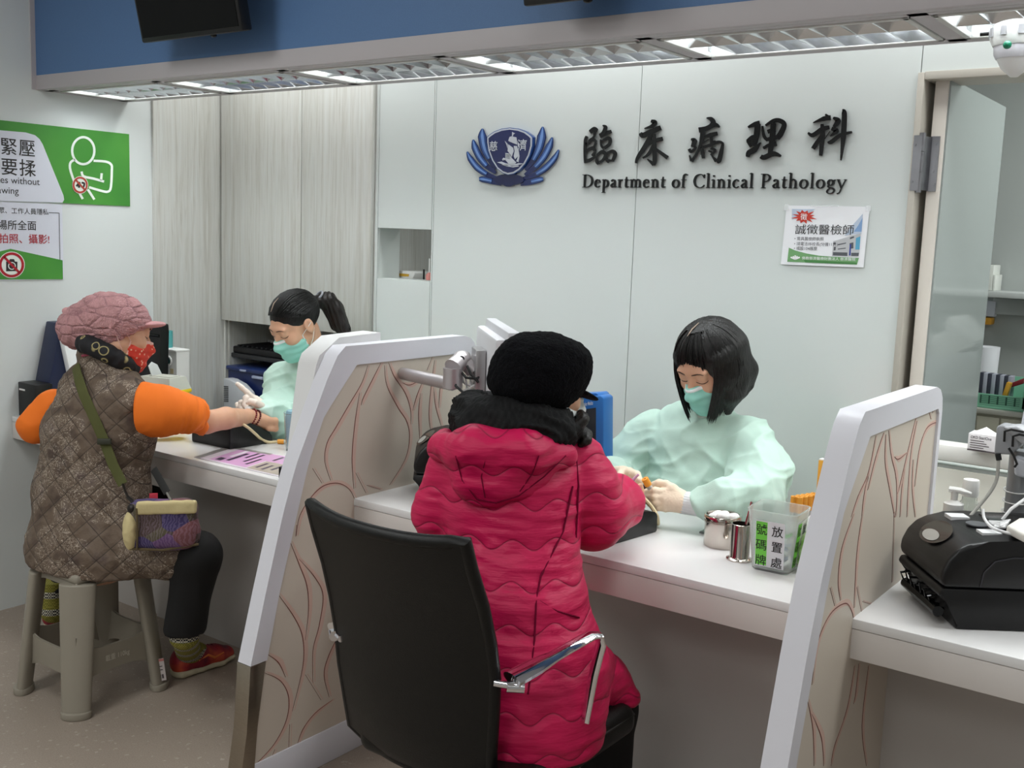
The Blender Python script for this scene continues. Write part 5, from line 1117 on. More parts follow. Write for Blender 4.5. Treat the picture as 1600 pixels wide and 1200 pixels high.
    b = MB(); b.prism(q, (0, 0, 0.018), 0.005, 3); tag(b.obj('mouse', M('mouse_white', '#dcd9d3', rough=0.4), None, q[0]), 'white computer mouse on the black printer at the right edge', 'mouse')
right_station()
# ================================================================== lab seen through the opening
def lab():
    y = 4.3
    zt = P(1560, 640, y=y)[2]
    t = thing('drawer_cabinet', (-0.72, y, 0), 'beige drawer cabinet in the lab behind the tinted door', 'cabinet')
    x0 = P(1524, 650, y=y)[0]; x1 = x0+0.32; bm_ = M('drawer_beige', '#c2bfae', rough=0.5)
    x1 = -0.76; MB().box((x0, y, 0), (x1, 4.88, zt-0.02)).obj('body', bm_, t); MB().box((x0-0.02, y-0.02, zt-0.02), (x1, 4.89, zt), 0.004).obj('top', M('drawer_top', '#b7b7ae', rough=0.4), t)
    for j in range(2):
        for i in range(2): MB().box((x0+0.008+i*0.085, y-0.012, zt-0.16-j*0.15), (x0+0.088+i*0.085, y-0.0005, zt-0.03-j*0.15), 0.003).obj('drawer', bm_, t)
    t = thing('green_tray', (x0+0.1, y+0.1, zt), 'mint green tray holding tube racks in the lab', 'tray'); gm = M('mint_plastic', '#8fd0b2', rough=0.4, trans=0.1)
    b = MB(); b.box((x0-0.0, y+0.0, zt), (x0+0.165, y+0.3, zt+0.012), 0.003); b.box((x0, y+0.0, zt+0.012), (x0+0.165, y+0.006, zt+0.055)); b.box((x0, y+0.294, zt+0.012), (x0+0.165, y+0.3, zt+0.1)); b.box((x0+0.159, y, zt+0.012), (x0+0.165, y+0.3, zt+0.1)); b.obj('tray', gm, t)
    b = MB()
    for k in range(5): b.box((x0+0.01+k*0.03, y-0.001, zt+0.018), (x0+0.016+k*0.03, y+0.0005, zt+0.05)); b.box((x0+0.01, y-0.001, zt+0.02+k*0.007), (x0+0.15, y+0.0005, zt+0.0215+k*0.007))
    b.obj('slots', M('mint_dark', '#3f6b58', rough=0.5), t)
    for k in range(8):
        c = P(1533+k*6.4, 590+k*0.9, y=y+0.18); tag(MB().box((c[0]-0.007, c[1], zt+0.012), (c[0]+0.008, c[1]+0.05, c[2]+0.02), 0.001).obj('sample_cassette', M('cassette_'+'ab'[k % 2], ['#3a3d4a', '#a7aab8'][k % 2], rough=0.4), None, c), f'{["dark", "pale"][k % 2]} sample cassette standing in the green lab tray, {NTH[k]} from the left', 'cassette', 'cassettes in the green lab tray')
    c = P(1570, 615, y=y+0.06); q = [P(x_, y_, y=y+0.05) for x_, y_ in ((1562, 628), (1569, 630), (1580, 599), (1573, 597))]
    tag(MB().prism(q, (0, 0.03, 0), 0.002).obj('yellow_clip', M('clip_yellow', '#dda73a', rough=0.4), None, c), 'yellow stick leaning on the green lab tray', 'stick')
    q = [P(x_, y_, y=y+0.15) for x_, y_ in ((1578, 606), (1598, 600), (1598, 592), (1579, 599))]
    tag(MB().prism(q, (0, 0.08, 0), 0.002).obj('red_box', M('box_dark_red', '#8e2430', rough=0.4), None, q[0]), 'dark red box on the green lab tray', 'box')
    # shelf, roll dispenser, papers on the lab wall
    a = P(1543, 459, y=4.75); zz = a[2]; t = thing('wall_shelf', (0.0, 4.82, zz), 'white shelf on the far lab wall', 'shelf')
    MB().box((a[0], 4.7, zz-0.012), (1.4, 4.9, zz+0.012), 0.002).obj('board', M('shelf_white', '#c9cdcc', rough=0.5), t)
    z2 = P(1580, 492, y=4.88)[2]; MB().box((a[0], 4.86, z2), (1.4, 4.9, zz-0.02), 0.002).obj('back_panel', M('shelf_panel', '#b4b9b8', rough=0.5), t)
    q = P(1548, 455, y=4.78); zt2 = P(1550, 414, y=4.78)[2]; t = thing('box_file', (q[0], 4.8, zz+0.012), 'upright white file on the lab shelf beside the tinted door', 'file')
    MB().box((q[0]-0.02, 4.76, zz+0.0125), (q[0]+0.008, 4.88, zt2), 0.003).obj('spine', M('file_white', '#d5d8d2', rough=0.5), t); MB().box((q[0]+0.008, 4.76, zz+0.0125), (q[0]+0.018, 4.88, zt2-0.04), 0.002).obj('tab', M('file_white', '#d5d8d2', rough=0.5), t)
    q0, q1 = P(1540, 470, y=4.85), P(1552, 508, y=4.85); t = thing('wall_pocket', (q0[0], 4.85, q1[2]), 'clear wall pocket with papers and an orange base in the lab', 'pocket')
    MB().box((q0[0]-0.02, 4.85, q1[2]+0.035), (q1[0], 4.9, q0[2]), 0.002).obj('papers', M('papers_white', '#cfd3de', rough=0.6), t); MB().box((q0[0]-0.02, 4.84, q1[2]), (q1[0]-0.006, 4.9, q1[2]+0.03), 0.006).obj('pocket_base', M('orange_base', '#dd9f2d', rough=0.4), t)
    c = P(1537, 583, y=4.7); ct = P(1537, 541, y=4.7); t = thing('paper_roll', (c[0], 4.7, c[2]), 'white paper roll standing in the lab behind the green tray', 'roll'); c = np.array((c[0], 4.7, zt))
    hgt = ct[2]-zt; MB().lathe(c, [(0, 0), (0.035, 0), (0.04, 0.04), (0.05, 0.05), (0.054, hgt), (0.045, hgt), (0.02, hgt-0.01), (0, hgt-0.01)], 24).obj('roll', M('roll_paper', '#d9dbe0', rough=0.6), t)
    # analyser standing to the right inside the lab, seen mirrored in the door face
    xd = -0.823; t = thing('analyser', (2*xd-P(1490, 600, y=4.1)[0], 4.1, 0), 'white laboratory analyser, showing as a reflection in the tinted door', 'analyser')
    def mir(px_, py_, y_=4.15): p = P(px_, py_, y=y_); p[0] = 2*xd-p[0]; return p
    am = M('analyser_white', '#e8ebe9', rough=0.4, emit=None)
    b = MB(); b.prism([mir(x_, y_) for x_, y_ in ((1454, 535), (1458, 524), (1480, 518), (1480, 495), (1484, 497), (1524, 534), (1524, 540), (1480, 560), (1456, 556))], (0, 0.3, 0), 0.006); b.obj('upper_case', am, t)
    b = MB(); b.prism([mir(x_, y_) for x_, y_ in ((1442, 558), (1530, 548), (1524, 605), (1440, 625))], (0, 0.3, 0), 0.006); b.obj('lower_case', M('analyser_grey', '#a9adaf', rough=0.4), t)
    lo = mir(1440, 625)
    b = MB(); b.box((mir(1524, 600)[0], 4.15, 0), (lo[0], 4.45, lo[2]-0.002)); b.obj('stand', M('analyser_stand', '#8f9496', rough=0.5), t)
lab()
# ================================================================== plastic stool
def stool():
    c = np.array((-2.985, 1.868, 0)); H = 0.435; t = thing('stool', c, 'grey beige moulded plastic stool under the quilted vest', 'stool')
    pm = M('stool_plastic', '#8f887b', rough=0.42)
    bt, tp = 0.145, 0.108; zt = H
    b = MB(); b.box((c[0]-tp-0.018, c[1]-tp-0.018, zt-0.034), (c[0]+tp+0.018, c[1]+tp+0.018, zt), 0.014, 3); b.obj('seat', pm, t)
    names = []
    for sx in (-1, 1):
        for sy in (-1, 1):
            S = SDF(0.0035); a = c+np.array((sx*tp, sy*tp, zt-0.02)); e = c+np.array((sx*bt, sy*bt, 0.02)); out = unit((sx, sy, 0)); tan = np.cross(out, (0, 0, 1))
            S.loft([a, e], [(0.055, 0.024), (0.043, 0.022)], tan, 0.004)
            S.plane((0, 0, 0.004), (0, 0, -1)); S.plane((0, 0, zt-0.03), (0, 0, 1))
            lg = S.obj('leg', pm, t)
            f = MB(); ft = c+np.array((sx*(bt+0.002), sy*(bt+0.002), 0)); ring_ = [ft+tan*0.045*math.cos(a_)+out*0.03*math.sin(a_) for a_ in np.linspace(0, 2*math.pi, 25)[:-1]]
            f.prism(ring_, (0, 0, 0.022), 0.004); f.obj('foot_rim', pm, lg)
    for k in range(4):
        a_ = k*math.pi/2; Rz = Matrix.Rotation(a_, 3, 'Z'); zz = 0.155; off = bt-(bt-tp)*zz/zt+0.012
        b = MB().at(Matrix.Translation(Vector(c)) @ Rz.to_4x4())
        hw = off; n = 14; up_ = []; dn = []
        for i in range(n+1):
            u = -1+2*i/n; fl = 0.055*abs(u)**5; up_.append((u*hw, -off, zz+0.04+fl)); dn.append((u*hw, -off+0.003, zz-0.04-fl))
        b.prism(dn+up_[::-1], (0, 0.008, 0), 0.002, 1); b.obj('rail', pm, t)
        b = MB().at(Matrix.Translation(Vector(c)) @ Rz.to_4x4()); off2 = tp+0.014; up_ = []; dn = []
        for i in range(n+1):
            u = -1+2*i/n; fl = 0.09*abs(u)**6; up_.append((u*off2, -off2+0.002, zt-0.015)); dn.append((u*off2*1.03, -off2, zt-0.045-fl))
        b.prism(dn+up_[::-1], (0, 0.008, 0), 0.002, 1); b.obj('apron', pm, t)
    # load marking on the rail that faces the counter end, barcode sticker on a leg
    zz = 0.155; off = bt-(bt-tp)*zz/zt+0.013
    b = MB(); text(b, '載重 110kg', (c[0]+off+0.0005, c[1]-0.045, zz-0.008), (0, 1, 0), (0, 0, 1), 0.022, 0.0, 0.001, width=0.085); b.obj('moulded_marking', M('stool_plastic_light', '#c9c2b5', rough=0.4), t)
    st = c+np.array((bt-0.006, bt-0.006, 0)); out = unit((1, 0.2, 0)); tn = np.cross((0, 0, 1), out); p0 = np.array((c[0]+bt+0.0265, c[1]+bt-0.012, 0.028))
    up_ = unit(np.array((-(bt-tp)/zt, -(bt-tp)/zt, 1)))
    out = unit(np.array((0.9, -0.42, 0.07))); tn = unit(np.cross((0, 0, 1), out)); p0 = c+np.array((bt, bt, 0.03))+out*0.0315
    b = MB(); b.prism([p0-tn*0.02, p0+tn*0.02, p0+tn*0.02+up_*0.075, p0-tn*0.02+up_*0.075], -out*0.001); b.obj('sticker', M('sticker_paper', '#cdc3c2', rough=0.6), t)
    b = MB(); f3 = lambda u, v: p0+tn*u+up_*v+out*0.0006
    for k in range(9): w_ = 0.0008+0.0009*((k*5) % 3); b.poly([f3(-0.015+k*0.0033, 0.008), f3(-0.015+k*0.0033+w_, 0.008), f3(-0.015+k*0.0033+w_, 0.022), f3(-0.015+k*0.0033, 0.022)])
    for k in range(5): b.poly([f3(-0.015, 0.03+k*0.006), f3(-0.015+0.02+0.008*((k*3) % 2), 0.03+k*0.006), f3(-0.015+0.02+0.008*((k*3) % 2), 0.0325+k*0.006), f3(-0.015, 0.0325+k*0.006)])
    b.obj('barcode_print', M('barcode_ink', '#2b2528', rough=0.6), t)
    b = MB(); b.poly([f3(-0.02, 0.066), f3(0.02, 0.066), f3(0.02, 0.074), f3(-0.02, 0.074)]); b.obj('pink_strip', M('strip_pink', '#c97f7a', rough=0.6), t)
stool()
# ================================================================== office chair
def chair():
    c = np.array((-1.30, 1.82, 0)); t = thing('office_chair', c, 'black leather office chair with chrome armrests under the pink coat', 'chair')
    lea = M('black_leather', '#0d0d0c', rough=0.42, spec=0.35, bump=0.25, bump_scale=420)
    # curved backrest: rows of (z, y, half width, x offset)
    rows = [(0.405, 1.60, 0.165), (0.43, 1.585, 0.19), (0.5, 1.57, 0.195), (0.58, 1.555, 0.203), (0.66, 1.543, 0.207), (0.74, 1.52, 0.206), (0.82, 1.49, 0.203), (0.90, 1.452, 0.198), (0.945, 1.43, 0.196)]
    xc = lambda z: -1.362+0.065*(z-0.5)
    n = 16; vs = []; th = 0.022
    for sgn in (0, 1):
        for z, y, hw in rows:
            for i in range(n+1):
                u = -1+2*i/n; bow = -0.035*(1-u*u)
                vs.append((xc(z)+u*hw, y+bow+sgn*th, z+(0.012*(abs(u)**3) if z > 0.9 else 0)))
    m = len(rows)*(n+1); fs = []
    for r in range(len(rows)-1):
        for i in range(n):
            a = r*(n+1)+i; fs += [(a, a+1, a+n+2, a+n+1), (m+a+n+1, m+a+n+2, m+a+1, m+a)]
    for i in range(n):
        a = i; fs.append((a, m+a, m+a+1, a+1)); a = (len(rows)-1)*(n+1)+i; fs.append((a, a+1, m+a+1, m+a))
    for r in range(len(rows)-1):
        a = r*(n+1); fs.append((a, a+n+1, m+a+n+1, m+a)); a += n; fs.append((a, m+a, m+a+n+1, a+n+1))
    b = MB(); b._add(vs, fs, True); b.obj('backrest', lea, t)
    edge = [vs[r*(n+1)] for r in range(len(rows))]+[vs[(len(rows)-1)*(n+1)+i] for i in range(1, n+1)]+[vs[r*(n+1)+n] for r in range(len(rows)-2, -1, -1)]+[vs[i] for i in range(n-1, 0, -1)]
    b = MB(); b.tube([np.array(p)+np.array((0, th/2, 0)) for p in edge], 0.013, 10, closed=True); b.obj('edge_piping', lea, t)
    S = SDF(0.006); S.box((-1.305, 1.80, 0.425), (0.215, 0.235, 0.036), None, 0.03, 0.0); S.obj('seat', lea, t, lambda V, Nn: 0.0*V[:, 0])
    b = MB()
    for dz in (0.0,): b.tube([(-1.09, 1.6, 0.442), (-1.092, 1.8, 0.443), (-1.095, 2.02, 0.44)], 0.003, 6)
    b.obj('seat_seam', M('leather_seam', '#242322', rough=0.5), t)
    for s_, nm in ((1, 'right'), (-1, 'left')):
        pass
        if s_ > 0: A, B_, C_ = P(800, 1062, y=1.56), P(940, 984, y=1.77), P(914, 1128, y=1.745)
        else: A, B_, C_ = np.array((-1.565, 1.55, 0.655)), np.array((-1.56, 1.86, 0.685)), np.array((-1.545, 1.83, 0.47))
        d = unit(B_-A); pts = [A, A+d*0.05, A+d*0.1, A*0.4+B_*0.6, B_-d*0.03, B_-d*0.008+np.array((0, 0, -0.008)), B_+np.array((0, 0, -0.03)), B_*0.5+C_*0.5, C_]
        rd = [0.022, 0.021, 0.015, 0.014, 0.013, 0.012, 0.011, 0.010, 0.009]
        b = MB(); b.tube(pts, rd, 14, flat=(0.6, 1.25), up=(0.0, 0.0, 1) if False else None); b.obj('armrest', chrome, t)
        b = MB(); b.cyl(A+np.array((-s_*0.005, -0.01, -0.012)), A+np.array((s_*0.02, 0.012, -0.014)), 0.011); b.cyl(A+np.array((-s_*0.03, -0.015, -0.01)), A+np.array((0, 0, -0.012)), 0.007); b.obj('arm_pivot', chrome, t)
    b = MB().cyl((-1.305, 1.8, 0.1), (-1.305, 1.8, 0.39), 0.026); b.obj('gas_lift', black_p, t)
    b = MB(); b.box((-1.4, 1.68, 0.36), (-1.21, 1.9, 0.39), 0.008); b.obj('seat_mechanism', black_p, t)
    for k in range(5):
        a_ = 2*math.pi*k/5+0.3; e = np.array((-1.305+0.27*math.cos(a_), 1.8+0.27*math.sin(a_), 0.075)); b = MB().tube([(-1.305, 1.8, 0.12), e], [0.026, 0.015], 10, flat=(0.8, 1)); lg = b.obj('leg', chrome, t)
        MB().cyl(e+np.array((0.012*math.sin(a_), -0.012*math.cos(a_), -0.045)), e+np.array((-0.012*math.sin(a_), 0.012*math.cos(a_), -0.045)), 0.028).obj('caster', black_p, lg)
chair()
# ================================================================== people
skin_a = M('skin_warm', '#d2a184', rough=0.5, sss=0.12, noise_scale=30, noise_amt=0.03)
skin_b = M('skin_light', '#d9a98c', rough=0.5, sss=0.12, noise_scale=30, noise_amt=0.03)
lash_m = M('lash_dark', '#1c1412', rough=0.6); brow_m = M('brow_dark', '#3a2a22', rough=0.7)
gown_m = M('mint_gown', '#bcd8cc', rough=0.75, bump=0.12, bump_scale=300)
glove_m = M('latex_glove', '#ead6bf', rough=0.5); glove_w = M('latex_glove_pale', '#e6d8cd', rough=0.5)
mask_m = M('mask_teal', '#93d2c5', rough=0.7); mask_w = M('mask_white', '#e6ecec', rough=0.7); cuff_m = M('knit_cuff', '#d9dcdd', rough=0.8)
def hair_mat(name, c1, c2, axis_scale):
    g = N(name, 0.42); g.b.inputs['Specular IOR Level'].default_value = 0.35; o = g.obj(); mp = g.n('Mapping'); mp.inputs['Scale'].default_value = axis_scale; g.l(o, mp.inputs['Vector'])
    n = g.n('TexNoise'); n.inputs['Scale'].default_value = 1.0; n.inputs['Detail'].default_value = 4; g.l(mp.outputs['Vector'], n.inputs['Vector'])
    g.bump(n.outputs['Fac'], 0.5, 0.004); return g.color(g.ramp(n.outputs['Fac'], [(0.35, c1), (0.7, c2)]))
hair_m = hair_mat('black_hair', '#050505', '#131110', (260, 260, 22)); hair_t = hair_mat('dark_tail_hair', '#0b0807', '#201815', (200, 200, 30))
def head_sdf(S, c, R, ears=True, k0=0.02):
    L = lambda *v: np.array(c)+R @ np.array(v, float)
    S.ell(L(0, -.012, .035), (.074, .092, .076), R, k0); S.ell(L(0, .028, -.02), (.06, .062, .088), R, .03)
    S.ell(L(0, .052, -.088), (.03, .028, .024), R, .03)
    for s_ in (-1, 1):
        S.cone(L(s_*.052, .0, -.05), L(s_*.02, .052, -.09), .018, .016, .03); S.ell(L(s_*.036, .06, -.028), (.026, .024, .024), R, .02)
        S.ell(L(s_*.031, .096, .006), (.02, .014, .012), R, .014, 's'); S.ell(L(s_*.031, .078, .003), (.0155, .0125, .0125), R, .004)
        S.ell(L(s_*.010, .092, -.034), (.0085, .010, .008), R, .006)
        if ears: S.ell(L(s_*.077, -.004, -.004), (.008, .019, .032), R, .006); S.ell(L(s_*.086, .0, -.002), (.006, .011, .02), R, .004, 's')
    S.ell(L(0, .078, .022), (.05, .014, .012), R, .014); S.cone(L(0, .083, .008), L(0, .103, -.028), .008, .012, .012)
    S.ell(L(0, .084, -.058), (.022, .010, .008), R, .01)
    return L
def eyes(parent, S, L, R):
    """closed lids looking down: lash lines and eyebrows laid on the face"""
    def put(u, v):
        p = L(u, .14, v); d = -R[:, 1]
        for _ in range(60):
            e = S.eval([p])[0]
            if e < 0.0006: break
            p = p+d*min(max(e*0.7, 0.0004), 0.004)
        return p
    for s_ in (-1, 1):
        MB().tube([put(s_*(.031+.0165*math.cos(a_)), -.0015-.0065*math.sin(a_)) for a_ in np.linspace(0.1, math.pi-0.1, 9)], [.0006, .001, .0013, .0014, .0014, .0014, .0013, .001, .0006], 6).obj('eyelash', lash_m, parent)
        MB().tube([put(s_*u, v) for u, v in ((.012, .0215), (.020, .0235), (.030, .025), (.039, .024), (.046, .0205))], [.0016, .0026, .0026, .002, .0008], 6, flat=(.6, 1.2)).obj('eyebrow', brow_m, parent)
def face_mask(parent, c, R, mat, edge, h=0.003, red=False):
    L = lambda *v: np.array(c)+R @ np.array(v, float)
    S = SDF(h)
    S.ell(L(0, .036, -.055), (.066, .066, .062), R, .02); S.cone(L(0, .09, -.012), L(0, .108, -.04), .010, .018, .03); S.ell(L(0, .06, -.095), (.04, .042, .03), R, .03)
    S.plane(L(0, .1, -.014), R @ np.array((0, -.12, 1))); S.plane(L(0, .05, -.113), R @ np.array((0, -.35, -1))); S.plane(L(0, .022, -.06), R @ np.array((0, -1, 0.25)))
    S.ell(L(0, .026, -.055), (.0625, .066, .075), R, .0, 's')
    def dsp(V, Nn):
        q = (V-c) @ R; return 0.0011*np.sin(q[:, 2]*260+q[:, 0]*q[:, 0]*400)
    m = S.obj('face_mask', mat, parent, dsp)
    b = MB()
    def surf(u, v):
        p = L(u, .15, v); d = -R[:, 1]
        for _ in range(80):
            e = np.array([1.0])
            for f, lo, hi, k, md in S.ops:
                if md == 'u': e = SDF._comb(e, f(*[np.array([x]) for x in p]), k, 'u')
            e = e[0]
            if e < 0.001: break
            p = p+d*min(max(e*0.6, 0.0004), 0.004)
        return p
    top = [surf(u, -.0195) for u in np.linspace(-.047, .047, 15)]; b.tube(top, .003, 6, flat=(1.6, .7)); b.obj('mask_edge', edge, m)
    b = MB()
    for s_ in (-1, 1):
        a1, a2, e1 = L(s_*.062, .03, -.026), L(s_*.058, .026, -.09), L(s_*.083, -.014, .006); e2 = L(s_*.08, -.018, -.02)
        b.tube([a1, L(s_*.078, .012, -.008), e1], .0011, 6); b.tube([a2, L(s_*.076, .004, -.055), e2], .0011, 6); b.tube([a1, (a1+a2)/2+R @ np.array((s_*.003, 0, 0)), a2], .0022, 6)
    tag(b.obj('ear_loops', edge, m), kind='stuff'); return m
def gown_disp(c, amp=1.0, seed=0.0):
    def f(V, Nn):
        q = V-np.array(c); low = np.clip((0.95-V[:, 2])*3, 0.15, 1)
        sharp = lambda v: np.clip(1-2.6*np.abs(v), 0, 1)**1.6
        wq = V+0.03*nz(V, 4, seed)[:, None]; up = np.clip((1.06-V[:, 2])*6, 0, 1)
        drape = sharp(nz(wq*np.array((17, 17, 2.0)), 1, seed)); q2 = np.stack([wq[:, 0]*4+wq[:, 2]*13, wq[:, 1]*5, wq[:, 2]*2.5-wq[:, 0]*6], 1); wr = sharp(nz(q2, 1, seed+5))
        q3 = np.stack([wq[:, 0]*6-wq[:, 2]*17, wq[:, 1]*6, wq[:, 2]*3+wq[:, 0]*7], 1); wr2 = sharp(nz(q3, 1, seed+9))
        return amp*(0.010*drape*low*up+0.0055*wr*up+0.0045*wr2-0.004)
    return f
def chain_px(S, pts, rad, k=0.006): S.chain(pts, rad, k)
def glove(parent, name, mat, palm, fingers, h=0.0022, k=0.004, palm_k=0.012):
    """palm: list of (point, r) blended; fingers: list of polylines with radii"""
    S = SDF(h)
    for (a, b_, ra, rb) in palm: S.cone(a, b_, ra, rb, palm_k)
    for pts, rad in fingers: S.chain(pts, rad, k)
    return S.obj(name, mat, parent, lambda V, Nn: 0.0005*ridge(nz(V, 140)), smooth=1)
# ------------------------------------------------------------------ patient in the quilted vest (left)
def vest_mat():
    g = N('quilted_brown_vest', 0.85); o = g.obj(); sp = g.n('SeparateXYZ'); g.l(o, sp.inputs[0])
    u = g.math('ADD', g.math('MULTIPLY', sp.outputs['X'], 0.80), g.math('MULTIPLY', sp.outputs['Y'], 0.55)); z = sp.outputs['Z']
    def lines(s_): return g.math('ABSOLUTE', g.math('SUBTRACT', g.math('FRACT', g.math('MULTIPLY', g.math('ADD', g.math('MULTIPLY', u, s_), z), 13.5)), 0.5))
    l = g.math('MINIMUM', lines(0.95), lines(-0.95)); ln = g.math('LESS_THAN', l, 0.022)
    n = g.n('TexNoise'); n.inputs['Scale'].default_value = 16; n.inputs['Detail'].default_value = 6; g.l(o, n.inputs['Vector'])
    base = g.ramp(n.outputs['Fac'], [(0.3, '#4a3c35'), (0.48, '#655547'), (0.6, '#6b5c50'), (0.75, '#524441')])
    w_ = g.n('TexNoise'); w_.inputs['Scale'].default_value = 42; w_.inputs['Detail'].default_value = 3; w_.inputs['Distortion'].default_value = 2.5; g.l(o, w_.inputs['Vector'])
    sq = g.math('LESS_THAN', g.math('ABSOLUTE', g.math('SUBTRACT', w_.outputs['Fac'], 0.5)), 0.017)
    n3 = g.n('TexNoise'); n3.inputs['Scale'].default_value = 8; g.l(o, n3.inputs['Vector']); sq = g.math('MULTIPLY', sq, g.math('GREATER_THAN', n3.outputs['Fac'], 0.48))
    c = g.mix(g.math('MULTIPLY', sq, 0.62), base, '#c9bbab'); c = g.mix(g.math('MULTIPLY', ln, 0.75), c, '#2e2520')
    g.bump(g.math('ADD', g.math('MINIMUM', g.math('MULTIPLY', l, 5.0), 1.0), g.math('MULTIPLY', w_.outputs['Fac'], 0.5)), 0.7, 0.004); return g.color(c)
def knit_disp(c, R, amp=0.004):
    def f(V, Nn):
        q = (V-c) @ R; az = np.arctan2(q[:, 0], q[:, 2]+0.02); w_ = q[:, 1]
        rows = (w_+0.2)/0.034; row = np.floor(rows); fr = rows-row; cols = az*2.6+0.5*(row % 2); cf = cols-np.floor(cols)
        edge = fr-0.35*np.sin(cf*math.pi); return amp*(np.abs(((edge+1) % 1.0)-0.5)*2-0.5)+0.0012*np.sin(az*75)
    return f
def person_vest():
    t = thing('person', (-2.98, 1.88, 0.0), 'seated person in brown quilted vest, orange sleeves and pink knitted cap', 'person')
    hc = P(184, 517, D=3.38); R = frame((.36, .90, -.22), (-.1, .0, 1))
    sR, sL = P(232, 622, D=3.3), P(84, 638, D=3.5); nb = P(170, 590, D=3.38)
    eR = P(322, 655, y=2.17); wR = P(388, 652, y=2.39); fR = P(414, 659, y=2.455)
    eL = P(57, 664, D=3.49); wL = np.array((-3.12, 2.22, 0.79))
    hipR, hipL = np.array((-2.89, 1.92, .50)), np.array((-3.08, 1.9, .50)); kR = P(308, 868, D=3.22); kL = np.array((-3.2, 2.24, .49)); aR = P(288, 992, D=3.28); aL = P(84, 952, D=3.62)
    S = SDF(0.0045); L = head_sdf(S, hc, R, False)
    S.cone(L(0, -.03, -.05), nb, .05, .055, .02)
    S.loft([nb, P(155, 680, D=3.4), P(150, 860, D=3.4)], [(.08, .06), (.15, .09), (.15, .11)], sR-sL, .03)
    S.chain([sR, eR-np.array((0, .0, .01)), eR+np.array((.0, .08, -.006)), wR, fR], [.045, .037, .036, .027, .029], .010)
    S.chain([sL, eL, wL], [.05, .04, .028], .012); S.ell(wL+np.array((.03, .05, 0)), (.04, .05, .02), None, .02)
    S.chain([hipR, kR, aR], [.075, .055, .035], .02); S.chain([hipL, kL, aL], [.075, .055, .035], .02)
    # right fist resting on the cushion: knuckles, folded fingers and thumb
    ax = unit(fR-wR); sd = unit(np.cross(ax, (0, 0, 1))); up = np.cross(sd, ax)
    for i, o_ in enumerate((.026, .009, -.008, -.024)):
        kn = fR+ax*.022+sd*o_*0.9+up*.012; S.cone(wR+ax*.02+sd*o_*.5, kn, .014, .0125, .012); S.cone(kn, kn+ax*.012-up*.026, .0115, .0105, .006); S.cone(kn+ax*.012-up*.026, kn-ax*.016-up*.032, .0105, .0095, .005)
    S.chain([wR+ax*.018-sd*.022, wR+ax*.045-sd*.036-up*.006, wR+ax*.066-sd*.03-up*.016], [.014, .012, .0105], .008)
    S.obj('body', skin_a, t, smooth=1)
    eyes(t, S, L, R)
    # quilted vest
    V_ = SDF(0.006); sd2 = sR-sL; sd2[2] *= .4
    pts = [P(172, 580, D=3.38), P(165, 615, D=3.39), P(152, 680, D=3.4), P(143, 770, D=3.4), P(143, 850, D=3.39), P(146, 930, D=3.39)]
    V_.loft(pts, [(.075, .065), (.165, .10), (.198, .125), (.203, .135), (.213, .15), (.22, .155)], sd2, .04)
    V_.chain([P(205, 850, D=3.36), P(278, 858, D=3.24)], [.125, .088], .05); V_.cone(P(192, 634, D=3.30), P(197, 668, D=3.31), .084, .08, .05)
    V_.chain([P(110, 860, D=3.45), np.array((-3.15, 2.1, .50))], [.12, .085], .05)
    V_.cone(P(168, 575, D=3.38), P(152, 556, D=3.39), .07, .060, .02)
    V_.plane(P(150, 914, D=3.2), (0, -.0, -1), .010)
    bl = P(150, 905, D=3.2)
    V_.obj('quilted_vest', vest_mat(), t, lambda V, Nn: 0.006*nz(V, 9)+0.003*ridge(nz(V*np.array((1, 1, 1.6)), 20)), smooth=1)
    b = MB(); b.tube([P(x_, y_, D=3.31+abs(x_-170)*0.0005) for x_, y_ in ((128, 556), (143, 553), (160, 555), (178, 561), (192, 566))], .004, 8); b.obj('collar_piping', M('piping_red', '#a1465a', rough=0.7), t)
    # orange shirt sleeves
    org_m = M('orange_jersey', '#f0761c', rough=0.8, bump=0.15, bump_scale=250); Sv = SDF(0.005)
    Sv.chain([P(222, 640, D=3.31), P(255, 642, D=3.29), P(288, 645, D=3.31), eR-np.array((0, .0, .002))], [.088, .076, .055, .047], .02); Sv.plane(P(221, 640, D=3.3), -CR, .004)
    Sv.plane(P(315, 652, y=2.15), unit(CR*.9+CD*.45), .004)
    dirv = unit(eR-sR)
    def sl(V, Nn):
        w_ = (V-sR) @ dirv; return (0.008*np.clip(1-2.6*np.abs(nz(V*np.array((14, 14, 14))+w_[:, None]*26, 1)), 0, 1)+0.0045*np.sin(w_*130+5*nz(V, 10)))*np.clip(w_*6-0.1, 0.08, 1)
    Sv.obj('right_sleeve', org_m, t, sl, smooth=1)
    Sv = SDF(0.006); Sv.chain([sL, eL, eL*.45+wL*.55], [.06, .054, .05], .02); Sv.obj('left_sleeve', org_m, t, lambda V, Nn: 0.004*ridge(nz(V, 18)))
    # knitted cap with brim
    def knit_mat():
        g = N('pink_cable_knit', 0.9); o = g.obj(); mp = g.n('Mapping'); mp.inputs['Scale'].default_value = (15, 15, 34); g.l(o, mp.inputs['Vector'])
        v = g.n('TexVoronoi', feature='DISTANCE_TO_EDGE'); v.inputs['Scale'].default_value = 1.0; g.l(mp.outputs['Vector'], v.inputs['Vector'])
        wv = g.n('TexWave'); wv.inputs['Scale'].default_value = 75; wv.inputs['Distortion'].default_value = 5; wv.inputs['Detail Scale'].default_value = 1.2; g.l(o, wv.inputs['Vector'])
        e = g.math('MINIMUM', g.math('MULTIPLY', v.outputs['Distance'], 7.0), 1.0)
        g.bump(g.math('ADD', e, g.math('MULTIPLY', wv.outputs['Fac'], 0.4)), 0.8, 0.006)
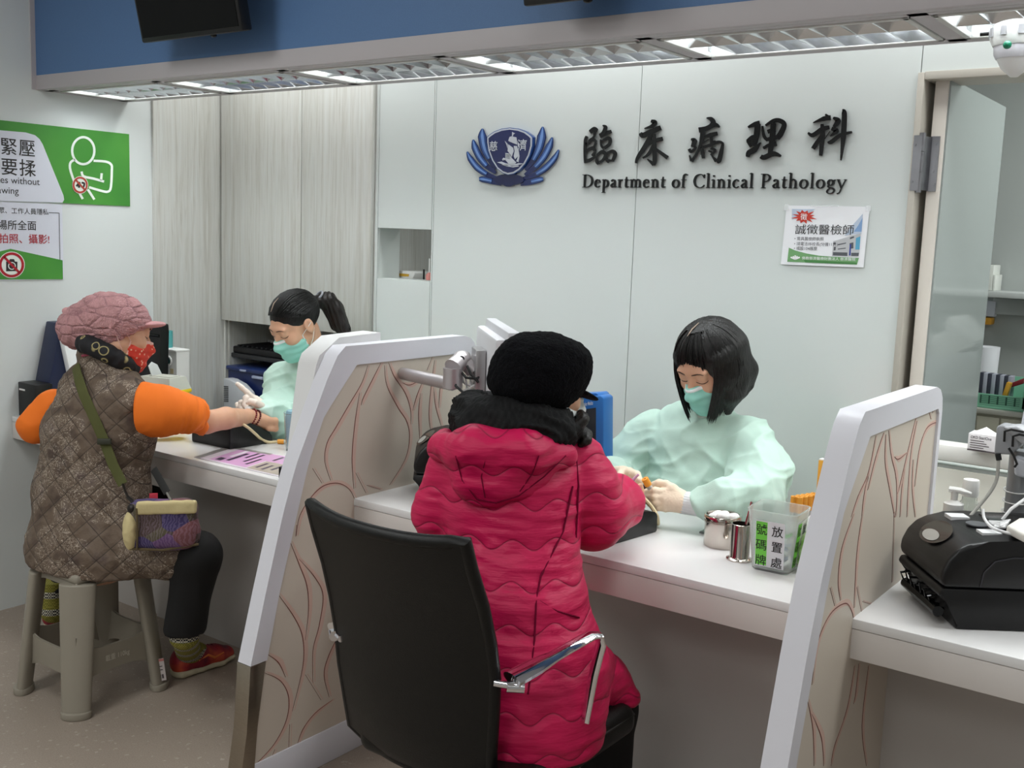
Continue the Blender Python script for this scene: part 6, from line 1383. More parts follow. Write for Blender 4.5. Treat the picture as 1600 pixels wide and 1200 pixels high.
        return g.color(g.ramp(v.outputs['Distance'], [(0.0, '#a2747a'), (0.02, '#bf8f92'), (0.07, '#c99698'), (1, '#d1a0a1')]))  # shade in the knit creases put into the colour, darker at cell edges
    pk = M('pink_knit', '#c99698', rough=0.9, bump=0.5, bump_scale=420); H = SDF(0.0035); T_ = R @ np.array(Matrix.Rotation(math.radians(14), 3, 'X'))
    cc = L(0, -.048, .048); fr = np.stack([CR, CD, CU], 1); H.ell(P(166, 497, D=3.39), (.086, .105, .083), fr, .02); H.ell(P(131, 513, D=3.41), (.080, .095, .074), fr, .05); H.ell(P(196, 496, D=3.37), (.052, .085, .062), fr, .04); H.ell(L(0, .0, .02), (.087, .102, .088), R, .02)
    H.plane(P(206, 528, D=3.38), unit(-CU*.84+CR*.54), .01); H.plane(P(140, 549, D=3.38), unit(-CU), .02)
    H.obj('knitted_cap', knit_mat(), t, knit_disp(cc, R, 0.004))
    Bm = SDF(0.003); Bm.ell(L(0, .078, .036), (.074, .064, .011), R @ np.array(Matrix.Rotation(math.radians(14), 3, 'X')), .004)
    Bm.plane(L(0, .05, 0), R @ np.array((0, -1, 0)), .0)
    Bm.obj('cap_brim', pk, t, lambda V, Nn: 0.0012*np.sin(((V-hc) @ R)[:, 0]*420))
    b = MB()
    for k in range(40):
        a_ = 2*math.pi*k/40; q = lambda s_, z_: L(s_*.084*math.sin(a_), -.012+s_*.094*math.cos(a_), z_+.012+.02*math.cos(a_))
        if math.cos(a_) > -0.35: b.tube([q(1, -.006), q(1.035, .008), q(1.03, .026)], .0055, 6)
    b.obj('cap_rib_band', pk, t)
    H = SDF(0.004); H.ell(P(107, 487, D=3.39), (.017, .02, .014), R); H.obj('cap_knot', pk, t)
    # red mask, dark scarf with light rings, hair behind the ear
    rm = N('red_patterned_mask', 0.7); o = rm.obj(); v = rm.n('TexVoronoi'); v.inputs['Scale'].default_value = 70; rm.l(o, v.inputs['Vector']); rm.color(rm.ramp(v.outputs['Distance'], [(0.0, '#e8d9c8'), (0.22, '#e0a58a'), (0.3, '#cf3a26'), (1, '#c23020')]))
    face_mask(t, hc, R, MATS['red_patterned_mask'], M('mask_pink_edge', '#e3bcb4', rough=0.7))
    sc = N('black_ring_scarf', 0.8); o = sc.obj(); v = sc.n('TexVoronoi'); v.inputs['Scale'].default_value = 24; sc.l(o, v.inputs['Vector']); sc.color(sc.ramp(v.outputs['Distance'], [(0, '#15151a'), (0.28, '#15151a'), (0.33, '#b9ab76'), (0.4, '#15151a'), (1, '#101014')], 'LINEAR'))
    Sf = SDF(0.004)
    for k in range(14):
        a0, a1 = 2*math.pi*k/14, 2*math.pi*(k+1)/14; q = lambda a_: L(.062*math.sin(a_), -.014+.074*math.cos(a_), -.084-.026*math.cos(a_)); Sf.cone(q(a0), q(a1), .026, .026, .01)
    Sf.obj('neck_scarf', MATS['black_ring_scarf'], t, lambda V, Nn: 0.003*ridge(nz(V, 30)))
    # trousers, socks, shoes
    pants = M('black_trousers', '#0e0d0e', rough=0.85); Sp = SDF(0.007)
    Sp.chain([hipR, kR, aR+np.array((0, 0, .015))], [.08, .066, .060], .03); Sp.chain([hipL, kL, aL+np.array((0, 0, .03))], [.085, .07, .055], .03); Sp.plane(aR+np.array((0, 0, .012)), (0, 0, -1))
    Sp.obj('trousers', pants, t, lambda V, Nn: 0.004*ridge(nz(V*np.array((1, 1, .5)), 14)))
    sk = N('patterned_sock', 0.9); o = sk.obj(); s3 = sk.n('SeparateXYZ'); sk.l(o, s3.inputs[0]); zf = sk.math('FRACT', sk.math('MULTIPLY', s3.outputs['Z'], 17)); ck = sk.n('TexChecker'); ck.inputs['Scale'].default_value = 190; sk.l(o, ck.inputs['Vector'])
    c1 = sk.mix(ck.outputs['Fac'], '#66641f', '#8a8236'); c2 = sk.mix(ck.outputs['Fac'], '#17171c', '#b9b4a4'); sk.color(sk.mix(sk.math('LESS_THAN', zf, 0.38), c1, c2))
    up_m = N('red_running_shoe', 0.6); o = up_m.obj(); n = up_m.n('TexNoise'); n.inputs['Scale'].default_value = 14; up_m.l(o, n.inputs['Vector']); up_m.color(up_m.ramp(n.outputs['Fac'], [(0.35, '#5e1028'), (0.52, '#8e1826'), (0.66, '#b8482a')]))
    sole = M('shoe_sole', '#bdb49a', rough=0.7)
    def shoe(heel, toe, ank, nm):
        heel = np.array(heel); toe = np.array(toe); f = unit(toe-heel); Ln = np.linalg.norm(toe-heel); sd = np.cross(f, (0, 0, 1)); q = lambda a_, s_, z_: heel+f*Ln*a_+sd*s_+np.array((0, 0, z_))
        Sk = SDF(0.004); Sk.chain([ank+np.array((0, 0, .09)), ank, q(.24, 0, .075), q(.4, 0, .06)], [.042, .041, .040, .036], .02); Sk.plane(ank+np.array((0, 0, .10)), (0, 0, 1)); Sk.obj('sock', MATS['patterned_sock'], t)
        Sh = SDF(0.0035); Sh.loft([q(.12, 0, .045), q(.4, 0, .045), q(.7, 0, .036), q(.9, 0, .03)], [(.034, .036), (.038, .042), (.043, .03), (.034, .022)], sd, .02); Sh.ell(q(.14, 0, .06), (.034, .036, .04), None, .02); Sh.chain([ank+np.array((0, 0, .06)), q(.3, 0, .085)], [.038, .032], .0); Sh.ops.pop()
        Sh.cone(q(.22, 0, .075), q(.27, 0, .14), .028, .034, .006, 's'); Sh.plane((0, 0, .022), (0, 0, -1)); so = Sh.obj(nm, MATS['red_running_shoe'], t)
        Sb = SDF(0.0035); Sb.loft([q(.08, 0, .016), q(.4, 0, .014), q(.7, 0, .015), q(.93, 0, .018)], [(.037, .02), (.036, .018), (.046, .018), (.036, .016)], sd, .01); Sb.plane((0, 0, .002), (0, 0, -1)); Sb.plane((0, 0, .027), (0, 0, 1)); Sb.obj('sole', sole, so, lambda V, Nn: 0.0018*np.sin(V @ f*150)*(np.abs(Nn[:, 2]) < .6))
        b = MB()
        for k in range(5): a_ = .42+.07*k; b.tube([q(a_, -.02, .074-.045*(a_-.42)), q(a_+.01, 0, .087-.06*(a_-.42)), q(a_+.02, .02, .074-.045*(a_-.42))], .0022, 6)
        b.tube([q(.40, -.01, .088), q(.36, -.022, .105), q(.42, -.03, .098), q(.41, 0, .09)], .002, 6); b.obj('laces', M('lace_dark_red', '#5a1020', rough=0.7), so)
        b = MB(); b.tube([q(.3, .0385, .05), q(.45, .042, .062), q(.56, .043, .045), q(.72, .043, .052)], [.002, .004, .004, .002], 6, flat=(1, .5)); b.obj('side_stripe', M('stripe_orange', '#d97a3a', rough=0.5), so)
    shoe(P(272, 1060, z=0), P(362, 1028, z=0), aR, 'right_shoe'); hl = P(70, 985, z=0); shoe(hl, hl+unit(np.array((.25, .97, 0)))*.24, aL, 'left_shoe')
    # two bead bracelets
    for k, (f_, cl) in enumerate(((.02, '#7a1a1c'), (.036, '#5a1216'))):
        c = wR+ax*(f_-.012); b = MB()
        for i in range(26): a_ = 2*math.pi*i/26; b.ball(c+.0315*(math.cos(a_)*sd+math.sin(a_)*up)+ax*.006*math.sin(a_), .0035, None, 8, 6)
        b.obj('bracelet', M('beads_'+str(k), cl, rough=0.3), t)
    return R
person_vest()
# ------------------------------------------------------------------ shoulder bag worn by that person
def bag():
    c = P(255, 818, D=3.14); rt = CR.copy(); rt[2] = 0; rt = unit(rt*0.96+np.array((-CR[1], CR[0], 0))*0.25); dp = np.array((-rt[1], rt[0], 0)); U = np.array((0, 0, 1.0))
    t = thing('shoulder_bag', c, 'small patchwork shoulder bag with olive strap hanging at the brown vest', 'bag')
    q = lambda a_, d_, z_: c+rt*a_+dp*d_+U*z_
    pm = N('patchwork_fabric', 0.85); o = pm.obj(); v = pm.n('TexVoronoi'); v.inputs['Scale'].default_value = 17; pm.l(o, v.inputs['Vector']); n = pm.n('TexWave'); n.inputs['Scale'].default_value = 55; n.inputs['Distortion'].default_value = 9; pm.l(o, n.inputs['Vector'])
    cl = pm.ramp(v.outputs['Color'], [(0.0, '#4b3a34'), (0.25, '#7a4a4e'), (0.45, '#3c3160'), (0.6, '#6b4a78'), (0.78, '#57503a'), (1.0, '#8a5a3c')], 'CONSTANT'); pm.color(pm.mix(0.16, cl, pm.ramp(n.outputs['Fac'], [(0.4, '#2c2430'), (0.6, '#a08fa8')])))
    S = SDF(0.004); S.box(c, (.098, .042, .072), np.stack([rt, dp, U], 1), .03); S.ell(q(0.01, 0, -.03), (.09, .05, .045), np.stack([rt, dp, U], 1), .03); S.obj('pouch', MATS['patchwork_fabric'], t, lambda V, Nn: 0.003*nz(V, 25))
    cr = M('cream_cloth', '#c9b98a', rough=0.85, bump=0.3, bump_scale=120)
    S = SDF(0.0035); S.box(q(.012, -.038, .058), (.084, .010, .02), np.stack([rt, dp, U], 1), .008); S.obj('top_band', cr, t, lambda V, Nn: 0.002*nz(V, 40))
    S = SDF(0.0035); S.ell(q(-.088, -.02, -.012), (.022, .034, .058), np.stack([rt, dp, U], 1), .02); S.obj('side_pocket', cr, t, lambda V, Nn: 0.002*ridge(nz(V, 40)))
    b = MB(); b.tube([q(.1, -.03, -.058), q(0, -.05, -.066), q(-.09, -.035, -.062)], .004, 6); b.tube([q(-.07, -.046, .06), q(-.068, -.05, 0), q(-.07, -.045, -.06)], .003, 6); b.obj('piping', M('bag_piping', '#5a4c34', rough=0.8), t)
    ol = M('olive_webbing', '#4d4f26', rough=0.8, bump=0.3, bump_scale=700)
    # strap: sits on the back of the vest, over the left shoulder
    ptsd = [P(x_, y_, D=d_) for x_, y_, d_ in ((118, 572, 3.34), (122, 590, 3.275), (130, 615, 3.245), (150, 660, 3.225), (163, 690, 3.222), (176, 725, 3.215), (186, 745, 3.21), (192, 757, 3.205))]
    b = MB(); T = np.linspace(0, len(ptsd)-1, 40); A = np.array(ptsd); pp = np.stack([np.interp(T, np.arange(len(A)), A[:, i]) for i in range(3)], 1)
    b.tube(pp, .0155, 12, flat=(.14, 1.0), up=-CD); b.obj('strap', ol, t)
    b = MB(); cB = P(163, 690, D=3.212); b.rot_box(cB, (.021, .005, .009), Matrix([[CR[i], CD[i], CU[i]] for i in range(3)]) @ Matrix.Rotation(math.radians(-28), 3, 'Y') if False else Matrix([[CR[i], CD[i], CU[i]] for i in range(3)]), .002); b.obj('strap_slider', M('slider_dark', '#2a2b1c', rough=0.5), t)
    b = MB(); k0 = P(192, 757, D=3.2); b.tube([k0, P(196, 768, D=3.16), P(200, 777, D=3.13)], .004, 8); b.tube([P(200, 777, D=3.125), P(206, 782, D=3.11), P(210, 790, D=3.1)], .006, 8); b.ball(P(205, 795, D=3.085), (.014, .010, .014)); b.obj('clasp', M('clasp_dark', '#2b2624', rough=0.35, metal=0.5), t)
    b = MB(); f0 = [P(240, 733, D=3.2), P(250, 750, D=3.17), P(261, 770, D=3.14)]; b.tube(f0, .012, 10, flat=(.15, 1.0), up=-CD); b.obj('front_strap', M('strap_black', '#141211', rough=0.6), t)
    b = MB(); b.tube([P(261, 770, D=3.14), P(265, 778, D=3.13), P(270, 786, D=3.12)], .004, 8); b.tube([P(271, 788, D=3.11)+.007*np.array((math.cos(a_)*CR+math.sin(a_)*CU)) for a_ in np.linspace(0, 2*math.pi, 17)[:-1]], .002, 6, closed=True); b.obj('hook', M('hook_steel', '#9a9690', rough=0.25, metal=1.0), t)
    q2 = P(240, 780, D=3.19); tag(MB().rot_box(q2, (.012, .003, .018), Matrix([[rt[i], dp[i], U[i]] for i in range(3)]), .001).obj('tissue_pack', M('pack_red', '#c3384a', rough=0.4), None, q2), 'small red packet sticking out behind the patchwork shoulder bag', 'packet')
bag()
# ------------------------------------------------------------------ patient in the pink quilted coat (middle)
def coat_mat():
    g = N('raspberry_quilted_coat', 0.45); g.b.inputs['Specular IOR Level'].default_value = 0.3; o = g.obj(); sp = g.n('SeparateXYZ'); g.l(o, sp.inputs[0])
    u = g.math('ADD', g.math('MULTIPLY', sp.outputs['X'], 0.81), g.math('MULTIPLY', sp.outputs['Y'], 0.59))
    wv = g.math('MULTIPLY', g.math('SINE', g.math('MULTIPLY', u, 70)), 0.0105); zz = g.math('DIVIDE', g.math('ADD', sp.outputs['Z'], wv), 0.078)
    f = g.math('ABSOLUTE', g.math('SUBTRACT', g.math('FRACT', zz), 0.5)); line = g.math('SUBTRACT', 0.5, f)   # 0 at the seam
    n = g.n('TexNoise'); mp = g.n('Mapping'); mp.inputs['Scale'].default_value = (11, 11, 60); g.l(o, mp.inputs['Vector']); g.l(mp.outputs['Vector'], n.inputs['Vector']); n.inputs['Scale'].default_value = 1; n.inputs['Detail'].default_value = 3
    pu = g.math('POWER', g.math('MINIMUM', g.math('MULTIPLY', line, 4.0), 1.0), 0.5)
    g.bump(g.math('ADD', pu, g.math('MULTIPLY', n.outputs['Fac'], 0.9)), 0.75, 0.006)
    seam = g.math('LESS_THAN', line, 0.022); return g.color(g.mix(g.math('MULTIPLY', seam, 0.45), '#c4154f', '#6d0a2a'))
def puff(V, Nn):
    u = V[:, 0]*.81+V[:, 1]*.59; zz = (V[:, 2]+.0105*np.sin(u*70))/0.078; f = 0.5-np.abs(zz-np.floor(zz)-.5)
    return 0.0028*np.sqrt(np.clip(f*3, 0, 1))-0.002+0.0035*ridge(nz(V*np.array((7, 7, 34)), 1))
def person_coat():
    t = thing('person', (-1.3, 1.85, 0.0), 'seated person in raspberry pink quilted coat with black fuzzy hat', 'person')
    hc = P(845, 600, D=2.36); R = frame((.42, .88, -.18), (0, 0, 1))
    nb = P(810, 665, D=2.36); sR, sL = P(893, 728, D=2.42), P(720, 724, D=2.38); sd = np.array((.84, .54, 0.0))
    eR = P(925, 800, D=2.44); wR = P(970, 783, D=2.62); fR = P(982, 778, D=2.74)
    eL = P(688, 802, D=2.40); wL = P(705, 815, D=2.62)
    hipR, hipL = P(850, 1050, D=2.3), P(770, 1040, D=2.25); kR = P(948, 1105, D=2.52); kL = P(850, 1075, D=2.62); aR = kR+np.array((.0, .03, -.40)); aL = kL+np.array((0, .02, -.38))
    S = SDF(0.0055); L = head_sdf(S, hc, R); S.cone(L(0, -.03, -.05), nb, .05, .055, .02)
    S.loft([nb, P(800, 760, D=2.37), P(805, 1040, D=2.3)], [(.08, .06), (.13, .09), (.14, .1)], sd, .03)
    S.chain([sR, eR, wR, fR], [.05, .042, .032, .026], .015); S.chain([sL, eL, wL], [.05, .042, .03], .015)
    S.chain([hipR, kR, aR], [.075, .055, .04], .02); S.chain([hipL, kL, aL], [.075, .055, .04], .02)
    ax = unit(fR-wR); s1 = unit(np.cross(ax, (0, 0, 1))); up = np.cross(s1, ax)
    for i, (o_, ln) in enumerate(((-.026, .06), (-.009, .068), (.008, .063), (.024, .05))):
        k_ = fR+ax*.03+s1*o_; S.cone(fR+s1*o_*.5, k_, .014, .012, .012); S.chain([k_, k_+ax*ln*.3+up*.016, k_+ax*ln*.05+up*.032], [.0105, .0095, .008], .004)
    S.chain([fR-ax*.01-s1*.02, fR+ax*.02-s1*.045, fR+ax*.045-s1*.05], [.014, .012, .0095], .008)
    S.obj('body', skin_b, t, smooth=1); eyes(t, S, L, R)
    cm = coat_mat(); C_ = SDF(0.006)
    C_.loft([P(802, 690, D=2.37), P(800, 720, D=2.375), P(798, 780, D=2.37), P(800, 880, D=2.35), P(806, 960, D=2.32), P(818, 1060, D=2.3), P(822, 1120, D=2.28)], [(.085, .08), (.135, .10), (.148, .125), (.142, .125), (.15, .135), (.165, .155), (.17, .165)], sd, .04)
    C_.chain([P(850, 1040, D=2.32), P(928, 1068, D=2.50)], [.125, .080], .05); C_.chain([P(925, 1070, D=2.46), P(972, 1092, D=2.46)], [.07, .04], .04); C_.chain([P(860, 1085, D=2.36), P(930, 1095, D=2.44)], [.06, .035], .04)
    C_.chain([P(790, 1040, D=2.3), kL+np.array((0, -.05, .02))], [.12, .09], .05)
    C_.chain([sR, P(908, 765, D=2.42), eR, P(962, 785, D=2.55), wR], [.078, .083, .082, .066, .048], .015)
    C_.chain([sL, eL, eL*.5+wL*.5], [.068, .060, .055], .02)
    C_.plane(P(815, 1132, D=2.3), unit((-.1, .0, -1)), .01)
    C_.obj('quilted_coat', cm, t, puff, smooth=1)
    b = MB()   # raised seams: centre of the back panels and around the right armhole
    def on(px, py, d0=2.0):
        o = EYE.copy(); v = CD+CR*(px-800)/FPX-CU*(py-600)/FPX; q = o+v*d0
        for _ in range(80):
            e = C_.eval([q])[0]
            if e < 0.0035: break
            q = q+v*min(max(e*.7, .0008), .05)
        return q
    def fine(ln): ln = np.array(ln, float); T = np.linspace(0, len(ln)-1, 10*(len(ln)-1)+1); return [tuple(np.interp(x, np.arange(len(ln)), ln[:, i]) for i in range(2)) for x in T]
    for ln in (((900, 712), (904, 760), (902, 800), (900, 840)), ((895, 760), (880, 830), (845, 900), (838, 935), (835, 1000), (825, 1085)), ((838, 935), (870, 955), (905, 965))):
        b.tube([on(*p) for p in fine(ln)], .0022, 6)
    b.obj('seams', M('coat_seam', '#6d0c2c', rough=0.9, spec=0.1), t)
    # hood lying on the back, standing collar
    Hd = SDF(0.005); fr = np.stack([CR, CD, CU], 1); h0 = P(782, 728, D=2.265)
    Hd.ell(h0, (.112, .042, .072), fr, .02); Hd.ell(P(770, 755, D=2.25), (.072, .036, .05), fr, .04); Hd.chain([P(690, 700, D=2.33), P(740, 700, D=2.24), P(820, 708, D=2.235), P(880, 712, D=2.3)], [.03, .04, .04, .028], .03)
    Hd.chain([P(695, 685, D=2.36), P(697, 700, D=2.34)], [.02, .024], .02)
    Hd.obj('hood', cm, t, lambda V, Nn: 0.004*ridge(nz(V*np.array((1, 1, 2)), 16)), smooth=1)
    b = MB(); hq = [(712, 712), (722, 750), (745, 780), (775, 786), (810, 775), (850, 745), (884, 712)]
    def onh(px, py):
        v = CD+CR*(px-800)/FPX-CU*(py-600)/FPX; q = EYE+v*2.0
        for _ in range(80):
            e = min(Hd.eval([q])[0], C_.eval([q])[0])
            if e < 0.0035: break
            q = q+v*min(max(e*.7, .0008), .05)
        return q
    for ln in (hq, [(760, 712), (752, 745), (758, 778)], [(842, 712), (832, 740), (812, 768)]):
        b.tube([onh(*p) for p in fine(ln)], .0014, 6)
    b.obj('hood_seams', MATS['coat_seam'], t)
    # black wound scarf
    sm = M('black_knit_scarf', '#0c0c0d', rough=0.75, spec=0.3, bump=0.5, bump_scale=160); Sf = SDF(0.0045); cn = P(806, 662, D=2.38); sc_r = [(.112, .045, .0), (.098, .042, .045)]
    for k in range(16):
        a0, a1 = 2*math.pi*k/16, 2*math.pi*(k+1)/16
        q = lambda a_: cn+CR*.098*math.cos(a_)+CD*.085*math.sin(a_)+CU*(.012*math.cos(a_)*-1.0+(-.004 if math.sin(a_) < 0 else .012)); Sf.cone(q(a0), q(a1), .042+.012*max(0, -math.sin(a0)), .042+.012*max(0, -math.sin(a1)), .02)
    Sf.ell(P(765, 672, D=2.285), (.072, .034, .036), fr, .03); Sf.ell(P(840, 680, D=2.29), (.075, .032, .032), fr, .03)
    def scd(V, Nn):
        q = V-cn; h_ = q @ CU; a_ = np.arctan2(q @ CD, q @ CR); return 0.010*np.clip(1-2.4*np.abs(nz(np.stack([a_*1.7, h_*34+a_*1.6, 0*a_], 1), 1)), 0, 1)-.004+0.0022*np.sin(a_*58)*np.sin(h_*210)
    Sf.obj('scarf', sm, t, scd)
    # fuzzy hat with a small peak, curls below it
    g = N('black_fuzzy_felt', 0.95); g.b.inputs['Specular IOR Level'].default_value = 0.15; o = g.obj(); n = g.n('TexNoise'); n.inputs['Scale'].default_value = 240; n.inputs['Detail'].default_value = 4; g.l(o, n.inputs['Vector']); g.bump(n.outputs['Fac'], 1.0, 0.006); fz = g.color(g.ramp(n.outputs['Fac'], [(0.3, '#020203'), (0.75, '#0a0b10')]))
    Hh = SDF(0.0045); Hh.ell(L(0, -.008, .03), (.101, .112, .083), R, .02); Hh.ell(L(0, -.02, -.01), (.088, .102, .055), R, .03); Hh.ell(L(.02, .03, .07), (.06, .06, .03), R, .04)
    Hh.plane(L(0, 0, -.055), R @ np.array((0, .15, -1)), .012); Hh.obj('fuzzy_hat', fz, t, lambda V, Nn: 0.0025*nz(V, 120)+0.003*nz(V, 30))
    Bm = SDF(0.0035); Bm.ell(L(0, .095, -.002), (.062, .05, .008), R @ np.array(Matrix.Rotation(math.radians(-14), 3, 'X'))); Bm.obj('hat_peak', fz, t)
    Hc = SDF(0.003); c0 = P(909, 655, D=2.36)
    for k in range(5):
        p0 = P(903+k*2, 648+k*4, D=2.34+k*.006); pts = [p0+np.array((.012*math.sin(i*1.3+k), .012*math.cos(i*1.3+k), -.011*i)) for i in range(5)]; Hc.chain(pts, [.010, .011, .011, .010, .006], .004)
    Hc.obj('curly_hair', hair_t, t, lambda V, Nn: 0.0012*ridge(nz(V, 130)))
    face_mask(t, hc, R, mask_w, mask_w)
    # black trousers and shoes
    Sp = SDF(0.007); Sp.chain([hipR, kR, aR], [.088, .068, .052], .03); Sp.chain([hipL, kL, aL], [.088, .068, .052], .03); Sp.plane(aR+np.array((0, 0, .01)), (0, 0, -1)); Sp.obj('trousers', M('black_trousers', '#0e0d0e', rough=0.85), t)
    for a_, nm in ((aR, 'right_shoe'), (aL, 'left_shoe')):
        Sh = SDF(0.005); g0 = np.array((a_[0], a_[1], .04)); Sh.loft([g0+np.array((0, -.05, 0)), g0+np.array((0, .06, 0)), g0+np.array((0, .15, -.008))], [(.036, .036), (.042, .036), (.034, .024)], (1, 0, 0), .02); Sh.cone(g0, np.array((a_[0], a_[1], a_[2])), .04, .04, .02); Sh.plane((0, 0, .003), (0, 0, -1)); Sh.obj(nm, black_p, t)
person_coat()
# ------------------------------------------------------------------ nurse with bobbed hair (middle)
def nurse_bob():
    t = thing('person', (-1.28, 2.8, 0.0), 'person in mint gown and mask with a black bob, drawing blood', 'person')
    hc = P(1109, 567, y=2.70); R = frame((-.18, -.86, -.52), (-.10, -.4, 1)); nb = P(1108, 660, y=2.79)
    sL, sR = P(1168, 688, y=2.78), P(1020, 676, y=2.80); eL = P(1180, 776, y=2.60); wL = P(1092, 788, y=2.475); eR = P(968, 752, y=2.70); wR = P(958, 744, y=2.545); sd = sL-sR; sd[2] = 0
    S = SDF(0.004); L = head_sdf(S, hc, R, False); S.cone(L(0, -.03, -.05), nb, .048, .05, .02)
    low = np.array((-1.27, 2.84, .50)); S.loft([nb, P(1095, 720, y=2.8), low], [(.07, .05), (.13, .08), (.14, .1)], sd, .03)
    S.chain([sL, eL, wL, P(1050, 781, y=2.45)], [.045, .034, .021, .017], .008); S.chain([sR, eR, wR, P(972, 742, y=2.5)], [.045, .038, .026, .02], .012)
    for s_ in (-1, 1): S.chain([low+np.array((s_*.09, 0, 0)), (low[0]+s_*.1, 2.57, .5), (low[0]+s_*.1, 2.56, .09)], [.075, .055, .04], .02); S.ell((low[0]+s_*.1, 2.53, .05), (.04, .09, .04), None, .02)
    S.obj('body', skin_b, t, smooth=1); eyes(t, S, L, R)
    face_mask(t, hc, R, mask_m, mask_w)
    G = SDF(0.005)
    G.loft([P(1106, 648, y=2.775), P(1103, 668, y=2.79), P(1098, 700, y=2.79), P(1090, 770, y=2.77), np.array((-1.275, 2.77, .70)), low], [(.066, .05), (.14, .075), (.172, .10), (.178, .112), (.18, .115), (.19, .12)], sd, .04)
    G.chain([sL, P(1188, 735, y=2.70), eL, P(1125, 788, y=2.50), P(1098, 789, y=2.478)], [.075, .078, .076, .058, .04], .02)
    G.chain([sR, P(985, 715, y=2.74), eR, wR], [.075, .075, .068, .046], .02); G.plane(wL+unit(wL-eL)*-.012, unit(wL-eL)); 
    G.ops.pop()
    G.obj('gown', gown_m, t, gown_disp((-1.28, 2.75, .9), 1.9, 3.0), smooth=1)
    b = MB(); b.tube([P(x_, y_, y=2.715-abs(x_-1100)*-.0008) for x_, y_ in ((1068, 642), (1080, 650), (1096, 655), (1112, 652), (1124, 644))], .006, 8, flat=(1.4, .6)); b.obj('gown_collar', M('gown_collar_white', '#d7e3da', rough=0.8), t)
    C_ = SDF(0.003); C_.chain([P(1096, 789, y=2.478), P(1064, 785, y=2.465)], [.031, .029]); C_.plane(P(1063, 785, y=2.465), unit(wL-P(1130, 792, y=2.5))); C_.obj('knit_cuff', cuff_m, t, lambda V, Nn: 0.0006*np.sin((V @ np.array((0, .3, 1)))*900))
    # left glove holding the tube
    p = lambda x_, y_, yy: P(x_, y_, y=yy)
    W0 = p(1064, 785, 2.462)
    glove(t, 'left_glove', glove_m, [(W0, p(1040, 771, 2.448), .024, .0165), (W0, p(1040, 782, 2.44), .024, .017), (W0, p(1040, 792, 2.44), .022, .014), (p(1062, 775, 2.465), p(1050, 763, 2.455), .018, .0125)],
          [([p(1040, 770, 2.446), p(1024, 767, 2.43), p(1011, 769, 2.44), p(1003, 771, 2.452)], [.0115, .010, .009, .0078]), ([p(1040, 778, 2.44), p(1023, 777, 2.425), p(1011, 776, 2.437), p(1006, 775, 2.45)], [.0115, .0102, .009, .008]),
           ([p(1040, 786, 2.44), p(1025, 785.5, 2.425), p(1014, 783, 2.437), p(1010, 781, 2.45)], [.0112, .010, .0088, .008]), ([p(1041, 793, 2.44), p(1028, 793, 2.43), p(1019, 790, 2.438), p(1015, 788, 2.448)], [.010, .009, .008, .0072]),
           ([p(1052, 764, 2.458), p(1040, 757, 2.455), p(1030, 755, 2.455), p(1022, 757, 2.458)], [.0125, .011, .0102, .0088])])
    glove(t, 'right_glove', glove_m, [(p(958, 742, 2.545), p(972, 738, 2.49), .022, .017), (p(958, 744, 2.545), p(983, 739, 2.485), .022, .015), (p(960, 748, 2.54), p(972, 750, 2.475), .018, .013)],
          [([p(973, 737, 2.488), p(967, 746, 2.455), p(972, 755, 2.44), p(980, 761, 2.435)], [.0118, .0105, .0092, .008]), ([p(984, 738, 2.485), p(995, 742, 2.462), p(999, 751, 2.452), p(996, 761, 2.448)], [.0118, .0105, .0095, .008]),
           ([p(980, 740, 2.492), p(990, 748, 2.475), p(992, 757, 2.465), p(989, 763, 2.46)], [.0112, .010, .009, .0078]), ([p(975, 742, 2.497), p(983, 752, 2.483), p(985, 761, 2.478), p(983, 767, 2.475)], [.0105, .0095, .0085, .0072]),
           ([p(968, 749, 2.475), p(972, 760, 2.445), p(979, 765, 2.43), p(986, 765, 2.425)], [.0125, .011, .0098, .0085])])
    # bob with fringe
    Hh = SDF(0.0035)
    Hh.ell(L(0, -.018, .032), (.090, .102, .088), R, .01)
    for s_ in (-1, 1):
        Hh.loft([L(s_*.06, .01, .04), L(s_*.068, .012, -.03), L(s_*.066, .028, -.085), L(s_*.056, .05, -.125)], [(.026, .05), (.018, .05), (.016, .04), (.008, .014)], R[:, 0], .02)
        Hh.loft([L(s_*.042, -.045, .02), L(s_*.048, -.04, -.06), L(s_*.048, -.02, -.115)], [(.035, .045), (.03, .045), (.016, .035)], R[:, 0], .03)
    Hh.loft([L(0, -.08, .02), L(0, -.085, -.07), L(0, -.07, -.12)], [(.07, .03), (.07, .03), (.06, .015)], R[:, 0], .03)
    Hh.ell(L(0, .12, -.075), (.057, .08, .107), R, .008, 's')
    #Hh.loft([L(-.04, .07, .062), L(-.035, .087, .03)], [(.03, .012), (.022, .006)], R[:, 0], .02); Hh.loft([L(.04, .07, .062), L(.045, .082, .025)], [(.032, .012), (.02, .008)], R[:, 0], .02); Hh.loft([L(0, .076, .066), L(.0, .089, .042)], [(.03, .010), (.026, .006)], R[:, 0], .02)
    def hd(V, Nn):
        q = (V-hc) @ R; a_ = np.arctan2(q[:, 0], q[:, 1]+.02); return 0.0010*nz(np.stack([a_*26, q[:, 2]*5, 0*a_], 1), 1)
    hr = Hh.obj('bob_hair', hair_m, t, hd)
    rnd = random.Random(5); c0 = np.array((0, -.014, .03)); dn = R.T @ np.array((0, 0, -1.0)); paths = []
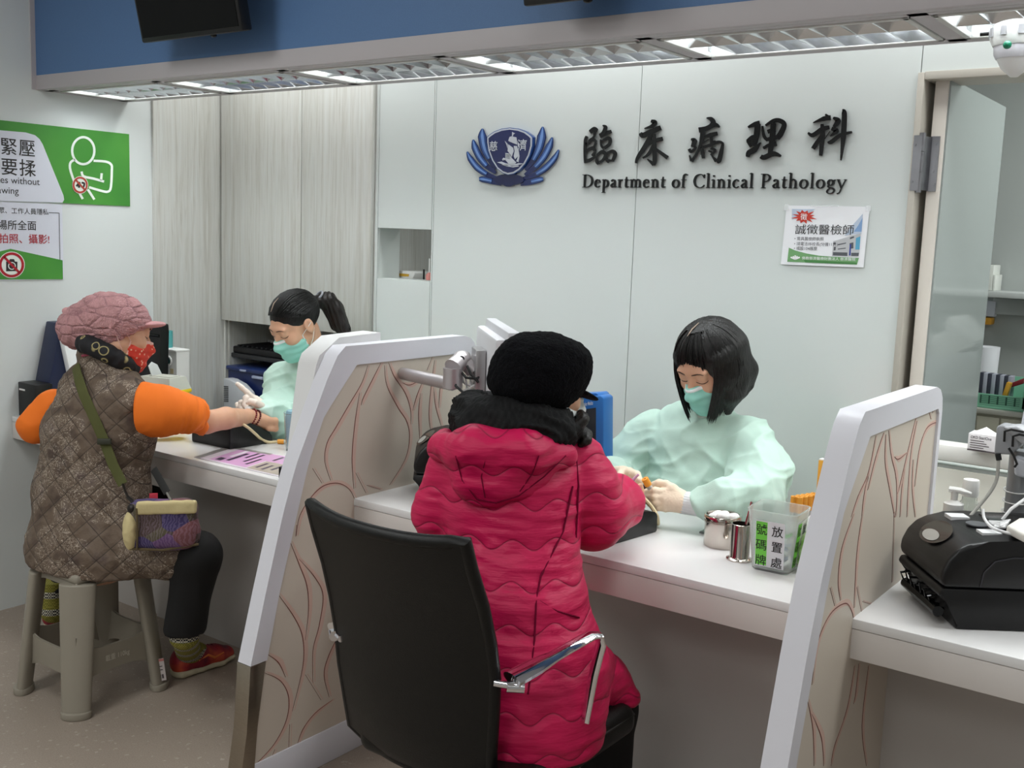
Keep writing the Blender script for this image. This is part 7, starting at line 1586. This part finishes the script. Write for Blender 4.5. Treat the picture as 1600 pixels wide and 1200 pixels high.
    for k in range(620):
        ph = -math.pi+2*math.pi*(k+rnd.random())/620; ap = abs(ph); sg = 1 if ph > 0 else -1
        if .62 < ap < .80: ph *= .72
        ap = abs(ph); sc_ = 1.0+rnd.uniform(-.02, .035); front = ap <= .62
        E_ = lambda th: c0+sc_*np.array((.0885*math.sin(th)*math.sin(ph), .101*math.sin(th)*math.cos(ph), .090*math.cos(th)))
        te = (1.36+rnd.uniform(-.2, .12)+.14*(ap > .42)-.12*(ap < .1)) if front else 1.57-.48*math.cos(ph)
        root = np.array((.002+.003*sg, rnd.uniform(-.03, .035), .1195)) if ap < 2.2 else np.array((.008*sg, -.04, .117))
        pts = [root]+[E_(th) for th in np.linspace(.42 if ap < 2.2 else .5, te, 7)]
        if not front:
            d_ = unit(np.array((0, 0, -1.0))*.35+dn*.65); n_ = 8; ln = (.172 if ap < 1.5 else .145 if ap < 2.2 else .115)+rnd.uniform(-.008, .012)+(.02 if ap < 1.05 else 0)
            tg = unit(pts[7]-pts[6]); p_ = pts[7]
            for j in range(1, n_+1):
                f_ = j/n_; w_ = min(1, f_*2.0); dd = unit(tg*(1-w_)+(d_+np.array((-sg*.42*f_*(1 if ap < 2.4 else .3), .25*f_*(1 if ap > 2.0 else 0), 0)))*w_); p_ = p_+dd*ln/n_; pts.append(p_)
        paths.append([L(*p) for p in pts])
    b = MB()
    for pts in paths: m_ = len(pts); b.tube(pts, [.0014]+[.0024]*(m_-3)+[.0018, .0003], 4)
    tag(b.obj('hair_strands', hair_m, t), kind='stuff')
    b = MB(); b.tube([L(.004, .045, .1165), L(.003, .02, .1235), L(.002, -.01, .1245)], [.0008, .0018, .0010], 6); b.obj('hair_parting', M('scalp', '#a89484', rough=0.7), hr)
nurse_bob()
# ------------------------------------------------------------------ what that nurse holds
q0, q1 = P(1029, 786, y=2.452), P(1019.5, 751, y=2.452); blood_tube(q0, q1-q0+np.array((0, -.03, 0)), .082, 'orange-capped blood tube held upright in the gloved hand', '#ea9a2e', None, .0075)
def needle():
    a, b_ = P(998, 741, y=2.44), P(981, 758, y=2.43); t = thing('butterfly_needle', b_, 'pink winged needle between the gloved fingers above the pink sleeve', 'needle')
    pk = M('needle_pink', '#e7b3dc', rough=0.35, trans=0.2); d = unit(b_-a)
    MB().tube([a, (a+b_)/2, b_], [.003, .004, .003], 10).obj('wing', pk, t); MB().rot_box((a*.35+b_*.65), (.008, .0012, .005), Matrix([[CR[i], CD[i], CU[i]] for i in range(3)]), .0005).obj('grip', pk, t)
    MB().tube([P(986, 762, y=2.435), P(994, 763, y=2.435), P(1001, 766, y=2.437)], [.006, .0075, .0065], 12).obj('hub', M('hub_amber', '#cfae4e', rough=0.25, trans=0.3), t)
    MB().tube([P(1001, 762, y=2.447), P(1016, 758, y=2.455)], .0065, 14).obj('holder', M('holder_smoke', '#5a4548', rough=0.2, trans=0.3), t)
needle()
b = band('t', [P(966, 758, y=2.39), P(978, 761, y=2.385), P(992, 768, y=2.385), P(1005, 778, y=2.39), P(1018, 792, y=2.40), P(1026, 806, y=2.405), P(1028, 818, z=ZC+.006)], .0058, None, None)
tag(b.obj('tourniquet', M('latex_beige', '#d9c79e', rough=0.45), None, P(1005, 778, y=2.39)), 'cream rubber tourniquet tied round the pink sleeve, end hanging to the counter', 'tourniquet')
# ------------------------------------------------------------------ nurse with ponytail (left)
def nurse_tail():
    t = thing('person', (-2.85, 2.8, 0.0), 'person in mint gown with black ponytail, pointing a gloved finger', 'person')
    hc = P(462, 505, y=2.70); R = frame((-.12, -.86, -.50), (-.04, -.4, 1)); nb = P(492, 566, y=2.79)
    sR, sL = P(443, 596, y=2.76), P(556, 602, y=2.80); eR = P(447, 668, y=2.60); wR = P(418, 642, y=2.485); eL = np.array((-2.62, 2.66, .80)); wL = np.array((-2.70, 2.5, .79)); sd = sL-sR; sd[2] = 0
    S = SDF(0.004); L = head_sdf(S, hc, R); S.cone(L(0, -.03, -.05), nb, .046, .05, .02); low = np.array((-2.86, 2.84, .50))
    S.loft([nb, P(505, 650, y=2.8), low], [(.07, .05), (.13, .08), (.14, .1)], sd, .03)
    S.chain([sR, eR, wR, P(408, 637, y=2.47)], [.045, .038, .026, .02], .012); S.chain([sL, eL, wL], [.045, .038, .026], .012)
    for s_ in (-1, 1): S.chain([low+np.array((s_*.09, 0, 0)), (low[0]+s_*.1, 2.57, .5), (low[0]+s_*.1, 2.56, .09)], [.075, .055, .04], .02); S.ell((low[0]+s_*.1, 2.53, .05), (.04, .09, .04), None, .02)
    S.obj('body', skin_b, t, smooth=1); eyes(t, S, L, R); face_mask(t, hc, R, mask_m, mask_w)
    G = SDF(0.005)
    G.loft([P(490, 556, y=2.77), P(494, 578, y=2.785), P(500, 615, y=2.79), P(503, 690, y=2.775), np.array((-2.86, 2.78, .70)), low], [(.07, .052), (.145, .08), (.175, .10), (.178, .112), (.18, .115), (.19, .12)], sd, .04)
    G.chain([sR, P(440, 640, y=2.68), eR, wR], [.078, .078, .072, .050], .02); G.chain([sL, eL, wL], [.075, .07, .045], .02); G.plane(wR+unit(wR-eR)*.004, unit(np.array((-.9, -.6, .25))))
    G.ops.pop(); G.obj('gown', gown_m, t, gown_disp((-2.86, 2.75, .9), 1.9, 11.0), smooth=1)
    b = MB(); b.tube([P(x_, y_, y=2.70+d_) for x_, y_, d_ in ((468, 552, .0), (476, 565, -.002), (485, 578, -.004), (492, 590, -.004))], .005, 8, flat=(1.5, .5)); b.obj('undershirt_collar', M('shirt_cream', '#d9d2c6', rough=0.8), t)
    p = lambda x_, y_, yy: P(x_, y_, y=yy); W0 = p(417, 641, 2.482)
    glove(t, 'right_glove', glove_w, [(W0, p(399, 625, 2.455), .023, .016), (W0, p(394, 634, 2.45), .023, .016), (W0, p(392, 641, 2.455), .021, .014), (W0, p(402, 636, 2.44), .020, .013)],
          [([p(398, 624, 2.452), p(386, 613, 2.43), p(377, 605, 2.415), p(371, 600, 2.405)], [.0115, .0098, .0088, .0078]), ([p(393, 629, 2.445), p(384, 622, 2.42), p(383, 633, 2.412), p(386, 638, 2.41)], [.0115, .0102, .0092, .008]),
           ([p(389, 634, 2.452), p(377, 629, 2.43), p(375, 636, 2.423), p(378, 641, 2.42)], [.011, .0098, .0088, .0078]), ([p(388, 640, 2.457), p(374, 634, 2.44), p(371, 632, 2.436), p(372, 637, 2.43)], [.010, .009, .008, .0072]),
           ([p(408, 634, 2.445), p(399, 629, 2.42), p(392, 627, 2.41), p(388, 629, 2.405)], [.013, .0115, .0105, .009])])
    C_ = SDF(0.003); C_.chain([p(424, 646, 2.495), p(414, 639, 2.475)], [.032, .027]); C_.obj('sleeve_cuff', gown_m, t, lambda V, Nn: 0.0012*np.sin(V[:, 2]*500))
    Hh = SDF(0.0035); Hh.ell(L(0, -.016, .036), (.081, .098, .083), R, .01); Hh.ell(L(0, .11, -.045), (.072, .062, .105), R, .012, 's')
    for s_ in (-1, 1): Hh.ell(L(s_*.09, .022, -.03), (.03, .04, .05), R, .01, 's')
    Hh.plane(L(0, -.06, -.055), R @ np.array((0, .3, -1)), .02)
    tail0 = L(.0, -.108, .028)
    def hd(V, Nn):
        q = (V-hc) @ R; return 0.0006*nz(V, 60)
    hr = Hh.obj('hair', hair_m, t, hd)
    b = MB(); b.tube([L(.002, .07, .092), L(.0, .045, .113), L(-.002, .02, .121)], [.0008, .0018, .0008], 6); b.obj('hair_parting', M('scalp', '#a89484', rough=0.7), hr)
    Tl = SDF(0.0035); tp = [tail0, P(512, 470, y=2.84), P(522, 485, y=2.86), P(530, 505, y=2.87), P(545, 525, y=2.88)]; Tl.chain(tp, [.022, .030, .034, .030, .014], .02)
    Tl.obj('ponytail', hair_t, t, lambda V, Nn: 0.0018*np.sin((V @ np.array((1, .4, .3)))*420+5*nz(V, 12)))
    b = MB(); b.tube([P(498, 462, y=2.80)+.02*(math.cos(a_)*np.array((.3, .5, .8))+math.sin(a_)*np.array((.9, -.3, 0))) for a_ in np.linspace(0, 2*math.pi, 17)[:-1]], .004, 6, closed=True); b.obj('hair_tie', M('tie_grey', '#8d8f96', rough=0.4), t)
    rnd = random.Random(9); c0 = np.array((0, -.012, .036)); rr = np.array((.0815, .099, .0845)); b = MB(); loc = lambda w: R.T @ (np.array(w)-hc)
    tl = (loc(tail0)-c0)/rr; tl = unit(tl)
    for k in range(260):
        ph = -1.62+3.24*k/259; th = 1.02+.42*min(1, (abs(ph)/1.25)**1.5)+rnd.uniform(-.03, .03); u0 = unit(np.array((math.sin(th)*math.sin(ph), math.sin(th)*math.cos(ph), math.cos(th)))); pts = []
        for f_ in np.linspace(0, 1, 9):
            om = math.acos(max(-1, min(1, u0 @ tl))); w_ = (math.sin((1-f_)*om)*u0+math.sin(f_*om)*tl)/math.sin(om); w_ = w_+np.array((0, 0, .12*math.sin(math.pi*f_)*(1 if abs(ph) < .9 else .3))); pts.append(L(*(c0+rr*unit(w_)*(1.0+.02*rnd.random()*(f_ < .9)))))
        b.tube(pts, [.0006]+[.0019]*7+[.0014], 4)
    A = np.array(tp)
    for k in range(90):
        a_ = rnd.uniform(0, 6.28); q_ = math.sqrt(rnd.random()); pts = []
        for f_ in np.linspace(0, 1, 8):
            i = min(int(f_*4), 3); p_ = A[i]*(1-(f_*4-i))+A[i+1]*(f_*4-i); w_ = (.016+.05*f_*(1-f_)*1.4)*q_*(1.1 if f_ < .95 else .8); pts.append(p_+w_*(math.cos(a_)*CR+math.sin(a_)*CU*.8)+CD*w_*.5*math.sin(a_*2)+np.array((0, 0, -.02*rnd.random()*(f_ > .9))))
        b.tube(pts, [.0018]*6+[.0014, .0004], 4)
    tag(b.obj('hair_strands', hair_m, t), kind='stuff')
    c = P(388, 638.5, y=2.408); S = SDF(.0018); S.ell(c, (.015, .010, .008)); S.ell(c+np.array((.004, 0, .002)), (.010, .009, .008), k=.004)
    tag(S.obj('cotton_ball', M('cotton', '#f3f2f0', rough=0.95), None, None, c), 'white cotton ball pressed on the wrist by the gloved finger', 'cotton ball')
nurse_tail()
